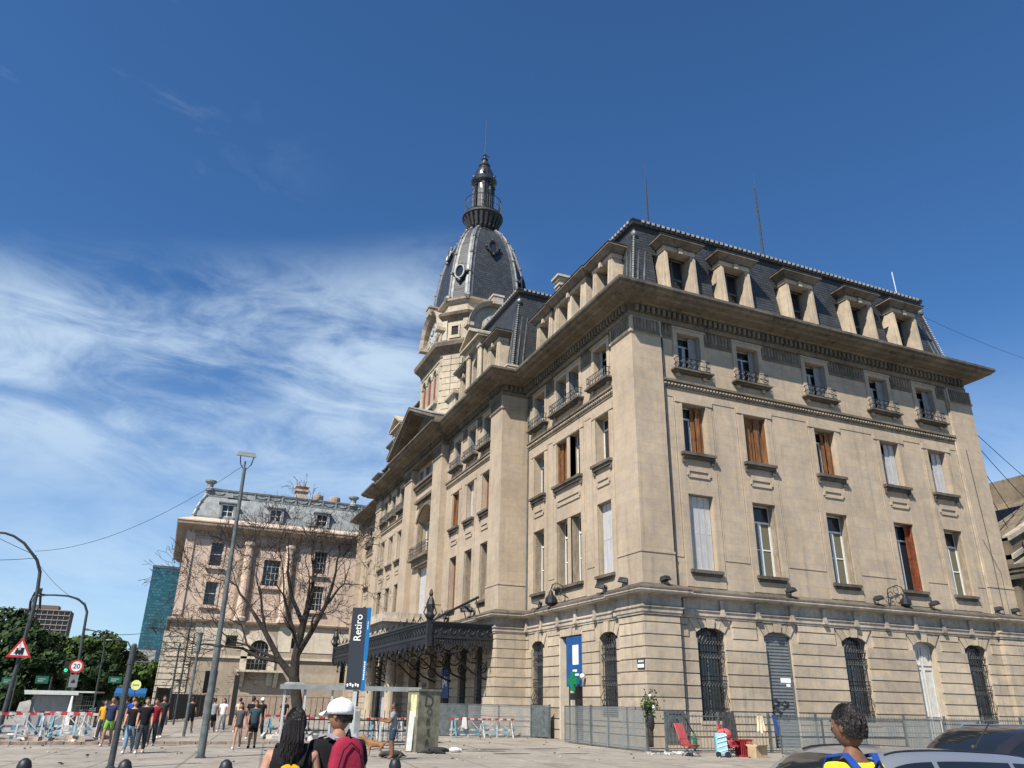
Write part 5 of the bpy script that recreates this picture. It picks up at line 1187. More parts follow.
# ================================================================== far buildings
m_, t, bs = newmat('teal_curtain_wall'); M['teal'] = m_; bs.inputs['Roughness'].default_value = .15; bs.inputs['Specular IOR Level'].default_value = .8
g = N(t, 'ShaderNodeNewGeometry'); sp = N(t, 'ShaderNodeSeparateXYZ'); L(t, g.outputs['Position'], sp.inputs[0]); cb = N(t, 'ShaderNodeCombineXYZ'); L(t, math_(t, 'ADD', sp.outputs[0], sp.outputs[1]), cb.inputs[0]); L(t, sp.outputs[2], cb.inputs[1])
br = N(t, 'ShaderNodeTexBrick'); L(t, cb.outputs[0], br.inputs['Vector']); br.inputs['Scale'].default_value = 1; br.inputs['Brick Width'].default_value = 2.4; br.inputs['Row Height'].default_value = 1.9; br.inputs['Mortar Size'].default_value = .22
br.inputs['Color1'].default_value = (.01, .07, .09, 1); br.inputs['Color2'].default_value = (.03, .16, .18, 1); br.inputs['Mortar'].default_value = (.015, .05, .065, 1); br.inputs['Bias'].default_value = -.2
L(t, br.outputs['Color'], bs.inputs['Base Color'])
GT = thing('glass_tower', 'tall teal glass tower seen beyond the pinkish block', 'skyscraper', (-17, 600, 0))
w = MB(); w.box(-17.6, 24, 600, 640, 0, 86); w.build('curtain_wall', M['teal'], GT)
w = MB(); w.box(-17.9, 24.3, 599.7, 640.3, 86, 87.6); w.build('parapet', M['pole_grey'], GT)
BB = thing('apartment_block', 'brown slab apartment block with rows of balconies above the trees at far left', 'building', (-76, 600, 0))
w = MB(); w.box(-91.8, -62, 600, 622, 0, 54); 
w.box(-84, -70, 604, 616, 54, 57); w.build('wall', plain('brown_concrete', (0.16, 0.11, 0.085), .9, var=.2, vscale=.3), BB)
w = MB()
for j in range(13):
    for i in range(9):
        x0 = -91.2+i*3.25; z0 = 14+j*3.05; w.box(x0, x0+2.3, 599.7, 600.0, z0+.9, z0+2.3)
w.build('window_band', M['glass'], BB)
w = MB()
for j in range(14): w.box(-91.9, -61.9, 598.9, 600, 13.7+j*3.05, 14.2+j*3.05)
for i in range(10): w.box(-91.9+i*3.3, -91.6+i*3.3, 599.2, 600, 10, 54)
w.build('balcony_slab', plain('balcony_concrete', (0.30, 0.25, 0.21), .9, var=.2), BB)
LB = thing('far_block', 'low grey office block between the trees and the pinkish block', 'building', (-24, 420, 0))
w = MB(); w.box(-26, -6, 420, 440, 0, 17); w.box(-12, -4, 410, 430, 0, 22); w.build('wall', M['concrete'], LB)
w = MB()
for j in range(4): w.box(-25.5, -12.4, 419.8, 420, 4+j*3.4, 5.6+j*3.4)
w.build('window_band', M['glass'], LB)
# ================================================================== trees
def leafmat(name, c0, c1):
    m_, t, bs = newmat(name); bs.inputs['Roughness'].default_value = .7; bs.inputs['Specular IOR Level'].default_value = .25
    oi = N(t, 'ShaderNodeNewGeometry'); rn = N(t, 'ShaderNodeMixRGB'); L(t, oi.outputs['Random Per Island'], rn.inputs[0]); rn.inputs[1].default_value = (*c0, 1); rn.inputs[2].default_value = (*c1, 1)
    L(t, rn.outputs[0], bs.inputs['Base Color']); return m_
M['leaf1'] = leafmat('leaf_dark', (.010, .024, .008), (.035, .070, .016)); M['leaf2'] = leafmat('leaf_mid', (.022, .048, .010), (.070, .115, .025)); M['bark'] = plain('bark', (.028, .022, .018), .95, var=.3, vscale=4, bump=.6, bscale=12)
def leafy(base, h, rad, mat, label, cat='tree', n=9000, ls=.28, seed=1, group=None, blobs=38, flat=.8, trunk=.3):
    rg = random.Random(seed); tr_ = thing('leafy_tree', label, cat, base, group)
    w = MB(); w.m = None; bx, by, _ = base
    top = Vector((0, 0, h*.45)); w.tube([(0, 0, -.05), (rg.uniform(-.1, .1), rg.uniform(-.1, .1), h*.22), tuple(top)], [trunk, trunk*.75, trunk*.55], 8)
    cl_ = []
    for i in range(blobs):
        a_ = rg.uniform(0, 6.283); rr = rad*math.sqrt(rg.random())*.85; z = h*(.16+.78*rg.random()**.85); k = 1-abs((z/h-.58)/.5)**2*.6
        c_ = Vector((rr*k*math.cos(a_), rr*k*math.sin(a_), z)); cl_.append((c_, rad*rg.choice((.14, .2, .26, .34, .4))))
        if i < 12: w.tube([tuple(top*.8), tuple((top*.8).lerp(c_, .5)+Vector((0, 0, -.2))), tuple(c_)], [trunk*.4, trunk*.22, trunk*.08], 5)
    w.build('trunk', M['bark'], tr_, local=True)
    V = []; Fc = []
    for i in range(n):
        c_, r_ = cl_[rg.randrange(len(cl_))]
        d = Vector((rg.gauss(0, 1), rg.gauss(0, 1), rg.gauss(0, 1))).normalized()*r_*(rg.random()**.35); d.z *= flat
        p = c_+d; nn = (d.normalized()+Vector((rg.gauss(0, .6), rg.gauss(0, .6), rg.gauss(0, .6)+.3))).normalized(); x = nn.orthogonal().normalized(); y = nn.cross(x); s = ls*rg.uniform(.6, 1.3)
        k = len(V); V += [tuple(p+x*s), tuple(p+y*s*.7), tuple(p-x*s), tuple(p-y*s*.7)]; Fc.append((k, k+1, k+2, k+3))
    me = bpy.data.meshes.new('crown'); me.from_pydata(V, [], Fc); me.materials.append(mat); o = bpy.data.objects.new('crown', me); COL.objects.link(o); o.parent = tr_
    return tr_
G_T = 'leafy trees along the avenue'
TR = [  # x, y, height, radius, mat, label
 (-19.8, 118, 11.4, 5.6, 1, 'big dark tree at the left edge, behind the warning triangle'),
 (-14.2, 104, 8.3, 5.2, 1, 'dark rounded tree right of the one at the left edge'),
 (-14.4, 135, 9.9, 5.2, 2, 'lighter green tree below the brown apartment block'),
 (-9.8, 120, 9.2, 4.8, 2, 'bushy green tree behind the round speed limit sign'),
 (-7.9, 140, 10.6, 4.3, 1, 'dark tree with pointed top, left of the tall teal tower'),
 (-5.2, 150, 9.0, 4.2, 2, 'light green tree just left of the black cross-armed post'),
 (-2.4, 128, 6.4, 3.2, 2, 'low light green tree beside the pinkish block'),
 (-23.0, 95, 9.5, 4.5, 1, 'dark tree cut by the left edge of the picture'),
 (-11.5, 88, 6.0, 3.4, 1, 'small dark tree behind the grey kiosk roof'),
 (-6.8, 100, 6.3, 3.2, 1, 'small dark tree right of the grey kiosk')]
for i, (x, y, h, r_, mm, lb) in enumerate(TR): leafy((x, y, 0), h, r_, M['leaf%d' % mm], lb, n=int(9500 if r_ > 4 else 6000), ls=.30, seed=20+i, group=G_T)
# ---- the bare tree
def bare_tree():
    rg = random.Random(11); T = thing('bare_tree', 'leafless spreading tree with dark forked trunk in front of the pinkish block', 'tree', (7.6, 50.0, 0))
    w = MB(); segs = [0]
    RGT = Vector((math.cos(a), -math.sin(a), 0)); FWD = Vector((math.sin(a), math.cos(a), 0))
    def br_(p, d, ln, r_, lv):
        n = 4; pts = [p]; rr = [r_]; q = p; dd = d
        for i in range(n):
            dd = (dd+Vector((rg.gauss(0, .17), rg.gauss(0, .17), rg.gauss(.02, .12)))).normalized(); q = q+dd*ln/n; pts.append(q); rr.append(max(.010, r_*(1-.5*(i+1)/n)))
        w.tube(pts, rr, 7 if lv < 2 else (5 if lv < 4 else 3)); segs[0] += 1
        if lv >= 7 or ln < .22: return
        for i in range(2 if lv < 2 or lv > 5 else 3):
            ax = Vector((rg.gauss(0, 1), rg.gauss(0, 1), rg.gauss(0, .5))).normalized(); ang = rg.uniform(.3, .8)
            nd = (dd*math.cos(ang)+ax.cross(dd).normalized()*math.sin(ang)); nd.z += .04; nd.normalize(); br_(q, nd, ln*rg.uniform(.55, .82), max(.011, rr[-1]*rg.uniform(.6, .85)), lv+1)
        if 0 < lv < 5:
            for i in range(2 if lv < 3 else 1):
                k = rg.choice((1, 2, 3)); ax = Vector((rg.gauss(0, 1), rg.gauss(0, 1), rg.gauss(0, .6))).normalized(); nd = (dd*.5+ax*.8+Vector((0, 0, .1))).normalized(); br_(pts[k], nd, ln*rg.uniform(.4, .65), max(.011, rr[k]*.42), lv+2)
    B = Vector((7.6, 50, 0)); P = lambda r_, z, f_=0: B+RGT*r_+FWD*f_+Vector((0, 0, z))
    w.tube([P(.25, -.05), P(.1, 1.4), P(-.3, 3.0)], [.40, .33, .30], 10)
    k1 = P(-.3, 3.0)
    w.tube([k1, P(-.35, 4.2), P(-.15, 6.0), P(.2, 8.0)], [.30, .25, .21, .15], 8); br_(P(.2, 8.0), Vector((.2, .1, 1)).normalized(), 1.7, .13, 2); br_(P(-.15, 6.0), (RGT*.35+Vector((0, 0, 1))).normalized(), 2.4, .14, 1); br_(P(-.3, 4.8), (-RGT*.5+Vector((0, 0, 1))).normalized(), 3.2, .14, 1)
    w.tube([k1, P(-1.3, 4.0), P(-2.4, 5.6), P(-3.2, 6.6)], [.25, .19, .15, .12], 7); br_(P(-3.2, 6.6), (-RGT*.7+Vector((0, 0, .8))).normalized(), 2.4, .11, 2); br_(P(-2.4, 5.6), (-RGT*.1+Vector((0, 0, 1))).normalized(), 2.6, .11, 2); br_(P(-1.3, 4.0), (-RGT+Vector((0, 0, .25))).normalized(), 3.0, .11, 1)
    w.tube([k1, P(-1.3, 3.9), P(-2.6, 4.1), P(-3.6, 4.6), P(-4.8, 4.7)], [.19, .14, .10, .08, .06], 7); br_(P(-4.8, 4.7), (-RGT+Vector((0, 0, .15))).normalized(), 2.0, .09, 2); br_(P(-2.6, 4.1), (-RGT*.7+FWD*.4+Vector((0, 0, .6))).normalized(), 2.6, .09, 2)
    w.tube([P(-.35, 4.2), P(.4, 5.6), P(1.1, 7.2), P(1.4, 8.4)], [.2, .16, .13, .1], 7); br_(P(1.4, 8.4), (RGT*.2+Vector((0, 0, 1))).normalized(), 1.7, .10, 2); br_(P(1.1, 7.2), (RGT*.5+Vector((0, 0, .9))).normalized(), 1.7, .10, 2); br_(P(.4, 5.6), (RGT*.5-FWD*.4+Vector((0, 0, .7))).normalized(), 1.8, .09, 2)
    w.tube([P(-.1, 6.0), P(-1.0, 7.6), P(-1.5, 9.2)], [.16, .12, .09], 6); br_(P(-1.5, 9.2), (-RGT*.3+Vector((0, 0, 1))).normalized(), 2.0, .08, 2)
    w.build('branches', M['bark'], T); return segs[0]
print('bare tree segs', bare_tree())
# ================================================================== people and animals
def skinmesh(name, chains, mat, parent, sub=1, links=()):
    """chains: lists of (x, y, z, rx[, ry]); a point equal to an earlier one is shared, so chains branch"""
    V, E_, Rr, roots = [], [], [], []; idx = {}
    for ch in chains:
        prev = None
        for p in ch:
            key = (round(p[0], 4), round(p[1], 4), round(p[2], 4))
            if key not in idx:
                idx[key] = len(V); V.append(p[:3]); Rr.append((p[3], p[4] if len(p) > 4 else p[3]))
                if prev is None: roots.append(idx[key])
            i = idx[key]
            if prev is not None and prev != i: E_.append((prev, i))
            prev = i
    me = bpy.data.meshes.new(name); me.from_pydata(V, E_, []); me.materials.append(mat)
    o = bpy.data.objects.new(name, me); COL.objects.link(o)
    if parent: o.parent = parent
    m1 = o.modifiers.new('skin', 'SKIN'); m1.use_smooth_shade = True; m1.branch_smoothing = .3
    if not me.skin_vertices: me.skin_vertices.new()
    sv = me.skin_vertices[0].data
    for i, (rx, ry) in enumerate(Rr):
        f_ = 1.22 if rx > .03 else 1.0
        sv[i].radius = (rx*f_, ry*f_)
    for i in roots: sv[i].use_root = True
    if sub: m2 = o.modifiers.new('sub', 'SUBSURF'); m2.levels = sub; m2.render_levels = sub
    return o
SK = {'tan': plain('skin_tan', (.30, .155, .095), .6, spec=.3, var=.12, vscale=14, bump=.15, bscale=90), 'brown': plain('skin_brown', (.17, .085, .05), .55, spec=.3, var=.14, vscale=14, bump=.15, bscale=90), 'fair': plain('skin_fair', (.40, .22, .15), .6, spec=.3, var=.12, vscale=14, bump=.15, bscale=90)}
CM = {}
def cloth(name, col):
    if name not in CM: CM[name] = plain('cloth_'+name, col, .9, var=.12, vscale=9, spec=.15, bump=.25, bscale=30)
    return CM[name]
cloth('navy', (.022, .035, .075)); cloth('lime', (.16, .34, .06)); cloth('black', (.012, .012, .014)); cloth('denim', (.17, .26, .33)); cloth('dark_denim', (.045, .055, .065)); cloth('maroon', (.22, .015, .03))
cloth('grey', (.24, .245, .25)); cloth('dark_grey', (.07, .07, .075)); cloth('charcoal', (.045, .045, .05)); cloth('beige', (.45, .38, .26)); cloth('white', (.72, .72, .72)); cloth('yellow', (.72, .66, .03)); cloth('blue', (.015, .06, .28)); cloth('teal', (.03, .06, .075)); cloth('shorts_navy', (.03, .05, .08))
cloth('amber', (.55, .30, .01)); cloth('wine', (.25, .02, .045)); cloth('slateblue', (.05, .055, .085)); cloth('strap', (.28, .27, .33))
M['hair'] = plain('hair_black', (.010, .008, .008), .55, var=.3, vscale=30, spec=.4); M['hair_brown'] = plain('hair_brown', (.03, .016, .01), .55, var=.3, vscale=30)
def hand_chains(w_, d, side, k=1.0):
    """five fingers; w_ wrist, d forearm direction (down the arm), side +-1"""
    w_ = Vector(w_); d = Vector(d).normalized(); sx = d.cross(Vector((0, 1, 0))); sx = sx.normalized() if sx.length > .2 else Vector((1, 0, 0)); fw = sx.cross(d).normalized()   # fw: across the palm (thumb side), sx: palm normal
    out = []
    pc = w_+d*.055*k
    for i, (ln, of) in enumerate(((.070, .030), (.080, .011), (.074, -.009), (.056, -.028))):
        b0 = pc+fw*of*k; b1 = b0+d*.045*k; b2 = b1+(d*.8-sx*side*.35).normalized()*ln*.5*k; b3 = b2+(d*.55-sx*side*.7).normalized()*ln*.45*k
        out.append([(*b0, .0095*k), (*b1, .0092*k), (*b2, .0080*k), (*b3, .0062*k)])
    t0 = w_+d*.025*k+fw*.022*k; t1 = t0+(d*.6+fw*.8).normalized()*.035*k; t2 = t1+(d*.9+fw*.3).normalized()*.032*k
    out.append([(*t0, .0125*k), (*t1, .0105*k), (*t2, .0078*k)])
    return out
def person(label, loc, face, h=1.72, top='navy', bottom='denim', legs='long', sleeves='short', skin='tan', hair='short', stride=.18, arms=((.08, .05), (.08, -.05)), slim=1.0, lean=0.0, group=None, near=False, skirt=False, shoes='white', turn=0.0, bend=None):
    """face: heading in degrees clockwise from +Y"""
    P = thing('person', label, 'person', loc, group, rz=-R(face)); s = h/1.72; q = slim
    ln = lean
    pel = (0, 0, .93*s, .115*q*s, .10*s); wa = (0, .01+ln*.3, 1.08*s, .115*q*s, .09*s); ch = (0, .015+ln*.7, 1.25*s, .135*q*s, .10*s); uc = (0, ln, 1.38*s, .115*q*s, .085*s); nb = (0, ln-.005, 1.46*s, .050*s); nt = (0, ln+.008, 1.535*s, .043*s)
    body = [[pel, wa, ch, uc, nb, nt]]
    hx, hy = math.sin(R(turn)), math.cos(R(turn))
    def H(x, y, z): return (x*hy+y*hx, ln+.015-x*hx*0+y*hy-x*hx, z*s)
    hips = []; lg = []
    for k, sd in enumerate((-1, 1)):
        st = stride*(1 if k else -1)
        hp = (sd*.075*s*q, 0, .87*s, .070*q*s); kn = (sd*.095*s, st*.55+.03, .50*s, .058*q*s); an = (sd*.10*s, st*1.0-.03*0, .10*s if st <= 0 else .10*s, .038*s); an = (an[0], st, an[2], an[3])
        cf = (sd*.098*s, st*.78-.0, .34*s, .052*q*s)
        toe = (sd*.115*s, st+.13*s, .045*s, .030*s)
        body.append([pel, hp, kn, cf, an, toe]); hips.append((hp, kn, cf, an, toe))
    ar = []
    for k, sd in enumerate((-1, 1)):
        sw, out = arms[k][0], arms[k][1]
        sh = (sd*.175*q*s, ln, 1.395*s, .052*q*s)
        if bend and bend.get(sd): el, wr = [Vector(v)*s for v in bend[sd]]
        else: el = Vector((sd*(.225)*s*max(q, .95), ln+sw*.5-.02, 1.12*s)); wr = Vector((sd*(.235)*s, ln+sw*1.4+.03, .89*s))
        el4 = (*el, .039*q*s); wr4 = (*wr, .025*s); d = (wr-el).normalized(); pm = wr+d*.05*s
        body.append([uc, sh, el4, (*(el.lerp(wr, .35)), .036*q*s), wr4, (*pm, .026*s)]); ar.append((sh, el4, wr4)); body += hand_chains(wr, d, sd, s)
    b = skinmesh('body', body, SK[skin], P, 1)
    # head with a face for the near ones
    if True:
        w = MB(); w.smooth = True; n, m_ = (28, 22) if near else (20, 16); cz = 1.625*s; rings = []
        for i in range(1, m_):
            t_ = math.pi*i/m_; z = -math.cos(t_); ring_ = []
            for k in range(n):
                p_ = 2*math.pi*k/n; x = math.sin(t_)*math.sin(p_); y = math.sin(t_)*math.cos(p_)
                wx = .076*(1-.20*max(0, -z-.1)); wy = .096*(1-.06*max(0, -z)); wz = .122
                fx = max(0, y)**3
                bump = 0
                bump += .022*math.exp(-((x*.076/.011)**2))*math.exp(-(((z+.16)/.17)**2))*fx        # nose
                bump += .006*math.exp(-((x*.076/.022)**2))*math.exp(-(((z+.50)/.10)**2))*fx        # lips
                bump += .012*math.exp(-((x*.076/.022)**2))*math.exp(-(((z+.80)/.14)**2))*fx        # chin
                bump -= .009*math.exp(-(((abs(x)*.076-.031)/.013)**2))*math.exp(-(((z-.04)/.10)**2))*fx   # eye sockets
                bump += .005*math.exp(-(((z-.22)/.10)**2))*fx                                      # brow
                X_h, Y_h = x*wx, y*wy+bump-.004
                hh = H(X_h*s, Y_h*s, 0); ring_.append(w.vert((hh[0], hh[1], cz+z*wz*s)))
            rings.append(ring_)
        lo = w.vert((H(0, 0, 0)[0], H(0, 0, 0)[1], cz-.122*s)); hi = w.vert((H(0, 0, 0)[0], H(0, 0, 0)[1], cz+.122*s))
        for A, B in zip(rings, rings[1:]):
            for k in range(n): w.face((A[k], A[(k+1) % n], B[(k+1) % n], B[k]))
        for k in range(n): w.face((lo, rings[0][(k+1) % n], rings[0][k])); w.face((hi, rings[-1][k], rings[-1][(k+1) % n]))
        for sd in (-1, 1):
            e = H(sd*.080*s, -.002, 0)
            w.m = Matrix.Translation((e[0], e[1], cz+.0)) @ Matrix.Rotation(-R(turn), 4, 'Z'); w.ball((0, 0, 0), .03*s, 10, 7, (.35, .62, 1.05)); w.m = None
        hd = w.build('head', SK[skin], P, local=True)
        w = MB()
        for sd in (-1, 1):
            e = H(sd*.030*s, .080*s, 0); w.ball((e[0]*.9, ln+.015+(e[1]-ln-.015)*.9, cz+.006*s), .0125*s, 8, 6)
        w.build('eye', M['sign_white'], hd, local=True, smooth=True)
        w = MB()
        for sd in (-1, 1):
            e = H(sd*.030*s, .0805*s, 0); w.ball((e[0], e[1], cz+.006*s), .006*s, 8, 6)
            e0, e1 = H(sd*.016*s, .094*s, 0), H(sd*.045*s, .084*s, 0); w.tube([(e0[0], e0[1], cz+.032*s), ((e0[0]+e1[0])/2, (e0[1]+e1[1])/2, cz+.038*s), (e1[0], e1[1], cz+.031*s)], .0035*s, 5)
        w.build('eyebrow', M['hair'], hd, local=True)
        w = MB(); e0, e1, e2 = H(-.02*s, .0905*s, 0), H(0, .0985*s, 0), H(.02*s, .0905*s, 0); w.tube([(e0[0], e0[1], cz-.062*s), (e1[0], e1[1], cz-.060*s), (e2[0], e2[1], cz-.062*s)], .0045*s, 6); w.build('mouth', plain('lips', (.20, .09, .065), .6), hd, local=True)
    # clothes
    tm = CM[top]; g = 1.13
    sl = {'none': 0, 'short': .62, 'long': 2}[sleeves]
    up = lambda p, f=g, dz=0: (p[0], p[1], p[2]+dz, p[3]*f+.008, (p[4] if len(p) > 4 else p[3])*f+.008)
    sh_ = [[(0, 0, .84*s, .125*q*s, .112*s), up(pel, 1.13, -.02), up(wa), up(ch), up(uc, 1.06), (nb[0], nb[1], nb[2]-.025*s, .062*s, .062*s)]]
    for sh, el, wr in ar:
        sv_ = Vector(sh[:3]); ev = Vector(el[:3]); wv = Vector(wr[:3])
        if sl == 0: sh_.append([up(uc, 1.06), (sh[0]*.93, sh[1], sh[2]+.005, .052*s, .055*s)]); continue
        me_ = sv_.lerp(ev, .62); c1 = [up(uc, 1.06), (sh[0], sh[1], sh[2], sh[3]*1.2+.004, sh[3]*1.2+.004), (*me_, .056*q*s, .056*q*s)]
        if sl == 2: c1 = c1[:-1]+[(*ev, .05*q*s, .05*q*s), (*ev.lerp(wv, .9), .036*s, .036*s)]
        sh_.append(c1)
    skinmesh('shirt', sh_, tm, P, 2 if near else 1)
    pc_ = [[(0, 0, 1.05*s, .112*q*s, .095*s), (0, 0, .94*s, .125*q*s, .108*s)]]
    for hp, kn, cf, an, toe in hips:
        kv = Vector(hp[:3]).lerp(Vector(kn[:3]), .9)
        c_ = [(0, 0, .94*s, .125*q*s, .108*s), (hp[0]*1.1, hp[1], hp[2]-.02, .098*q*s, .098*q*s)]
        if legs == 'long': c_ += [(kn[0], kn[1], kn[2], kn[3]*1.28, kn[3]*1.28), (cf[0], cf[1], cf[2], cf[3]*1.3, cf[3]*1.3), (an[0], an[1], an[2]+.0, .055*s, .055*s)]
        elif legs == 'short': c_ += [(*Vector(hp[:3]).lerp(Vector(kn[:3]), .55), .082*q*s, .082*q*s), (*kv, .076*q*s, .076*q*s)]
        elif legs == 'mini': c_ += [(*Vector(hp[:3]).lerp(Vector(kn[:3]), .3), .085*q*s, .085*q*s)]
        pc_.append(c_)
    skinmesh('trousers' if legs == 'long' else 'shorts', pc_, CM[bottom], P, 1)
    for hp, kn, cf, an, toe in hips:
        if shoes:
            w = MB(); w.smooth = True; w.ball((an[0], an[1]+.01, .05*s), .05*s, 8, 6, (.95, 1.1, 1)); w.ball((toe[0], an[1]+.10*s, .042*s), .048*s, 8, 6, (.95, 1.75, .85)); w.build('shoe', CM[shoes], P, local=True)
    if hair:
        w = MB(); cz = 1.625*s; rg = random.Random(len(label)*7+3); hm = M['hair']; capd = hair == 'capped'
        n, m_ = 26, 16; rings = []
        lim = .60 if not capd else .62
        def HP(t_, p_, k_=1.0):
            x = math.sin(t_)*math.sin(p_)*.086*s*k_; y = math.sin(t_)*math.cos(p_)*.103*s*k_; e = H(x, y-.012*s, 0); return Vector((e[0], e[1], cz+math.cos(t_)*.132*s*k_+.004*s))
        def tmax(p_):
            fr = math.cos(p_); return math.pi*(.36 if fr > .55 else (.36+.27*min(1, (.55-fr)/1.0)))      # hairline: high at the brow, low at the nape
        for i in range(1, m_+1):
            rings.append([w.vert(HP(tmax(2*math.pi*k/n)*i/m_, 2*math.pi*k/n, (.93 if capd and i < 11 else 1.0)*(1+rg.uniform(-.012, .018)))) for k in range(n)])
        hi = w.vert(HP(0, 0, .93 if capd else 1.0))
        for A, B in zip(rings, rings[1:]):
            for k in range(n): w.face((A[k], A[(k+1) % n], B[(k+1) % n], B[k]))
        for k in range(n): w.face((hi, rings[0][(k+1) % n], rings[0][k]))
        if near or hair == 'long':
            for k in range(2600 if near and not capd else 300):      # short locks lying over the scalp
                p_ = rg.uniform(0, 2*math.pi); t0 = tmax(p_)*math.sqrt(rg.random()); 
                if capd and t0 < tmax(p_)*.72: continue
                a_ = HP(t0, p_, .98); b_ = HP(min(t0+.16, tmax(p_)+.05), p_+rg.uniform(-.15, .15), 1.015+rg.uniform(0, .03)); c_ = HP(min(t0+.30, tmax(p_)+.10), p_+rg.uniform(-.25, .25), 1.0)
                w.tube([a_, b_, c_], [.0026*s, .0024*s, .0008*s], 3, cap=False)
        if hair == 'long':
            for k in range(420 if near else 14):
                u_ = rg.uniform(-1, 1); p_ = math.pi+u_*1.15; e0 = HP(math.pi*.42, p_, 1.0); lnn = rg.uniform(.22, .40)*s; wv = rg.uniform(-.018, .018); x1 = e0.x*(.9+.3*rg.random()); bk = -.02-.035*rg.random()
                w.tube([e0, Vector((x1, e0.y+bk*.6, e0.z-lnn*.33)), Vector((x1*.95+wv, e0.y+bk-.02, e0.z-lnn*.66)), Vector((x1*.8-wv, e0.y+bk-.015, e0.z-lnn))], [.016*s if not near else .006*s, .018*s if not near else .007*s, .016*s if not near else .0055*s, .0015], 4)
        o = w.build('hair', hm, P, local=True)
    P['_s'] = s
    return P
def cap(P, h, col, turn=0.0, ln=0.0):
    s = h/1.72; w = MB(); w.smooth = True; cz = 1.650*s; w.m = Matrix.Translation((0, ln+.010, 0)) @ Matrix.Rotation(-R(turn), 4, 'Z'); rings = []; n = 24
    for i in range(9):
        t_ = .02+(math.pi*.53)*i/8; rings.append([w.vert((math.sin(t_)*math.sin(2*math.pi*k/n)*.098*s, math.sin(t_)*math.cos(2*math.pi*k/n)*.118*s, cz-.004*s+math.cos(t_)**.8*.112*s if t_ < 1.57 else cz-.004*s+math.cos(t_)*.122*s)) for k in range(n)])
    for A, B in zip(rings, rings[1:]):
        for k in range(n): w.face((A[k], A[(k+1) % n], B[(k+1) % n], B[k]))
    w.face(rings[0])
    a_ = [w.vert((.075*s*math.sin(t_), .085*s+.02*math.cos(t_), cz+.012*s)) for t_ in [R(-75+15*i) for i in range(11)]]; b_ = [w.vert((.080*s*math.sin(t_), .10*s+.085*s*math.cos(t_), cz-.012*s-.02*abs(math.sin(t_)))) for t_ in [R(-75+15*i) for i in range(11)]]
    for i in range(10): w.face((a_[i], a_[i+1], b_[i+1], b_[i]))
    w.ball((0, 0, cz+.108*s), .009*s, 6, 4)
    for k in range(3):
        p_ = k*math.pi/3; w.tube([(math.sin(t_)*math.sin(p_)*.0985*s, math.sin(t_)*math.cos(p_)*.1185*s, cz-.004*s+abs(math.cos(t_))**.8*.1125*s) for t_ in [R(-86+10.1*i) for i in range(18)]], .0016*s, 3)
    o = w.build('cap', CM[col], P, local=True); sm = o.modifiers.new('t', 'SOLIDIFY'); sm.thickness = .003
    return o
def backpack(name, label, loc, face, h, col, col2, w_=.30, ht=.46, dp=.17, z=1.02, y=-.22, group=None, straps='strap'):
    B = thing(name, label, 'backpack', (loc[0], loc[1], 0), group, rz=-R(face)); s = h/1.72
    w = MB(); n = 8
    prof = [(0, .75), (.06, .95), (.3, 1.0), (.6, .98), (.85, .85), (.96, .6), (1.0, .3)]; rings = []
    for t_, k in prof:
        ring_ = []
        for q in range(16):
            p_ = 2*math.pi*q/16; cx = abs(math.cos(p_))**.55*(1 if math.cos(p_) >= 0 else -1); cy = abs(math.sin(p_))**.55*(1 if math.sin(p_) >= 0 else -1)
            ring_.append(w.vert((cx*w_/2*k*s, (y+cy*dp/2*k*(1.0-.25*t_))*s, (z+t_*ht)*s)))
        rings.append(ring_)
    for i, (A, B_) in enumerate(zip(rings, rings[1:])):
        w.cur = 1 if i < 2 else 0
        for q in range(16): w.face((A[q], A[(q+1) % 16], B_[(q+1) % 16], B_[q]))
    w.face(rings[0][::-1]); w.cur = 0; w.face(rings[-1]); w.smooth = True
    o = w.build('bag', [CM[col], CM[col2]], B, local=True, smooth=True)
    w = MB(); hw = w_*.36*s
    w.tube([(-hw, (y-dp*.54)*s, (z+.02)*s), (-hw*1.0, (y-dp*.56)*s, (z+ht*.55)*s), (-hw*.6, (y-dp*.48)*s, (z+ht*.82)*s), (0, (y-dp*.42)*s, (z+ht*.92)*s), (hw*.6, (y-dp*.48)*s, (z+ht*.82)*s), (hw, (y-dp*.56)*s, (z+ht*.55)*s), (hw, (y-dp*.54)*s, (z+.02)*s)], .006, 5)
    w.tube([(0, (y-dp*.2)*s, (z+ht)*s), (0, (y)*s, (z+ht+.05)*s), (0, (y+dp*.3)*s, (z+ht)*s)], .010, 5); w.build('piping', CM['black'], B, local=True)
    w = MB()
    for sd in (-1, 1):
        pts = [(sd*.07*s, (y+dp*.4)*s, (z+ht*.95)*s), (sd*.105*s, -.06*s, 1.475*s), (sd*.125*s, .06*s, 1.455*s), (sd*.13*s, .135*s, 1.33*s), (sd*.135*s, .14*s, 1.18*s), (sd*.16*s, .0, 1.06*s), (sd*.12*s, (y+dp*.4)*s, (z+.03)*s)]
        for p_, q_ in zip(pts, pts[1:]):
            d_ = Vector(q_)-Vector(p_); w.hexa([Vector(p_)+Vector((-.024, 0, 0)), Vector(p_)+Vector((.024, 0, 0)), Vector(p_)+Vector((.024, .0, .014)), Vector(p_)+Vector((-.024, 0, .014))], [Vector(q_)+Vector((-.024, 0, 0)), Vector(q_)+Vector((.024, 0, 0)), Vector(q_)+Vector((.024, 0, .014)), Vector(q_)+Vector((-.024, 0, .014))])
    w.build('strap', CM[straps], B, local=True)
    return B
# positions on the plaza (metres from the camera)
K0 = .104
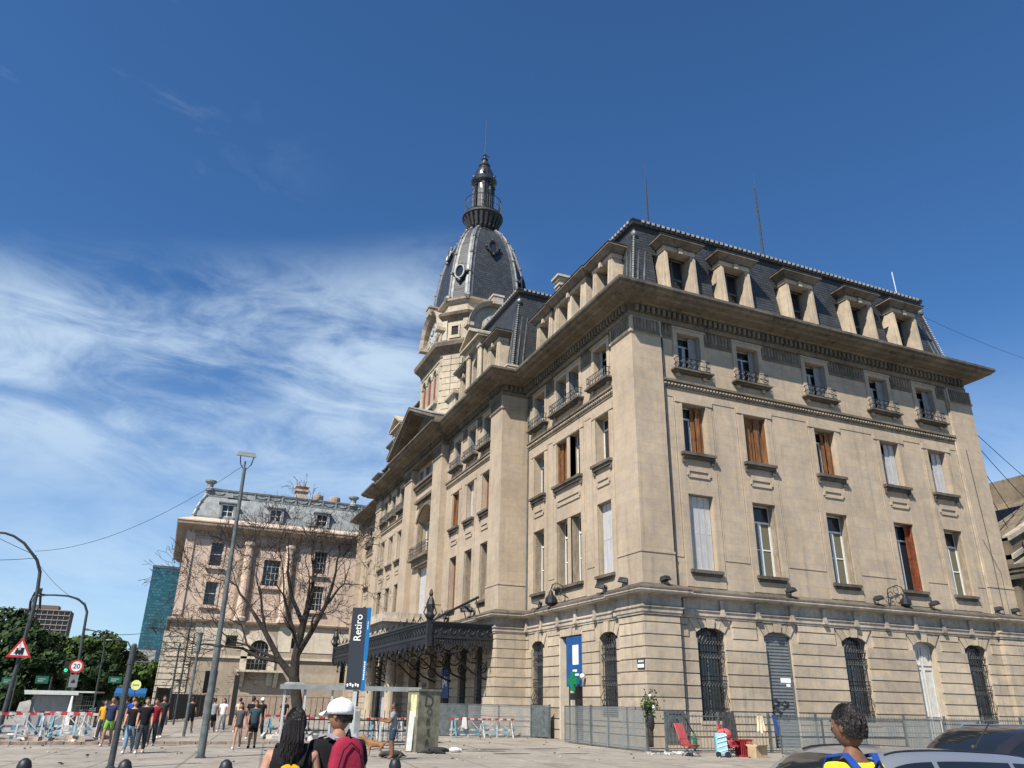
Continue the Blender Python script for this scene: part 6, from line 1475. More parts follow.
# far left group
person('man in navy tee and lime shorts walking beside the white barriers', (-1.52, 36.1, 0), 190, 1.74, 'navy', 'lime', 'short', stride=.2, skin='tan', arms=((.15, 0), (-.1, 0)))
person('person in blue top half hidden behind the lime shorts man', (-.85, 38.6, K0), 185, 1.66, 'blue', 'dark_denim', 'long', skin='tan')
person('woman in black tee and light jeans holding a bag, left of the pair of youths', (-.62, 31.5, 0), 185, 1.66, 'black', 'denim', 'long', skin='fair', hair='long', arms=((.12, 0), (.2, 0)))
person('youth in black tee with small white chest logo and dark jeans', (-.25, 31.4, 0), 180, 1.73, 'black', 'dark_denim', 'long', skin='fair', stride=.22)
person('person in maroon top behind the youths at left', (.05, 36.0, 0), 185, 1.70, 'maroon', 'charcoal', 'long', skin='tan')
person('child in mustard top behind the lime shorts man', (-1.88, 38.4, K0), 190, 1.5, 'amber', 'charcoal', 'long', skin='tan')
person('man in dark grey tee at the far side of the left crowd', (.35, 40.5, K0), 170, 1.72, 'charcoal', 'dark_denim', 'long', skin='tan', stride=.25)
person('woman in dark top with long hair behind the youths at left', (-.3, 42.0, K0), 190, 1.62, 'teal', 'charcoal', 'long', skin='fair', hair='long')
person('man in navy top half hidden left of the black cross-armed post', (-1.3, 43.5, K0), 15, 1.7, 'navy', 'black', 'long', skin='tan')
person('person in wine red top at the back of the waiting group', (3.1, 52.0, K0), 200, 1.68, 'maroon', 'charcoal', 'long', skin='tan')
# middle distance
person('person in black shorts beside the slim black lamp post, brown bag at the feet', (1.75, 46.0, K0), 20, 1.70, 'black', 'black', 'short', skin='tan')
person('person in grey shirt with small pack, right of the tall lamp post', (2.95, 47.5, K0), 15, 1.66, 'grey', 'black', 'short', skin='tan')
person('woman in white top and grey trousers among the waiting group', (3.5, 48.5, K0), 200, 1.66, 'white', 'grey', 'long', skin='fair', hair='long')
person('man in beige shirt and shorts with a raised arm in the waiting group', (4.25, 47.5, K0), 30, 1.70, 'beige', 'beige', 'short', skin='fair')
person('woman in grey tee dress with bare legs walking towards us', (3.1, 33.9, 0), 190, 1.62, 'dark_grey', 'dark_grey', 'mini', skin='fair', hair='long', stride=.16, slim=.92)
person('man in dark teal tee and black shorts walking beside the grey dress woman', (3.72, 34.5, 0), 190, 1.70, 'teal', 'black', 'short', skin='tan', shoes='black', stride=.12)
person('person in black behind the grey dress woman, right shoulder showing', (4.1, 39.5, K0), 10, 1.76, 'black', 'black', 'short', skin='tan')
p_ = person('man in black with a white cap behind the dark teal tee man', (4.9, 43.0, K0), 200, 1.72, 'black', 'dark_denim', 'long', skin='tan', hair='capped'); cap(p_, 1.72, 'white')
person('person in black tee standing alone left of the shelter', (6.35, 45.5, K0), 220, 1.74, 'black', 'black', 'short', skin='tan')
# man in grey tee with the dog
person('barefoot man in grey tee and navy shorts gesturing beside a brown dog', (7.45, 27.4, 0), -70, 1.74, 'grey', 'shorts_navy', 'short', skin='brown', shoes=None, stride=.03, slim=1.15, arms=((.3, 0), (.1, 0)), bend={1: ((.30, .12, 1.13), (.28, .36, 1.20)), -1: ((-.27, .10, 1.12), (-.22, .34, 1.16))})
# near couple and the man in yellow
person('woman in sleeveless black top with long dark hair, seen from behind', (1.07, 6.92, 0), 10, 1.66, 'black', 'dark_denim', 'long', sleeves='none', skin='fair', hair='long', near=True, stride=.1, arms=((.02, 0), (.05, 0)), turn=10)
p_ = person('man in black tee and white cap seen from behind, head turned left', (1.44, 7.0, 0), -10, 1.74, 'black', 'slateblue', 'long', skin='tan', hair='capped', near=True, stride=.1, turn=-42, bend={-1: ((-.27, -.02, 1.10), (-.34, .17, 1.0)), 1: None}, slim=1.05)
cap(p_, 1.74, 'white', -42)
backpack('backpack', 'wine red backpack with dark lower half on the white capped man', (1.44, 7.0), -10, 1.74, 'wine', 'slateblue', w_=.29, ht=.50, z=.97)
B_ = backpack('drawstring_bag', 'small yellow bag on the back of the long haired woman', (1.07, 6.92), 10, 1.66, 'amber', 'amber', w_=.22, ht=.34, dp=.09, z=1.0, y=-.185, straps='black')
w = MB(); w.m = None; w.tube([(.0, -.248, 1.0), (.03, -.25, 1.06), (.0, -.248, 1.12), (-.03, -.25, 1.06)], .012, 5, closed=True); w.tube([(-.07, -.245, .96), (-.06, -.245, 1.08), (-.08, -.243, 1.16)], .005, 4); w.build('printed_mark', CM['white'], B_, local=True)
person('man in bright yellow tee with short dark hair, head turned left by the cars', (3.98, 3.96, 0), 5, 1.755, 'yellow', 'dark_denim', 'long', skin='brown', near=True, stride=.05, turn=-24, slim=.88)
backpack('backpack', 'blue backpack slung on the yellow shirted man', (3.98, 3.96), 5, 1.755, 'blue', 'blue', w_=.26, ht=.42, z=.98, y=-.21, straps='blue')
# dogs
def dog(label, loc, face, mat, lying=False, s=1.0):
    D = thing('dog', label, 'dog', loc, None, rz=-R(face))
    if not lying:
        ch = [[(0, -.30, .50, .085, .10), (0, -.10, .49, .09, .105), (0, .14, .50, .105, .13), (0, .30, .56, .085, .10), (0, .42, .68, .06, .065), (0, .50, .76, .062, .065), (0, .58, .74, .045, .04), (0, .68, .715, .03, .028)],
              [(0, -.30, .50, .085, .10), (0, -.40, .54, .028), (0, -.52, .62, .018), (0, -.60, .74, .010)]]
        for sd in (-1, 1):
            ch.append([(0, .14, .50, .105, .13), (sd*.075, .22, .40, .048), (sd*.08, .20, .24, .028), (sd*.08, .21, .08, .022), (sd*.08, .25, .025, .026)])
            ch.append([(0, -.30, .50, .085, .10), (sd*.08, -.28, .40, .062), (sd*.085, -.20, .28, .036), (sd*.085, -.34, .18, .022), (sd*.085, -.31, .05, .020), (sd*.085, -.27, .025, .026)])
            ch.append([(0, .50, .76, .062, .065), (sd*.045, .49, .83, .022), (sd*.06, .50, .86, .008)])
    else:
        ch = [[(0, -.34, .12, .10, .10), (0, -.10, .14, .12, .12), (0, .16, .14, .12, .12), (0, .34, .15, .075), (0, .46, .13, .065), (0, .58, .09, .035)], [(0, -.34, .12, .10, .10), (.05, -.52, .05, .025), (.10, -.66, .03, .014)]]
        for sd in (-1, 1):
            ch.append([(0, .16, .14, .12, .12), (sd*.10, .24, .06, .04), (sd*.10, .44, .035, .028)]); ch.append([(0, -.34, .12, .10, .10), (sd*.13, -.26, .08, .055), (sd*.15, -.12, .035, .028)]); ch.append([(0, .46, .13, .065), (sd*.05, .44, .19, .016)])
    skinmesh('body', [[tuple(v*s for v in p) for p in c_] for c_ in ch], mat, D, 1); return D
dog('short haired brown dog standing beside the barefoot man', (7.2, 28.7, 0), 285, plain('dog_brown', (.26, .12, .05), .8, var=.2, vscale=8), s=.85)
dog('black dog curled up right of the olive utility box', (9.9, 30.4, 0), 100, plain('dog_black', (.02, .02, .02), .8), lying=True)
dog('dark dog lying left of the olive utility box', (7.75, 28.3, 0), 250, plain('dog_dark', (.05, .045, .04), .85), lying=True)
# ================================================================== street furniture
def text(name, s, size, loc, rot, mat, parent, ext=.004, align='CENTER', bold=.006):
    cu = bpy.data.curves.new(name, 'FONT'); cu.body = s; cu.size = size; cu.extrude = ext; cu.align_x = align; cu.align_y = 'CENTER'; cu.offset = bold*size
    cu.materials.append(mat); o = bpy.data.objects.new('tmp_text', cu); COL.objects.link(o); bpy.context.view_layer.update()
    me = bpy.data.meshes.new_from_object(o.evaluated_get(bpy.context.evaluated_depsgraph_get())); bpy.data.objects.remove(o); me.name = name
    if not me.materials: me.materials.append(mat)
    o = bpy.data.objects.new(name, me); COL.objects.link(o); o.location = loc; o.rotation_euler = rot; o.parent = parent; return o
def face_cam(x, y): return math.atan2(x, y)       # heading from the photographer's spot (for orienting signs along the path)
# ---- tall lamp post
T = thing('lamp_post', 'very tall grey lamp post topped with floodlights in the left foreground', 'lamp post', (1.6, 28.9, 0))
w = MB(); w.tube([(0, 0, 0), (0, 0, 3.4), (-.01, 0, 3.42), (-.05, 0, 9.6)], [.125, .115, .095, .06], 14); w.build('pole', M['pole_grey'], T, local=True)
w = MB(); w.lathe([(.17, 0), (.17, .03), (.13, .05)], 0, 0, 12); w.lathe([(.125, 3.36), (.135, 3.38), (.135, 3.44), (.11, 3.46)], 0, 0, 12); w.build('collar', M['pole'], T, local=True)
w = MB(); w.tube([(-.05, 0, 9.5), (-.22, 0, 9.75), (-.26, 0, 10.05)], .02, 5); w.tube([(-.05, 0, 9.5), (.16, 0, 9.75), (.22, 0, 10.05)], .02, 5); w.tube([(-.06, 0, 9.55), (-.06, 0, 9.85)], .03, 6); w.box(-.45, .3, -.04, .04, 8.40, 8.45); w.build('bracket', M['pole'], T, local=True)
for x, z, wd in ((-.05, 10.1, .7), (-.42, 8.5, .26), (.34, 8.5, .26)):
    w = MB(); w.m = Matrix.Translation((x, 0, z)) @ Matrix.Rotation(R(12), 4, 'X'); w.hexa([(-wd/2, -.18, -.05), (wd/2, -.18, -.05), (wd/2, .2, -.05), (-wd/2, .2, -.05)], [(-wd/2*.85, -.12, .1), (wd/2*.85, -.12, .1), (wd/2*.85, .16, .1), (-wd/2*.85, .16, .1)]); w.build('floodlight', M['zinc_dull'], T, local=True)
# ---- slim posts
def post(label, x, y, h, r_, head='plain', mat='pole'):
    T = thing('steel_post', label, 'post', (x, y, 0)); w = MB(); w.tube([(0, 0, 0), (0, 0, h)], [r_*1.1, r_], 12); w.lathe([(r_*1.6, 0), (r_*1.6, .03), (r_*1.15, .05)], 0, 0, 10); w.build('shaft', M[mat], T, local=True)
    w = MB()
    if head == 'arm': w.tube([(0, 0, h-.42), (.42, -.05, h-.45)], .028, 6); w.lathe([(r_*1.25, h-.5), (r_*1.25, h-.36)], 0, 0, 10); w.lathe([(r_, h), (r_*.6, h+.05)], 0, 0, 10)
    elif head == 'lamp': w.lathe([(r_*1.6, h-.9), (r_*1.9, h-.85), (r_*1.9, h-.1), (r_*2.4, h), (r_*.4, h+.1)], 0, 0, 10)
    else: w.lathe([(r_*1.15, h), (r_*.6, h+.06)], 0, 0, 10); w.tube([(0, 0, h*.55), (.3, 0, h*.55)], .03, 5); w.box(.2, .45, -.12, .12, h*.55-.05, h*.55+.08)
    w.build('head', M[mat], T, local=True)
post('black post with short side arm, nearest post on the left', -.83, 25.15, 3.1, .075, 'arm')
post('slim grey post with thick dark head, left of the tall floodlight post', 1.44, 42.12, 4.7, .06, 'lamp', 'pole_grey')
post('thin dark post standing in front of the dark gate, right hand of two', 1.33, 61.4, 7.1, .06)
post('thin dark post standing in front of the dark gate, left hand of two', .85, 60.5, 5.2, .06)
w = MB(); T = thing('slab_post', 'flat black slab post behind the grey dress woman', 'post', (4.9, 59.8, 0)); w.m = Matrix.Rotation(R(-4), 4, 'Z'); w.box(-.17, .17, -.08, .08, 0, 3.3); w.build('slab', M['black'], T, local=True); w = MB(); w.box(-.24, .24, -.14, .14, 0, .12); w.build('foot', M['pole'], T, local=True)
# ---- curved catenary / lamp masts at far left
def curved(label, pts, r_, group, extra=None, coil=None):
    b0 = Vector(pts[0]); b0.z = 0; T = thing('curved_mast', label, 'street light', tuple(b0), group)
    P = [Vector((pts[0][0], pts[0][1], 0))-b0]+[Vector(p)-b0 for p in pts[1:]]; w = MB(); n = len(P); w.tube(P, [r_*(1-.5*i/(n-1)) for i in range(n)], 10); w.build('mast', M['pole'], T, local=True)
    e, d = P[-1], (P[-1]-P[-2]).normalized(); w = MB(); w.tube([e-d*.05, e+d*.25, e+d*.55, e+d*.7], [.05, .12, .11, .03], 8); w.build('lamp_head', M['zinc_dull'], T, local=True)
    if coil:
        w = MB()
        for k in range(3): w.tube([Vector(p)-b0+Vector((.03*k-.05, .04*k, .05*math.sin(k*2))) for p in coil], .022, 5, closed=True)
        w.build('cable_coil', M['black'], T, local=True)
        w = MB(); w.tube([Vector((-5.63, 40.92, 5.95))-b0, Vector((-5.3, 40.96, 5.93))-b0], .03, 5); w.box(.2, .33, -.05, .08, 5.98, 6.2); w.build('camera_arm', M['black'], T, local=True)
    return T
GM = 'curved masts along the avenue'
T1 = curved('curved mast with coiled cables and a red triangle sign, at the left edge', [(-5.88, 40.88, 0), (-5.72, 40.9, 5.25), (-5.74, 40.9, 6.12), (-5.82, 40.89, 6.91), (-6.05, 40.86, 7.42), (-6.36, 40.81, 7.75), (-6.71, 40.76, 8.11), (-7.16, 40.7, 8.37), (-7.52, 40.64, 8.46), (-9.2, 40.4, 8.40)], .09, GM,
            coil=[(-5.78, 40.89, 6.03), (-5.87, 40.88, 5.59), (-5.83, 40.89, 5.24), (-5.61, 40.92, 5.09), (-5.47, 40.94, 5.36), (-5.55, 40.93, 5.87)])
curved('second curved mast from the left edge, its arm bending left above the speed sign', [(-4.8, 57.8, 0), (-4.86, 57.8, 3.15), (-5.0, 57.78, 5.65), (-5.05, 57.78, 6.75), (-5.26, 57.76, 7.18), (-5.73, 57.72, 7.52), (-6.32, 57.67, 7.66), (-7.05, 57.61, 7.66), (-7.6, 57.57, 7.62)], .10, GM)
curved('third curved mast from the left edge, against the trees', [(-5.5, 89.8, 0), (-5.55, 89.83, 3.07), (-5.62, 89.82, 6.03), (-5.84, 89.81, 7.15), (-6.4, 89.78, 7.69), (-7.23, 89.73, 7.83)], .10, GM)
curved('farthest curved mast, just left of the teal tower', [(-3.8, 109.9, 0), (-3.84, 109.93, 5.03), (-3.95, 109.93, 7.34), (-4.42, 109.91, 8.02), (-5.35, 109.88, 8.21), (-6.22, 109.85, 8.16)], .12, GM)
# triangle warning sign with a locomotive
T = thing('warning_sign', 'red bordered white triangle sign with a black locomotive', 'sign', (-5.80, 40.70, 3.25)); yw = -R(-8)
T.rotation_euler.z = yw
def ngon(mb, pts, y0, y1): mb.hexa([(x, y0, z) for x, z in pts], [(x, y1, z) for x, z in pts])
w = MB(); ngon(w, [(-.48, 0), (.48, 0), (0, .84)], -.01, .01); w.build('border', M['sign_red'], T, local=True)
w = MB(); ngon(w, [(-.34, .085), (.34, .085), (0, .675)], -.018, -.011); w.build('panel', M['sign_white'], T, local=True)
w = MB(); ngon(w, [(-.17, .17), (.15, .17), (.15, .30), (-.17, .30)], -.024, -.019); ngon(w, [(.02, .30), (.15, .30), (.15, .40), (.02, .40)], -.024, -.019); ngon(w, [(-.14, .30), (-.08, .30), (-.07, .38), (-.15, .38)], -.024, -.019)
for x in (-.11, 0, .1): ngon(w, [(x+.045*math.cos(k), .15+.045*math.sin(k)) for k in [q*.785 for q in range(8)]], -.026, -.019)
ngon(w, [(-.22, .13), (-.17, .17), (-.17, .22)], -.024, -.019); w.build('locomotive_symbol', M['black'], T, local=True)
# round speed limit sign
T = thing('speed_sign', 'round white 20 sign with red rim above a small grey plate', 'sign', (-4.92, 57.4, 0)); T.rotation_euler.z = R(5)
circ = lambda r_, cz, n=28: [(r_*math.cos(2*math.pi*k/n), cz+r_*math.sin(2*math.pi*k/n)) for k in range(n)]
w = MB(); w.tube([(0, .03, 0), (0, .03, 3.5)], .03, 6); w.build('pole', M['pole_grey'], T, local=True)
w = MB(); ngon(w, circ(.40, 3.46), -.01, .01); w.build('rim', M['sign_red'], T, local=True); w = MB(); ngon(w, circ(.29, 3.46), -.02, -.011); w.build('disc', M['sign_white'], T, local=True)
text('numerals', '20', .40, (0, -.024, 3.46), (R(90), 0, 0), M['black'], T)
w = MB(); w.box(-.24, .24, -.012, .012, 2.25, 2.98); w.build('plate', M['zinc_dull'], T, local=True); w = MB(); w.box(-.12, .10, -.016, -.012, 2.5, 2.62); w.box(-.05, .05, -.016, -.012, 2.62, 2.7); w.build('plate_symbol', M['black'], T, local=True)
# yellow round sign, green road signs, traffic lights, blue awning
T = thing('round_sign', 'round pale yellow sign right of the black cross-armed post', 'sign', (-1.41, 60, 0)); w = MB(); w.tube([(0, .05, 0), (0, .05, 2.5)], .035, 6); w.build('pole', M['pole'], T, local=True)
w = MB(); ngon(w, circ(.31, 2.5), -.02, .02); w.build('disc', plain('pale_yellow', (.72, .76, .28), .5), T, local=True); w = MB(); 
for k in range(4): w.box(-.19+k*.10, -.12+k*.10, -.026, -.021, 2.46, 2.54)
w.build('lettering', M['green'], T, local=True)
M['road_green'] = plain('road_green', (0, .09, .05), .5)
def rsign(label, x, y, z, wd, h_):
    T = thing('road_sign', label, 'sign', (x, y, 0), 'green road signs over the avenue'); w = MB(); w.tube([(wd/2+.2, .1, 0), (wd/2+.2, .1, z+h_/2)], .06, 6); w.tube([(wd/2+.2, .1, z), (-wd/2, .1, z)], .04, 5); w.build('pole', M['pole'], T, local=True)
    w = MB(); w.box(-wd/2, wd/2, -.03, .03, z-h_/2, z+h_/2); w.build('panel', M['road_green'], T, local=True)
    w = MB(); w.box(-wd*.32, wd*.30, -.036, -.031, z+.02, z+h_*.2); w.box(-wd*.32, wd*.1, -.036, -.031, z-h_*.25, z-.06*h_); w.build('lettering', M['zinc_dull'], T, local=True)
rsign('green road sign above the right half of the kiosk roof', -8.6, 74.5, 2.9, .9, .55); rsign('green road sign at the far left edge, left of the kiosk', -10.9, 74.2, 2.75, .8, .5); rsign('green road sign beside the black cross-armed post', -3.42, 75.1, 3.05, 1.0, .5)
T = thing('traffic_light', 'traffic light showing green left of the round 20 sign', 'traffic light', (-7.1, 74.7, 0)); w = MB(); w.tube([(.3, 0, 0), (.3, 0, 4.3), (0, 0, 4.3)], .06, 6); w.build('pole', M['pole'], T, local=True); w = MB(); w.box(-.17, .17, -.15, .15, 3.35, 4.35); w.build('housing', M['black'], T, local=True)
w = MB(); w.m = Matrix.Translation((0, -.16, 3.65)); w.ball((0, 0, 0), .13, 10, 6, (1, .4, 1)); w.build('green_lamp', plain('lit_green', (0, .3, .12), .4, emit=(0, 1, .3, .8)), T, local=True)
T = thing('market_stall', 'blue awning stall behind the group at far left', 'stall', (-1.75, 64, 0)); w = MB()
for x in (-.9, .9):
    for y in (-.6, .6): w.tube([(x, y, 0), (x, y, 2.0)], .03, 5)
w.build('frame', M['pole'], T, local=True); w = MB(); w.hexa([(-1.0, -.9, 1.95), (1.0, -.9, 1.95), (1.0, .8, 2.3), (-1.0, .8, 2.3)], [(-1.0, -.9, 2.0), (1.0, -.9, 2.0), (1.0, .8, 2.35), (-1.0, .8, 2.35)]); w.box(-1, 1, -.92, -.9, 1.8, 1.99); w.build('awning', plain('awning_blue', (.01, .09, .25), .6, var=.15), T, local=True)
w = MB(); w.box(-.85, .85, -.5, .5, .0, .9); w.build('counter', M['brick_face'], T, local=True)
# ---- kiosk
T = thing('kiosk', 'low grey kiosk with roller shutter and pale flat roof', 'kiosk', (-5.0, 49.9, 0)); T.rotation_euler.z = R(-7.5)
w = MB(); w.box(-1.0, .95, 0, 1.9, 0, 1.86); w.build('body', M['zinc_dull'], T, local=True)
w = MB(); w.box(-.85, .75, -.03, .0, .12, 1.74); w.build('roller_shutter', M['sh_grey'], T, local=True)
w = MB(); w.box(-1.35, 2.0, -.55, 2.1, 1.92, 2.0); w.box(-1.3, 1.25, -.6, -.45, 1.80, 1.93); w.build('roof', M['greyframe'], T, local=True)
w = MB(); w.hexa([(-1.7, -.2, 0), (-1.0, -.2, 0), (-1.0, 1.6, 0), (-1.7, 1.6, 0)], [(-1.55, -.1, 1.4), (-1.0, -.1, 1.55), (-1.0, 1.5, 1.55), (-1.5, 1.5, 1.4)]); w.build('side_block', M['concrete'], T, local=True)
w = MB()
for k in range(9): w.tube([(1.1+k*.11, -.3, 0), (1.1+k*.11, -.3, 1.8)], .01, 4)
for k in range(8): w.tube([(1.05, -.3, .2+k*.22), (2.05, -.3, .2+k*.22)], .01, 4)
for x in (1.05, 2.05): w.tube([(x, -.3, 0), (x, -.3, 1.92)], .03, 5)
w.build('mesh_panel', M['pole_grey'], T, local=True)
w = MB(); w.hexa([(.85, -.75, .1), (1.15, -.7, .1), (1.1, -.6, .1), (.85, -.6, .1)], [(.95, -.62, 1.75), (1.03, -.62, 1.75), (1.03, -.58, 1.75), (.95, -.58, 1.75)]); w.build('folded_parasol', M['whiteframe'], T, local=True)
w = MB(); w.box(2.1, 3.1, .2, 1.6, 0, 1.55); w.build('dark_cabinet', M['fascia'], T, local=True)
# ---- striped wooden barriers
M['barrier_white'] = plain('barrier_white', (.42, .41, .39), .7, var=.4, vscale=5); M['barrier_red'] = plain('barrier_red', (.42, .03, .03), .6, var=.3, vscale=5); M['barrier_blue'] = plain('barrier_blue', (.10, .28, .40), .6, var=.3, vscale=5)
def make_barrier(n=5, L_=2.2):
    T = thing('barrier', 'striped timber barrier', 'barrier', (0, 0, 0), 'striped timber barriers'); h = 1.0
    w = MB(); w.box(-L_/2, L_/2, -.025, .025, h-.09, h); w.cur = 1
    k = 0; x = -L_/2
    while x < L_/2-.01: 
        if k % 2: w.cur = 1; w.box(x, min(x+.24, L_/2), -.029, .029, h-.092, h+.003)
        x += .24; k += 1
    w.build('top_rail', [M['barrier_red'], M['barrier_white']], T, local=True)
    w = MB(); k = 0; x = -L_/2
    while x < L_/2-.01: w.cur = k % 2; w.box(x, min(x+.3, L_/2), -.02, .02, .36, .46); w.box(x, min(x+.3, L_/2), -.02, .02, .12, .19); x += .3; k += 1
    w.build('lower_rail', [M['barrier_white'], M['barrier_blue']], T, local=True)
    w = MB()
    for x in (-L_/2+.1, 0, L_/2-.1): w.box(x-.035, x+.035, -.03, .03, 0, h-.09)
    for x0, x1 in ((-L_/2+.1, -.1), (L_/2-.1, .1)): w.hexa([(x0-.03, -.05, .1), (x0+.03, -.05, .1), (x0+.03, -.03, .1), (x0-.03, -.03, .1)], [(x1-.03, -.05, h-.1), (x1+.03, -.05, h-.1), (x1+.03, -.03, h-.1), (x1-.03, -.03, h-.1)])
    w.build('brace', M['barrier_white'], T, local=True)
    for sd in (-1, 1):
        w = MB(); 
        for q in (-1, 1): w.hexa([(sd*(L_/2-.25)-.03, q*.38-.03, 0), (sd*(L_/2-.25)+.03, q*.38-.03, 0), (sd*(L_/2-.25)+.03, q*.38+.03, 0), (sd*(L_/2-.25)-.03, q*.38+.03, 0)], [(sd*(L_/2-.25)-.03, q*.03-.03, h-.12), (sd*(L_/2-.25)+.03, q*.03-.03, h-.12), (sd*(L_/2-.25)+.03, q*.03+.03, h-.12), (sd*(L_/2-.25)-.03, q*.03+.03, h-.12)])
        w.build('leg', M['barrier_white'] if sd > 0 else M['barrier_blue'], T, local=True)
    return T
b0 = make_barrier(); first = True
for x, y, rz, lb in ((-6.9, 37.9, 8, 'striped barrier cut off by the left edge of the picture'), (-4.9, 38.3, 6, 'striped barrier in front of the kiosk shutter'), (-2.9, 38.9, -4, 'striped barrier nearest the lime shorts man'), (-5.8, 41.0, 14, 'striped barrier in the second row, left of the kiosk front'), (-3.6, 41.6, -12, 'striped barrier in the second row, right of the kiosk front'),
                     (5.9, 40.6, 10, 'striped barrier at the left end of the shelter'), (7.8, 42.2, -6, 'striped barrier behind the bare tree trunk'), (9.4, 41.0, 4, 'striped barrier behind the white capped man'), (11.2, 42.8, 8, 'striped barrier behind the barefoot man'), (13.2, 43.9, 3, 'striped barrier behind the olive utility box'),
                     (16.4, 44.4, 2, 'striped barrier with a white rag, left one before the canopy fence'), (18.2, 44.5, 0, 'striped barrier before the canopy fence, right one')):
    o = b0 if first else copy_tree(b0); first = False; o.location = (x, y, K0 if (x < 7.8 and y > 38) else 0); o.rotation_euler.z = R(rz); o['label'] = lb
T = thing('rag', 'white rag hanging on the barrier left of the canopy fence', 'cloth', (16.1, 44.3, .5)); w = MB()
for k in range(7): w.hexa([(-.16+k*.05, -.06-.02*(k % 2), -.02+.05*math.sin(k)), (-.11+k*.05, -.06, -.02+.05*math.sin(k)), (-.11+k*.05, -.04, 0), (-.16+k*.05, -.04, 0)], [(-.1+k*.03, -.05, .55), (-.07+k*.03, -.05, .55), (-.07+k*.03, -.03, .55), (-.1+k*.03, -.03, .55)])
w.build('fabric', M['whiteframe'], T, local=True)
M['card0'] = plain('paper', (.5, .48, .44), .8, var=.3)
# ---- rubble and litter near the barriers
rg = random.Random(4)
def clump(label, x0, x1, y0, y1, n, mats, smax=.22, cat='rubble', name='rubble', kind=None, z0=0):
    w = MB()
    for k in range(n):
        x, y = rg.uniform(x0, x1), rg.uniform(y0, y1); s_ = rg.uniform(.04, smax); w.m = Matrix.Translation((x, y, z0+s_*.3)) @ Matrix.Rotation(rg.uniform(0, 6), 4, 'Z') @ Matrix.Rotation(rg.uniform(-.6, .6), 4, 'X'); w.cur = rg.randrange(len(mats)); w.box(-s_, s_, -s_*.7, s_*.7, -s_*.4, s_*.4)
    w.m = None; return tag(w.build(name, mats), label, cat, kind='stuff')
clump('broken slabs and rubble under the left barriers', -7.5, -1.8, 37.2, 40.5, 90, [M['concrete'], M['kerbstone'], M['annex_low']], z0=K0)
clump('broken planks and rubble left of the shelter', 5.0, 7.4, 38.2, 42, 60, [M['concrete'], M['annex_low'], M['barrier_white']], .3, z0=K0)
clump('scattered leaves and scraps across the plaza paving', -6, 24, 26, 46, 220, [M['kerbstone'], M['bark'], M['concrete']], .04, 'litter', 'ground_litter')
clump('white litter and crumpled paper on the ground by the corner fence', 18.6, 20.6, 28.9, 29.9, 26, [M['greyframe'], M['concrete'], M['card0']], .11, 'litter', 'litter')
# ---- shelter
T = thing('canopy_shelter', 'long flat shelter roof on thin grey posts behind the couple', 'shelter', (8.3, 38.3, 0)); T.rotation_euler.z = R(-7)
w = MB(); w.box(-3.2, 3.1, -.65, .9, 2.28, 2.36); w.box(-3.25, 3.15, -.7, -.62, 2.22, 2.42); w.hexa([(-3.2, -.6, 2.36), (-2.0, -.6, 2.36), (-2.0, .9, 2.36), (-3.2, .9, 2.36)], [(-3.0, -.3, 2.52), (-2.3, -.3, 2.52), (-2.3, .7, 2.52), (-3.0, .7, 2.52)]); w.build('roof', M['zinc_dull'], T, local=True)
for x in (-3.0, -2.1, -.9, 1.4, 2.9):
    for y in ((-.5,) if x in (-.9, 1.4) else (-.5, .75)): w = MB(); w.box(x-.045, x+.045, y-.045, y+.045, 0, 2.28); w.build('post', M['greyframe'], T, local=True)
w = MB(); w.box(-.95, -.25, -.52, -.48, .25, 1.35); w.box(-.2, .45, -.52, -.48, .25, 1.35); w.build('panel', M['zinc_dull'], T, local=True)
w = MB()
for z in (.5, .95): w.tube([(-3.0, .7, z), (2.9, .7, z)], .03, 5)
for k in range(26): w.tube([(-2.9+k*.23, .7, .05), (-2.9+k*.23, .7, 1.4)], .015, 4)
w.build('back_rail', M['pole_grey'], T, local=True)
# ---- totem sign
T = thing('station_sign', 'tall charcoal and blue sign reading Retiro on a steel post', 'sign', (7.75, 35.1, 0)); T.rotation_euler.z = R(-14)
w = MB(); w.box(-.09, .09, -.07, .07, 0, 5.4); w.build('post', M['greyframe'], T, local=True)
w = MB(); w.box(-.42, .22, -.12, -.07, 2.22, 5.6); w.box(-.42, .22, .07, .12, 2.22, 5.6); w.box(-.42, -.40, -.07, .07, 2.22, 5.6); w.build('panel', M['sign_dark'], T, local=True)
w = MB(); w.box(.225, .40, -.125, .125, 2.20, 5.62); w.build('blue_edge', plain('edge_blue', (.008, .13, .33), .4), T, local=True)
text('lettering', 'Retiro', .44, (-.10, -.126, 4.75), (R(90), R(-90), 0), M['sign_white'], T)
w = MB()
for k in range(9): w.box(.275+.01*(k % 2), .335, -.131, -.126, 2.62+k*.085, 2.68+k*.085)
for k in range(5): w.box(.285, .325, -.131, -.126, 4.7+k*.07, 4.74+k*.07)
w.build('small_lettering', M['sign_white'], T, local=True)
w = MB()
for k, (x, z) in enumerate(((-.34, 2.42), (-.22, 2.45), (-.12, 2.40), (.0, 2.44), (.1, 2.41))): w.m = Matrix.Translation((x, -.128, z)); w.ball((0, 0, 0), .045, 8, 5, (1, .15, .8)); w.box(-.03, .03, -.005, .005, -.08, -.02)
w.m = None; w.build('pictogram', M['sign_white'], T, local=True)
# ---- bag on a pole
T = thing('green_bag_post', 'green plastic bag tied to a thin post left of the brown dog', 'bag', (6.35, 30.6, 0)); w = MB(); w.tube([(0, 0, 0), (0, 0, 1.5)], .02, 5); w.build('stick', M['pole'], T, local=True); w = MB(); w.ball((0, -.03, 1.28), .17, 10, 8, (1, .7, 1.35)); w.ball((.03, -.05, 1.15), .15, 8, 6); w.build('bag', plain('bag_green', (.01, .16, .07), .4), T, local=True)
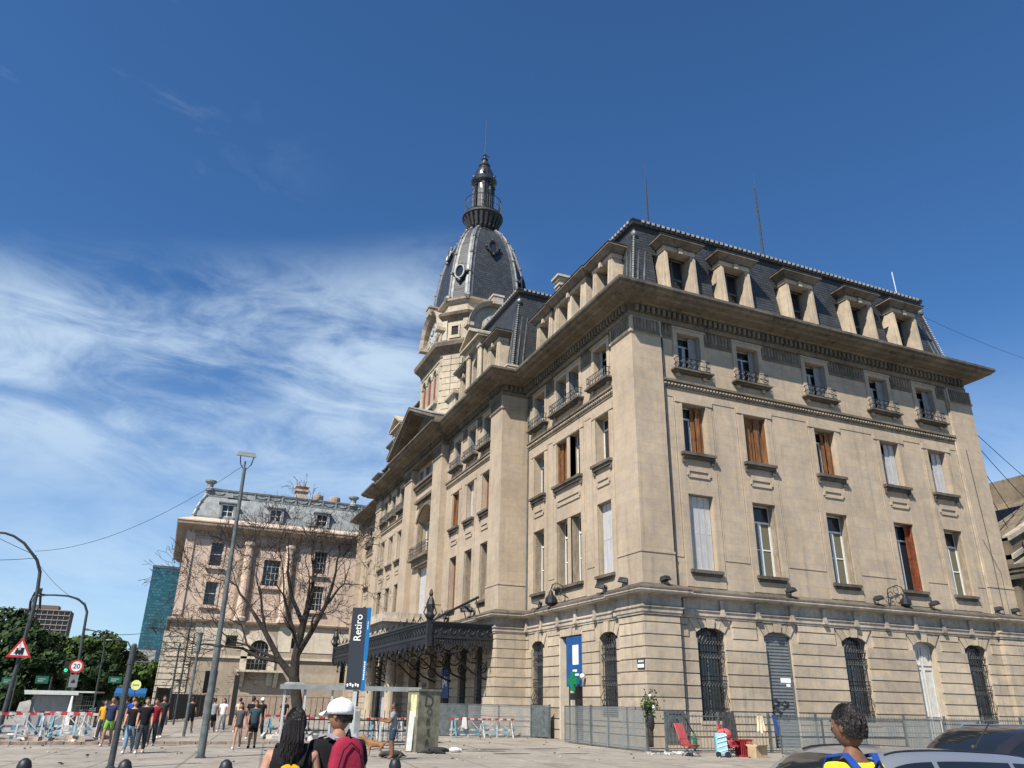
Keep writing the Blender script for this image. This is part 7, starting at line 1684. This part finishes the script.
# ---- utility box
T = thing('utility_box', 'olive utility box with D O B E R painted down its front', 'box', (9.45, 31.3, 0)); T.rotation_euler.z = R(18)
M['olive'] = plain('olive_paint', (.17, .16, .11), .75, var=.4, vscale=3); w = MB(); w.box(0, 1.05, 0, .75, 0, 2.18); w.box(-.04, 1.09, -.04, .79, 2.18, 2.26); w.box(-.03, 1.08, -.03, .78, 0, .12); w.build('cabinet', M['olive'], T, local=True)
M['graf'] = plain('spray', (.035, .035, .03), .8)
for k, ch in enumerate('DOBER'): text('graffiti', ch, .62 if k == 0 else .36, (.5+.05*(k % 2), -.012, 1.80-k*.37), (R(90), R(6*(-1)**k), 0), M['graf'], T, .003, bold=-.018)
w = MB(); w.box(-.012, -.0, .12, .5, 1.25, 2.05); w.build('notice', plain('pale_notice', (.5, .5, .25), .7, var=.3), T, local=True)
T2 = thing('white_board', 'narrow white panel leaning on the left side of the olive utility box', 'board', (9.2, 31.4, 0)); w = MB(); w.hexa([(-.1, 0, 0), (.1, 0, 0), (.1, .05, 0), (-.1, .05, 0)], [(.0, .1, 1.45), (.2, .1, 1.45), (.2, .15, 1.45), (.0, .15, 1.45)]); w.build('panel', M['whiteframe'], T2, local=True); w = MB(); w.box(-.12, .12, -.02, .07, 0, .04); w.build('foot', M['pole_grey'], T2, local=True)
T2 = thing('litter_bag', 'white plastic bag on the ground right of the olive utility box', 'bag', (11.0, 31.2, 0)); w = MB(); w.ball((0, 0, .09), .2, 10, 6, (1.2, .8, .5)); w.ball((.2, .05, .07), .12, 8, 5, (1, 1, .6)); w.build('bag', M['whiteframe'], T2, local=True)
# ---- bollards
w = MB(); w.lathe([(.13, 0), (.13, .08), (.10, .12), (.09, .55), (.10, .6), (.12, .62), (.12, .66), (.09, .70), (.10, .76), (.105, .82), (.08, .90), (.03, .94)], 0, 0, 18)
b0 = None
for x, y, lb in ((-1.65, 14.6, 'dark bollard top nearest the left corner of the picture'), (-.27, 14.2, 'dark bollard top beside the foot of the black cross-armed post'), (1.17, 14.0, 'dark bollard top just right of the tall lamp post foot'), (3.91, 14.1, 'dark bollard top right of the man with the red backpack')):
    if b0 is None: b0 = w.build('bollard', M['iron'], None, smooth=True); o = b0
    else: o = b0.copy(); COL.objects.link(o)
    o.location = (x, y, -.06); tag(o, lb, 'bollard', 'round topped bollards along the kerb')
# ---- dark gate and fences in front of the annex
def railfence(label, p, q, h, mat='pole', step=.16, name='railing_fence', spike=True, post_=2.4, r_=.018, rails=(.12, .9), cat='fence'):
    p, q = Vector((*p, 0)), Vector((*q, 0)); T = thing(name, label, cat, tuple(p)); d = q-p; L_ = d.length; T.rotation_euler.z = math.atan2(d.y, d.x)
    w = MB(); n = int(L_/step)
    for k in range(n+1): x = k*L_/n; w.tube([(x, 0, .05), (x, 0, h)], r_, 4); 
    w.build('bar', M[mat], T, local=True)
    w = MB()
    for z in rails: w.box(0, L_, -.02, .02, h*z-.025, h*z+.025)
    w.build('rail', M[mat], T, local=True)
    m_ = max(1, int(L_/post_))
    for k in range(m_+1): w = MB(); x = k*L_/m_; w.box(x-.045, x+.045, -.045, .045, 0, h+.06); w.build('post', M[mat], T, local=True)
    return T
railfence('dense black gate of tall upright bars left of the thin dark posts', (-.1, 70.5), (.9, 73.5), 2.5, 'black', .13, 'gate', r_=.04, cat='gate')
railfence('dark bar fence running from the black gate in front of the pinkish block', (.9, 73.5), (4.6, 92), 2.1, 'pole', .22, r_=.035)
railfence('long thin rail fence at the foot of the pinkish block', (4.6, 92), (18.6, 88), 2.1, 'pole', .6, r_=.02, rails=(.1, .98))
# ---- mesh hoarding around the corner (grey sheets of welded mesh)
m_, t, bs = newmat('mesh_sheet'); M['mesh'] = m_; bs.inputs['Base Color'].default_value = (.20, .22, .22, 1); bs.inputs['Roughness'].default_value = .6
g = N(t, 'ShaderNodeTexCoord'); sp = N(t, 'ShaderNodeSeparateXYZ'); L(t, g.outputs['Object'], sp.inputs[0]); nz = noise(t, g.outputs['Object'], 1.1, 5, .6, .4)
fx = math_(t, 'LESS_THAN', math_(t, 'FRACT', math_(t, 'DIVIDE', sp.outputs[0], .05)), .34); fz = math_(t, 'LESS_THAN', math_(t, 'FRACT', math_(t, 'DIVIDE', sp.outputs[2], .09)), .22)
al = math_(t, 'MAXIMUM', math_(t, 'MAXIMUM', fx, fz), math_(t, 'MULTIPLY', ramp_(t, nz, .45, .7), .4)); L(t, al, bs.inputs['Alpha'])
def meshfence(label, pts, h, panel=1.9, cover=(), name='mesh_fence'):
    b_ = Vector((*pts[0], 0)); T = thing(name, label, 'fence', tuple(b_), 'mesh hoarding at the foot of the facades'); k = 0
    for p, q in zip(pts, pts[1:]):
        p, q = Vector((*p, 0))-b_, Vector((*q, 0))-b_; d = q-p; L_ = d.length; d.normalize(); n = max(1, round(L_/panel)); ang = math.atan2(d.y, d.x)
        for i in range(n):
            x0, x1 = L_*i/n+.03, L_*(i+1)/n-.03; w = MB(); w.box(x0, x1, -.004, .004, .06, h-.02); o = w.build('mesh_panel', M['mesh'], T, local=True); o.location = p; o.rotation_euler.z = ang
            w = MB(); 
            for z in (.05, h*.5, h-.03): w.box(x0, x1, -.018, .018, z, z+.035)
            for x in (x0, x1): w.box(x-.02, x+.02, -.018, .018, .03, h)
            o = w.build('panel_frame', M['pole_grey'], T, local=True); o.location = p; o.rotation_euler.z = ang+R(rg.uniform(-.8, .8))
            if k in cover: w = MB(); w.box(x0+.05, x1-.05, -.03, -.022, .08, h-.05); o = w.build('sheet', M['pole_grey'], T, local=True); o.location = p; o.rotation_euler.z = ang
            k += 1
        w = MB(); w.box(-.05, .05, -.05, .05, 0, h+.05); o = w.build('post', M['pole_grey'], T, local=True); o.location = q
    return T
meshfence('grey mesh hoarding along the left facade up to the corner', [(19.75, 39.0), (19.45, 35.6), (19.42, 30.6)], 1.76, 1.7)
meshfence('grey hoarding panels in front of the canopy and pavilion', [(14.6, 47.2), (17.0, 46.4), (20.4, 44.6), (20.9, 43.2)], 1.75, 1.7, cover=(0, 3))
T = railfence('spiked bar fence along the right hand facade behind the red chairs', (19.9, 29.9), (44, 29.4), 1.55, 'pole_grey', .17, 'spiked_fence', r_=.014, post_=2.5, rails=(.06, .55, .93))
meshfence('low rail fence in front of the right end of the facade, behind the cars', [(24.6, 28.4), (36, 27.8)], 1.42, 2.3)
# things left along the spiked fence
M['red_fabric'] = plain('red_fabric', (.48, .09, .09), .8, var=.2, vscale=6, bump=.4, bscale=25); M['red_dark'] = plain('red_plastic', (.30, .02, .025), .6)
def chair(label, x, y, rz, back=True):
    T = thing('folding_chair', label, 'chair', (x, y, 0), 'red folding chairs by the fence', rz=R(rz)); 
    w = MB(); w.box(-.26, .26, -.25, .25, .36, .42); w.build('seat', M['red_dark'], T, local=True)
    w = MB(); w.hexa([(-.27, .22, .42), (.27, .22, .42), (.27, .27, .42), (-.27, .27, .42)], [(-.29, .50, 1.18), (.29, .50, 1.18), (.29, .56, 1.18), (-.29, .56, 1.18)]); w.build('backrest', M['red_fabric'], T, local=True)
    for sx in (-1, 1):
        w = MB(); w.tube([(sx*.27, -.24, .0), (sx*.27, .2, .40)], .013, 5); w.build('leg', M['iron'], T, local=True); w = MB(); w.tube([(sx*.27, .26, .0), (sx*.27, -.2, .40)], .013, 5); w.build('leg', M['iron'], T, local=True)
        w = MB(); w.tube([(sx*.29, -.25, .62), (sx*.29, .30, .64), (sx*.28, .26, .4)], .014, 5); w.build('armrest', M['iron'], T, local=True)
    return T
chair('red folding chair with tall pink-red back, left one by the fence', 19.75, 28.0, 22); chair('red folding chair beside the blue striped shopping trolley', 21.5, 27.6, 40)
T = thing('shopping_trolley', 'blue and white patterned shopping trolley with one big wheel', 'trolley', (20.75, 27.35, 0)); T.rotation_euler.z = R(-25); T.scale = (.88, .88, .88)
w = MB(); w.hexa([(-.24, -.17, .16), (.24, -.17, .16), (.24, .17, .16), (-.24, .17, .16)], [(-.27, -.13, .98), (.20, -.13, .98), (.20, .15, .98), (-.27, .15, .98)]); bg_ = w.build('bag', plain('trolley_blue', (.22, .50, .62), .7, var=.15), T, local=True)
w = MB()
for k in range(4): w.hexa([(-.22, -.185, .2+k*.19), (.22, -.185, .32+k*.19), (.22, -.172, .32+k*.19), (-.22, -.172, .2+k*.19)], [(-.22, -.180, .235+k*.19), (.22, -.180, .355+k*.19), (.22, -.168, .355+k*.19), (-.22, -.168, .235+k*.19)])
w.build('white_stripe', M['sign_white'], bg_, local=True)
for sx in (-.2, .2): w = MB(); w.m = Matrix.Translation((sx, -.2, .12)) @ Matrix.Rotation(R(90), 4, 'X'); w.lathe([(.04, -.02), (.12, -.02), (.12, .02), (.04, .02)], 0, 0, 16); w.build('wheel', M['black'], T, local=True)
w = MB(); w.tube([(-.2, .18, .1), (-.2, .18, 1.15), (.2, .18, 1.15), (.2, .18, .1)], .014, 5); w.build('handle', M['iron'], T, local=True)
T = thing('red_cloth', 'heap of red cloth on the folding chair behind the trolley', 'cloth', (21.15, 27.65, .45)); w = MB(); w.ball((0, 0, .35), .3, 12, 8, (1.1, .8, .8)); w.ball((.15, 0, .1), .25, 10, 6, (1, .8, 1)); w.build('heap', M['red_fabric'], T, local=True)
T = thing('cardboard_box', 'open cardboard box right of the red chairs', 'box', (22.2, 27.0, 0)); T.rotation_euler.z = R(12); T.scale = (.8, .8, .75); M['card'] = plain('cardboard', (.40, .29, .16), .85, var=.15)
w = MB(); w.box(-.42, .42, -.25, .25, 0, .52); w.build('carton', M['card'], T, local=True)
for s_ in (-1, 1): w = MB(); w.hexa([(-.42, s_*.25, .52), (.42, s_*.25, .52), (.42, s_*.26, .52), (-.42, s_*.26, .52)], [(-.4, s_*.40, .62), (.4, s_*.40, .62), (.4, s_*.41, .62), (-.4, s_*.41, .62)]); w.build('flap', M['card'], T, local=True)
T = thing('red_crate', 'dark red crate behind the cardboard box', 'crate', (21.95, 27.5, 0)); w = MB(); w.box(-.3, .3, -.2, .2, 0, .08)
for k in range(7): w.box(-.3+k*.09, -.26+k*.09, -.2, -.18, .08, .62)
w.box(-.3, .3, -.2, .2, .58, .64); w.box(-.3, .3, .18, .2, .08, .6); w.build('crate', M['red_dark'], T, local=True)
def hang(label, name, cat, x, z0, z1, wd, mat, lean=0):
    T = thing(name, label, cat, (x, 29.62, 0)); w = MB(); n = 7
    for k in range(n):
        a_ = -wd/2+wd*k/n; w.hexa([(a_+lean, -.10-.03*math.sin(k*2), z0+.06*math.sin(k*1.3)), (a_+wd/n+lean, -.10-.03*math.sin(k*2+2), z0+.06*math.sin(k*1.3+1)), (a_+wd/n+lean, -.05, z0), (a_+lean, -.05, z0)], [(a_*.7, -.07-.02*math.sin(k), z1), ((a_+wd/n)*.7, -.07, z1), ((a_+wd/n)*.7, -.04, z1), (a_*.7, -.04, z1)])
    w.build('fabric', mat, T, local=True); w = MB(); w.tube([(-wd*.25, -.06, z1), (0, -.03, z1+.08), (wd*.25, -.06, z1)], .01, 4); w.build('loop', M['iron'], T, local=True)
hang('dark blanket draped on the spiked fence behind the trolley', 'blanket', 'blanket', 22.9, .3, 1.62, .85, plain('blanket_dark', (.05, .05, .05), .95, var=.4, vscale=6, bump=.5)); hang('cream tote bag hanging on the spiked fence', 'tote_bag', 'bag', 24.6, .85, 1.5, .42, plain('cream_cloth', (.6, .52, .36), .9, var=.15)); hang('dark blue strip of cloth hanging beside the cream tote bag', 'scarf', 'cloth', 25.35, .75, 1.55, .22, plain('blue_cloth', (.02, .06, .22), .9), .18)
T = thing('plant_bunch', 'bunch of green plants and cloths tied on top of the corner fence post', 'plant', (19.5, 30.45, 1.5)); V = MB(); rg2 = random.Random(3)
for k in range(240): c_ = Vector((rg2.gauss(0, .20), rg2.gauss(0, .16), .35+rg2.gauss(0, .24))); d = Vector((rg2.gauss(0, 1), rg2.gauss(0, 1), rg2.gauss(0, 1))).normalized(); x = d.orthogonal().normalized()*.07; y = d.cross(x).normalized()*.05; V.poly([c_+x, c_+y, c_-x, c_-y])
V.build('leaves', M['leaf2'], T, local=True); w = MB()
for k in range(6): w.tube([(.04*k-.1, 0, -1.3), (.05*k-.12, .02, -.4), (.06*k-.15, 0, .3)], .018, 5)
w.build('stems', M['bark'], T, local=True); w = MB(); w.ball((.12, -.15, .2), .1, 8, 6, (1, .6, 1.6)); w.ball((-.02, -.1, .72), .07, 8, 6); w.build('white_cloth', M['whiteframe'], T, local=True); w = MB(); w.ball((-.05, -.16, -.35), .17, 8, 6, (.9, .7, 2.0)); w.build('dark_bag', M['black'], T, local=True)
T = thing('hanging_sack', 'green sack hanging inside the corner of the spiked fence', 'bag', (21.1, 29.7, 0)); w = MB(); w.ball((0, -.1, .45), .13, 8, 8, (.8, .7, 2.6)); w.build('sack', plain('sack_green', (.01, .12, .07), .6), T, local=True); w = MB(); w.tube([(-.35, -.02, 1.35), (-.15, -.05, 1.0), (0, -.1, .75)], .03, 5); w.build('cord', M['iron'], T, local=True)
# ---- overhead wires
def wire(label, a_, b_, sag, r_=.012, group='overhead wires'):
    a_, b_ = Vector(a_), Vector(b_); n = 18; w = MB(); w.tube([a_.lerp(b_, k/n)-Vector((0, 0, 4*sag*(k/n)*(1-k/n))) for k in range(n+1)], r_, 4); tag(w.build('overhead_wire', M['iron']), label, 'wire', group)
wire('long sagging wire from the tall lamp post to the first curved mast', (1.56, 28.9, 9.75), (-6.2, 40.83, 7.8), .75, .010)
wire('wire running between the first and second curved masts', (-5.9, 40.88, 7.2), (-5.2, 57.75, 7.3), .3)
wire('upper wire leaving the picture at the left above the curved mast', (-6.1, 40.85, 7.6), (-13, 30, 10.2), .25); wire('lower wire leaving the picture at the left below the curved mast', (-6.1, 40.85, 7.5), (-14, 34, 6.9), .5)
wire('level wire between the third curved mast and the pinkish block', (-6.2, 89.8, 7.5), (0, 110, 9.8), .3, .03)
for k, (p, q, s_) in enumerate((((48.4, 33.3, 19.6), (80, 40, 13), 1.2), ((48.4, 33.3, 18.6), (80, 42, 11), 1.5), ((48.4, 33.3, 17.0), (75, 44, 8), .6), ((48.4, 33.3, 15.4), (72, 44, 6), .5))):
    wire(['highest of the wires slanting down right of the big facade', 'second wire from the top slanting down right of the big facade', 'third wire from the top slanting down right of the big facade', 'lowest of the wires slanting down right of the big facade'][k], p, q, s_, .025)
wire('wire rising from the side hall roof to the corner of the big facade', (48.4, 33.3, 12.6), (62, 36, 20.5), .1, .03); wire('high wire from the right end of the slate roof out to the right', (46.8, 35, 29.5), (80, 40, 32.0), 1.0, .016)
# ================================================================== cars
def carpaint(name, col, metal=.5): return plain(name, col, .28, metal, coat=.6)
M['tyre'] = plain('tyre', (.015, .015, .016), .85); M['rim'] = plain('alloy', (.45, .46, .47), .35, .8); M['carglass'] = glass_mat('car_glass', (.012, .016, .02), .04); M['trim'] = plain('black_trim', (.015, .015, .016), .5)
M['tail'] = plain('tail_lamp', (.35, .01, .015), .25, coat=.5); M['headlamp'] = plain('head_lamp', (.6, .62, .65), .15, coat=.5)
def car(name, label, loc, rz, paint, st, rails=False, aerial=True, hs=1.0):
    """st: stations (x, z_bottom, z_belt, z_top, half_width_belt, half_width_top); x grows towards the front"""
    T = thing(name, label, 'car', loc, rz=R(rz)); w = MB(); w.smooth = True; rings = []
    def ringp(s_):
        x, zb, zl, zt, wb, wt = s_; h = zl-zb; p = [(0, zb), (wb*.75, zb), (wb*.96, zb+.10*h), (wb*1.0, zb+.40*h), (wb*1.0, zb+.72*h), (wb*.975, zl)]
        g_ = zt-zl; p += [(wb*.955+(wt-wb)*.05, zl+.03*g_), (wt+(wb-wt)*.28, zl+.62*g_), (wt*1.0, zl+.88*g_), (wt*.90, zl+.965*g_), (wt*.5, zl+.995*g_), (0, zt)]
        return [(x, y, z) for y, z in p]+[(x, -y, z) for y, z in p[-2:0:-1]]
    st = [(x, zb, zb+(zl-zb)*hs, zb+(zt-zb)*hs, wb, wt) for x, zb, zl, zt, wb, wt in st]
    # densify along the length with Catmull-Rom
    S = []
    for i in range(len(st)-1):
        p0 = st[max(0, i-1)]; p1 = st[i]; p2 = st[i+1]; p3 = st[min(len(st)-1, i+2)]
        for k in range(5):
            t_ = k/5; S.append(tuple(.5*((2*b_)+(-a_+c_)*t_+(2*a_-5*b_+4*c_-d_)*t_*t_+(-a_+3*b_-3*c_+d_)*t_**3) for a_, b_, c_, d_ in zip(p0, p1, p2, p3)))
    S.append(st[-1])
    for s_ in S: rings.append([w.vert(p) for p in ringp(s_)])
    n = len(rings[0])
    for A, B in zip(rings, rings[1:]):
        for k in range(n): w.face((A[k], A[(k+1) % n], B[(k+1) % n], B[k]))
    w.face(rings[0][::-1]); w.face(rings[-1]); body = w.build('body', paint, T, local=True, smooth=True)
    def at(x):
        for p, q in zip(S, S[1:]):
            if p[0] <= x <= q[0]: t_ = (x-p[0])/(q[0]-p[0]+1e-9); return tuple(a_+(b_-a_)*t_ for a_, b_ in zip(p, q))
        return S[-1]
    return T, body, at
def side_glass(T, at, xs, f0=.12, f1=.84, name='side_window'):
    for sd in (-1, 1):
        for x0, x1 in xs:
            w = MB(); w.smooth = True; n = 10; lo, hi = [], []
            for k in range(n+1):
                x = x0+(x1-x0)*k/n; _, zb, zl, zt, wb, wt = at(x); g_ = zt-zl
                if g_ < .05: continue
                def wid(f): return (wb*.955+(wt-wb)*.05)+((wt+(wb-wt)*.28)-(wb*.955+(wt-wb)*.05))*min(1, (f-.03)/.59) if f < .62 else (wt+(wb-wt)*.28)+(wt-(wt+(wb-wt)*.28))*(f-.62)/.26
                pts = []
                for f in (f0, .4, .62, f1): pts.append(w.vert((x, sd*(wid(f)+.006), zl+f*g_)))
                lo.append(pts)
            for A, B in zip(lo, lo[1:]):
                for k in range(3): w.face((A[k], B[k], B[k+1], A[k+1]))
            w.build(name, M['carglass'], T, local=True, smooth=True)
def wheels(T, xs, y, r_=.31):
    for x in xs:
        for sd in (-1, 1):
            w = MB(); w.m = Matrix.Translation((x, sd*y, r_)) @ Matrix.Rotation(R(90), 4, 'X'); w.lathe([(r_*.62, -.09), (r_*.95, -.10), (r_, -.06), (r_, .06), (r_*.95, .10), (r_*.62, .09)], 0, 0, 28); tw_ = w.build('wheel', M['tyre'], T, local=True)
            w = MB(); w.m = Matrix.Translation((x, sd*(y+.05), r_)) @ Matrix.Rotation(R(90), 4, 'X'); w.lathe([(r_*.64, -.05), (r_*.6, .05), (r_*.2, .03), (.02, .06)], 0, 0, 20); w.build('rim', M['rim'], tw_, local=True)
# silver hatchback
st = [(-2.05, .35, .80, .84, .66, .50), (-1.98, .28, .92, 1.02, .78, .56), (-1.72, .24, .96, 1.30, .83, .56), (-1.30, .22, .96, 1.44, .85, .60), (-.7, .22, .95, 1.485, .86, .63), (0, .22, .94, 1.50, .86, .63), (.45, .22, .93, 1.455, .86, .61), (.95, .22, .92, 1.22, .85, .58), (1.25, .23, .90, 1.02, .84, .60), (1.6, .25, .86, .92, .82, .62), (1.95, .28, .74, .80, .76, .60), (2.12, .38, .62, .66, .60, .50)]
CT, CB, at_ = car('parked_car', 'silver hatchback parked behind the man in yellow', (6.25, 5.95, 0), 180, carpaint('silver_paint', (.36, .38, .40), .6), st, hs=.96)
side_glass(CT, at_, [(-1.62, -.98), (-.92, -.02), (.04, 1.02)])
w = MB()
for sd in (-1, 1): w.tube([(x, sd*(at_(x)[5]*.80), at_(x)[2]+(at_(x)[3]-at_(x)[2])*.985+.002) for x in [-1.75+.12*k for k in range(19)]], .008, 4)
w.build('roof_channel', M['trim'], CT, local=True)
def screen(T, at, x0, x1, name):
    w = MB(); w.smooth = True; R_ = []
    for k in range(7):
        x = x0+(x1-x0)*k/6; _, zb, zl, zt, wb, wt = at(x); R_.append([w.vert((x, wt*f, zt-(.0 if abs(f) < .6 else .02)+.008)) for f in (-.82, -.5, 0, .5, .82)])
    for A, B in zip(R_, R_[1:]):
        for k in range(4): w.face((A[k], B[k], B[k+1], A[k+1]))
    w.build(name, M['carglass'], T, local=True, smooth=True)
screen(CT, at_, .52, 1.16, 'windscreen'); screen(CT, at_, -1.95, -1.5, 'rear_window')
wheels(CT, (-1.3, 1.3), .76)
w = MB(); w.tube([(-1.35, 0, 1.44), (-1.62, 0, 1.66)], .008, 5); w.ball((-1.33, 0, 1.44), .03, 8, 4); w.build('aerial', M['trim'], CT, local=True)
for sd in (-1, 1):
    w = MB(); w.m = Matrix.Translation((-1.86, sd*.66, 1.05)); w.ball((0, 0, 0), .16, 10, 8, (.5, .7, 1.3)); w.build('tail_light', M['tail'], CT, local=True, smooth=True)
    w = MB(); w.m = Matrix.Translation((1.93, sd*.60, .66)); w.ball((0, 0, 0), .16, 10, 8, (.8, 1, .6)); w.build('headlight', M['headlamp'], CT, local=True, smooth=True)
    w = MB(); w.ball((.72, sd*.96, 1.0), .1, 10, 6, (.6, 1.1, .75)); w.build('wing_mirror', M['trim'], CT, local=True, smooth=True)
# dark suv
st = [(-2.2, .45, .95, 1.0, .80, .62), (-2.12, .35, 1.05, 1.5, .88, .62), (-1.9, .32, 1.06, 1.62, .90, .64), (-1.2, .30, 1.06, 1.69, .91, .67), (-.4, .30, 1.05, 1.70, .91, .68), (.2, .30, 1.04, 1.67, .91, .66), (.6, .30, 1.03, 1.52, .90, .64), (1.0, .30, 1.02, 1.22, .89, .64), (1.25, .31, 1.0, 1.08, .88, .66), (1.8, .33, .94, 1.0, .86, .66), (2.15, .36, .82, .88, .80, .64), (2.3, .45, .70, .74, .66, .52)]
ST2, SB, at2 = car('parked_car', 'dark suv with roof rails cut by the right edge, behind the silver hatchback', (11.4, 8.5, 0), 180, carpaint('dark_paint', (.03, .03, .038), .4), st, hs=.92)
side_glass(ST2, at2, [(-1.85, -1.1), (-1.03, -.12), (-.04, .80)]); screen(ST2, at2, .4, 1.12, 'windscreen'); wheels(ST2, (-1.4, 1.4), .80, .35)
for sd in (-1, 1):
    w = MB(); w.tube([(.05, sd*.60, 1.53), (-.05, sd*.60, 1.59), (-1.7, sd*.58, 1.59), (-1.8, sd*.58, 1.53)], .018, 6); w.build('roof_rail', M['rim'], ST2, local=True)
    w = MB(); w.ball((.62, sd*1.0, 1.1), .11, 10, 6, (.6, 1.1, .8)); w.build('wing_mirror', M['trim'], ST2, local=True, smooth=True)
    w = MB(); w.m = Matrix.Translation((-2.12, sd*.74, 1.12)); w.ball((0, 0, 0), .16, 10, 8, (.4, .6, 1.6)); w.build('tail_light', M['tail'], ST2, local=True, smooth=True)
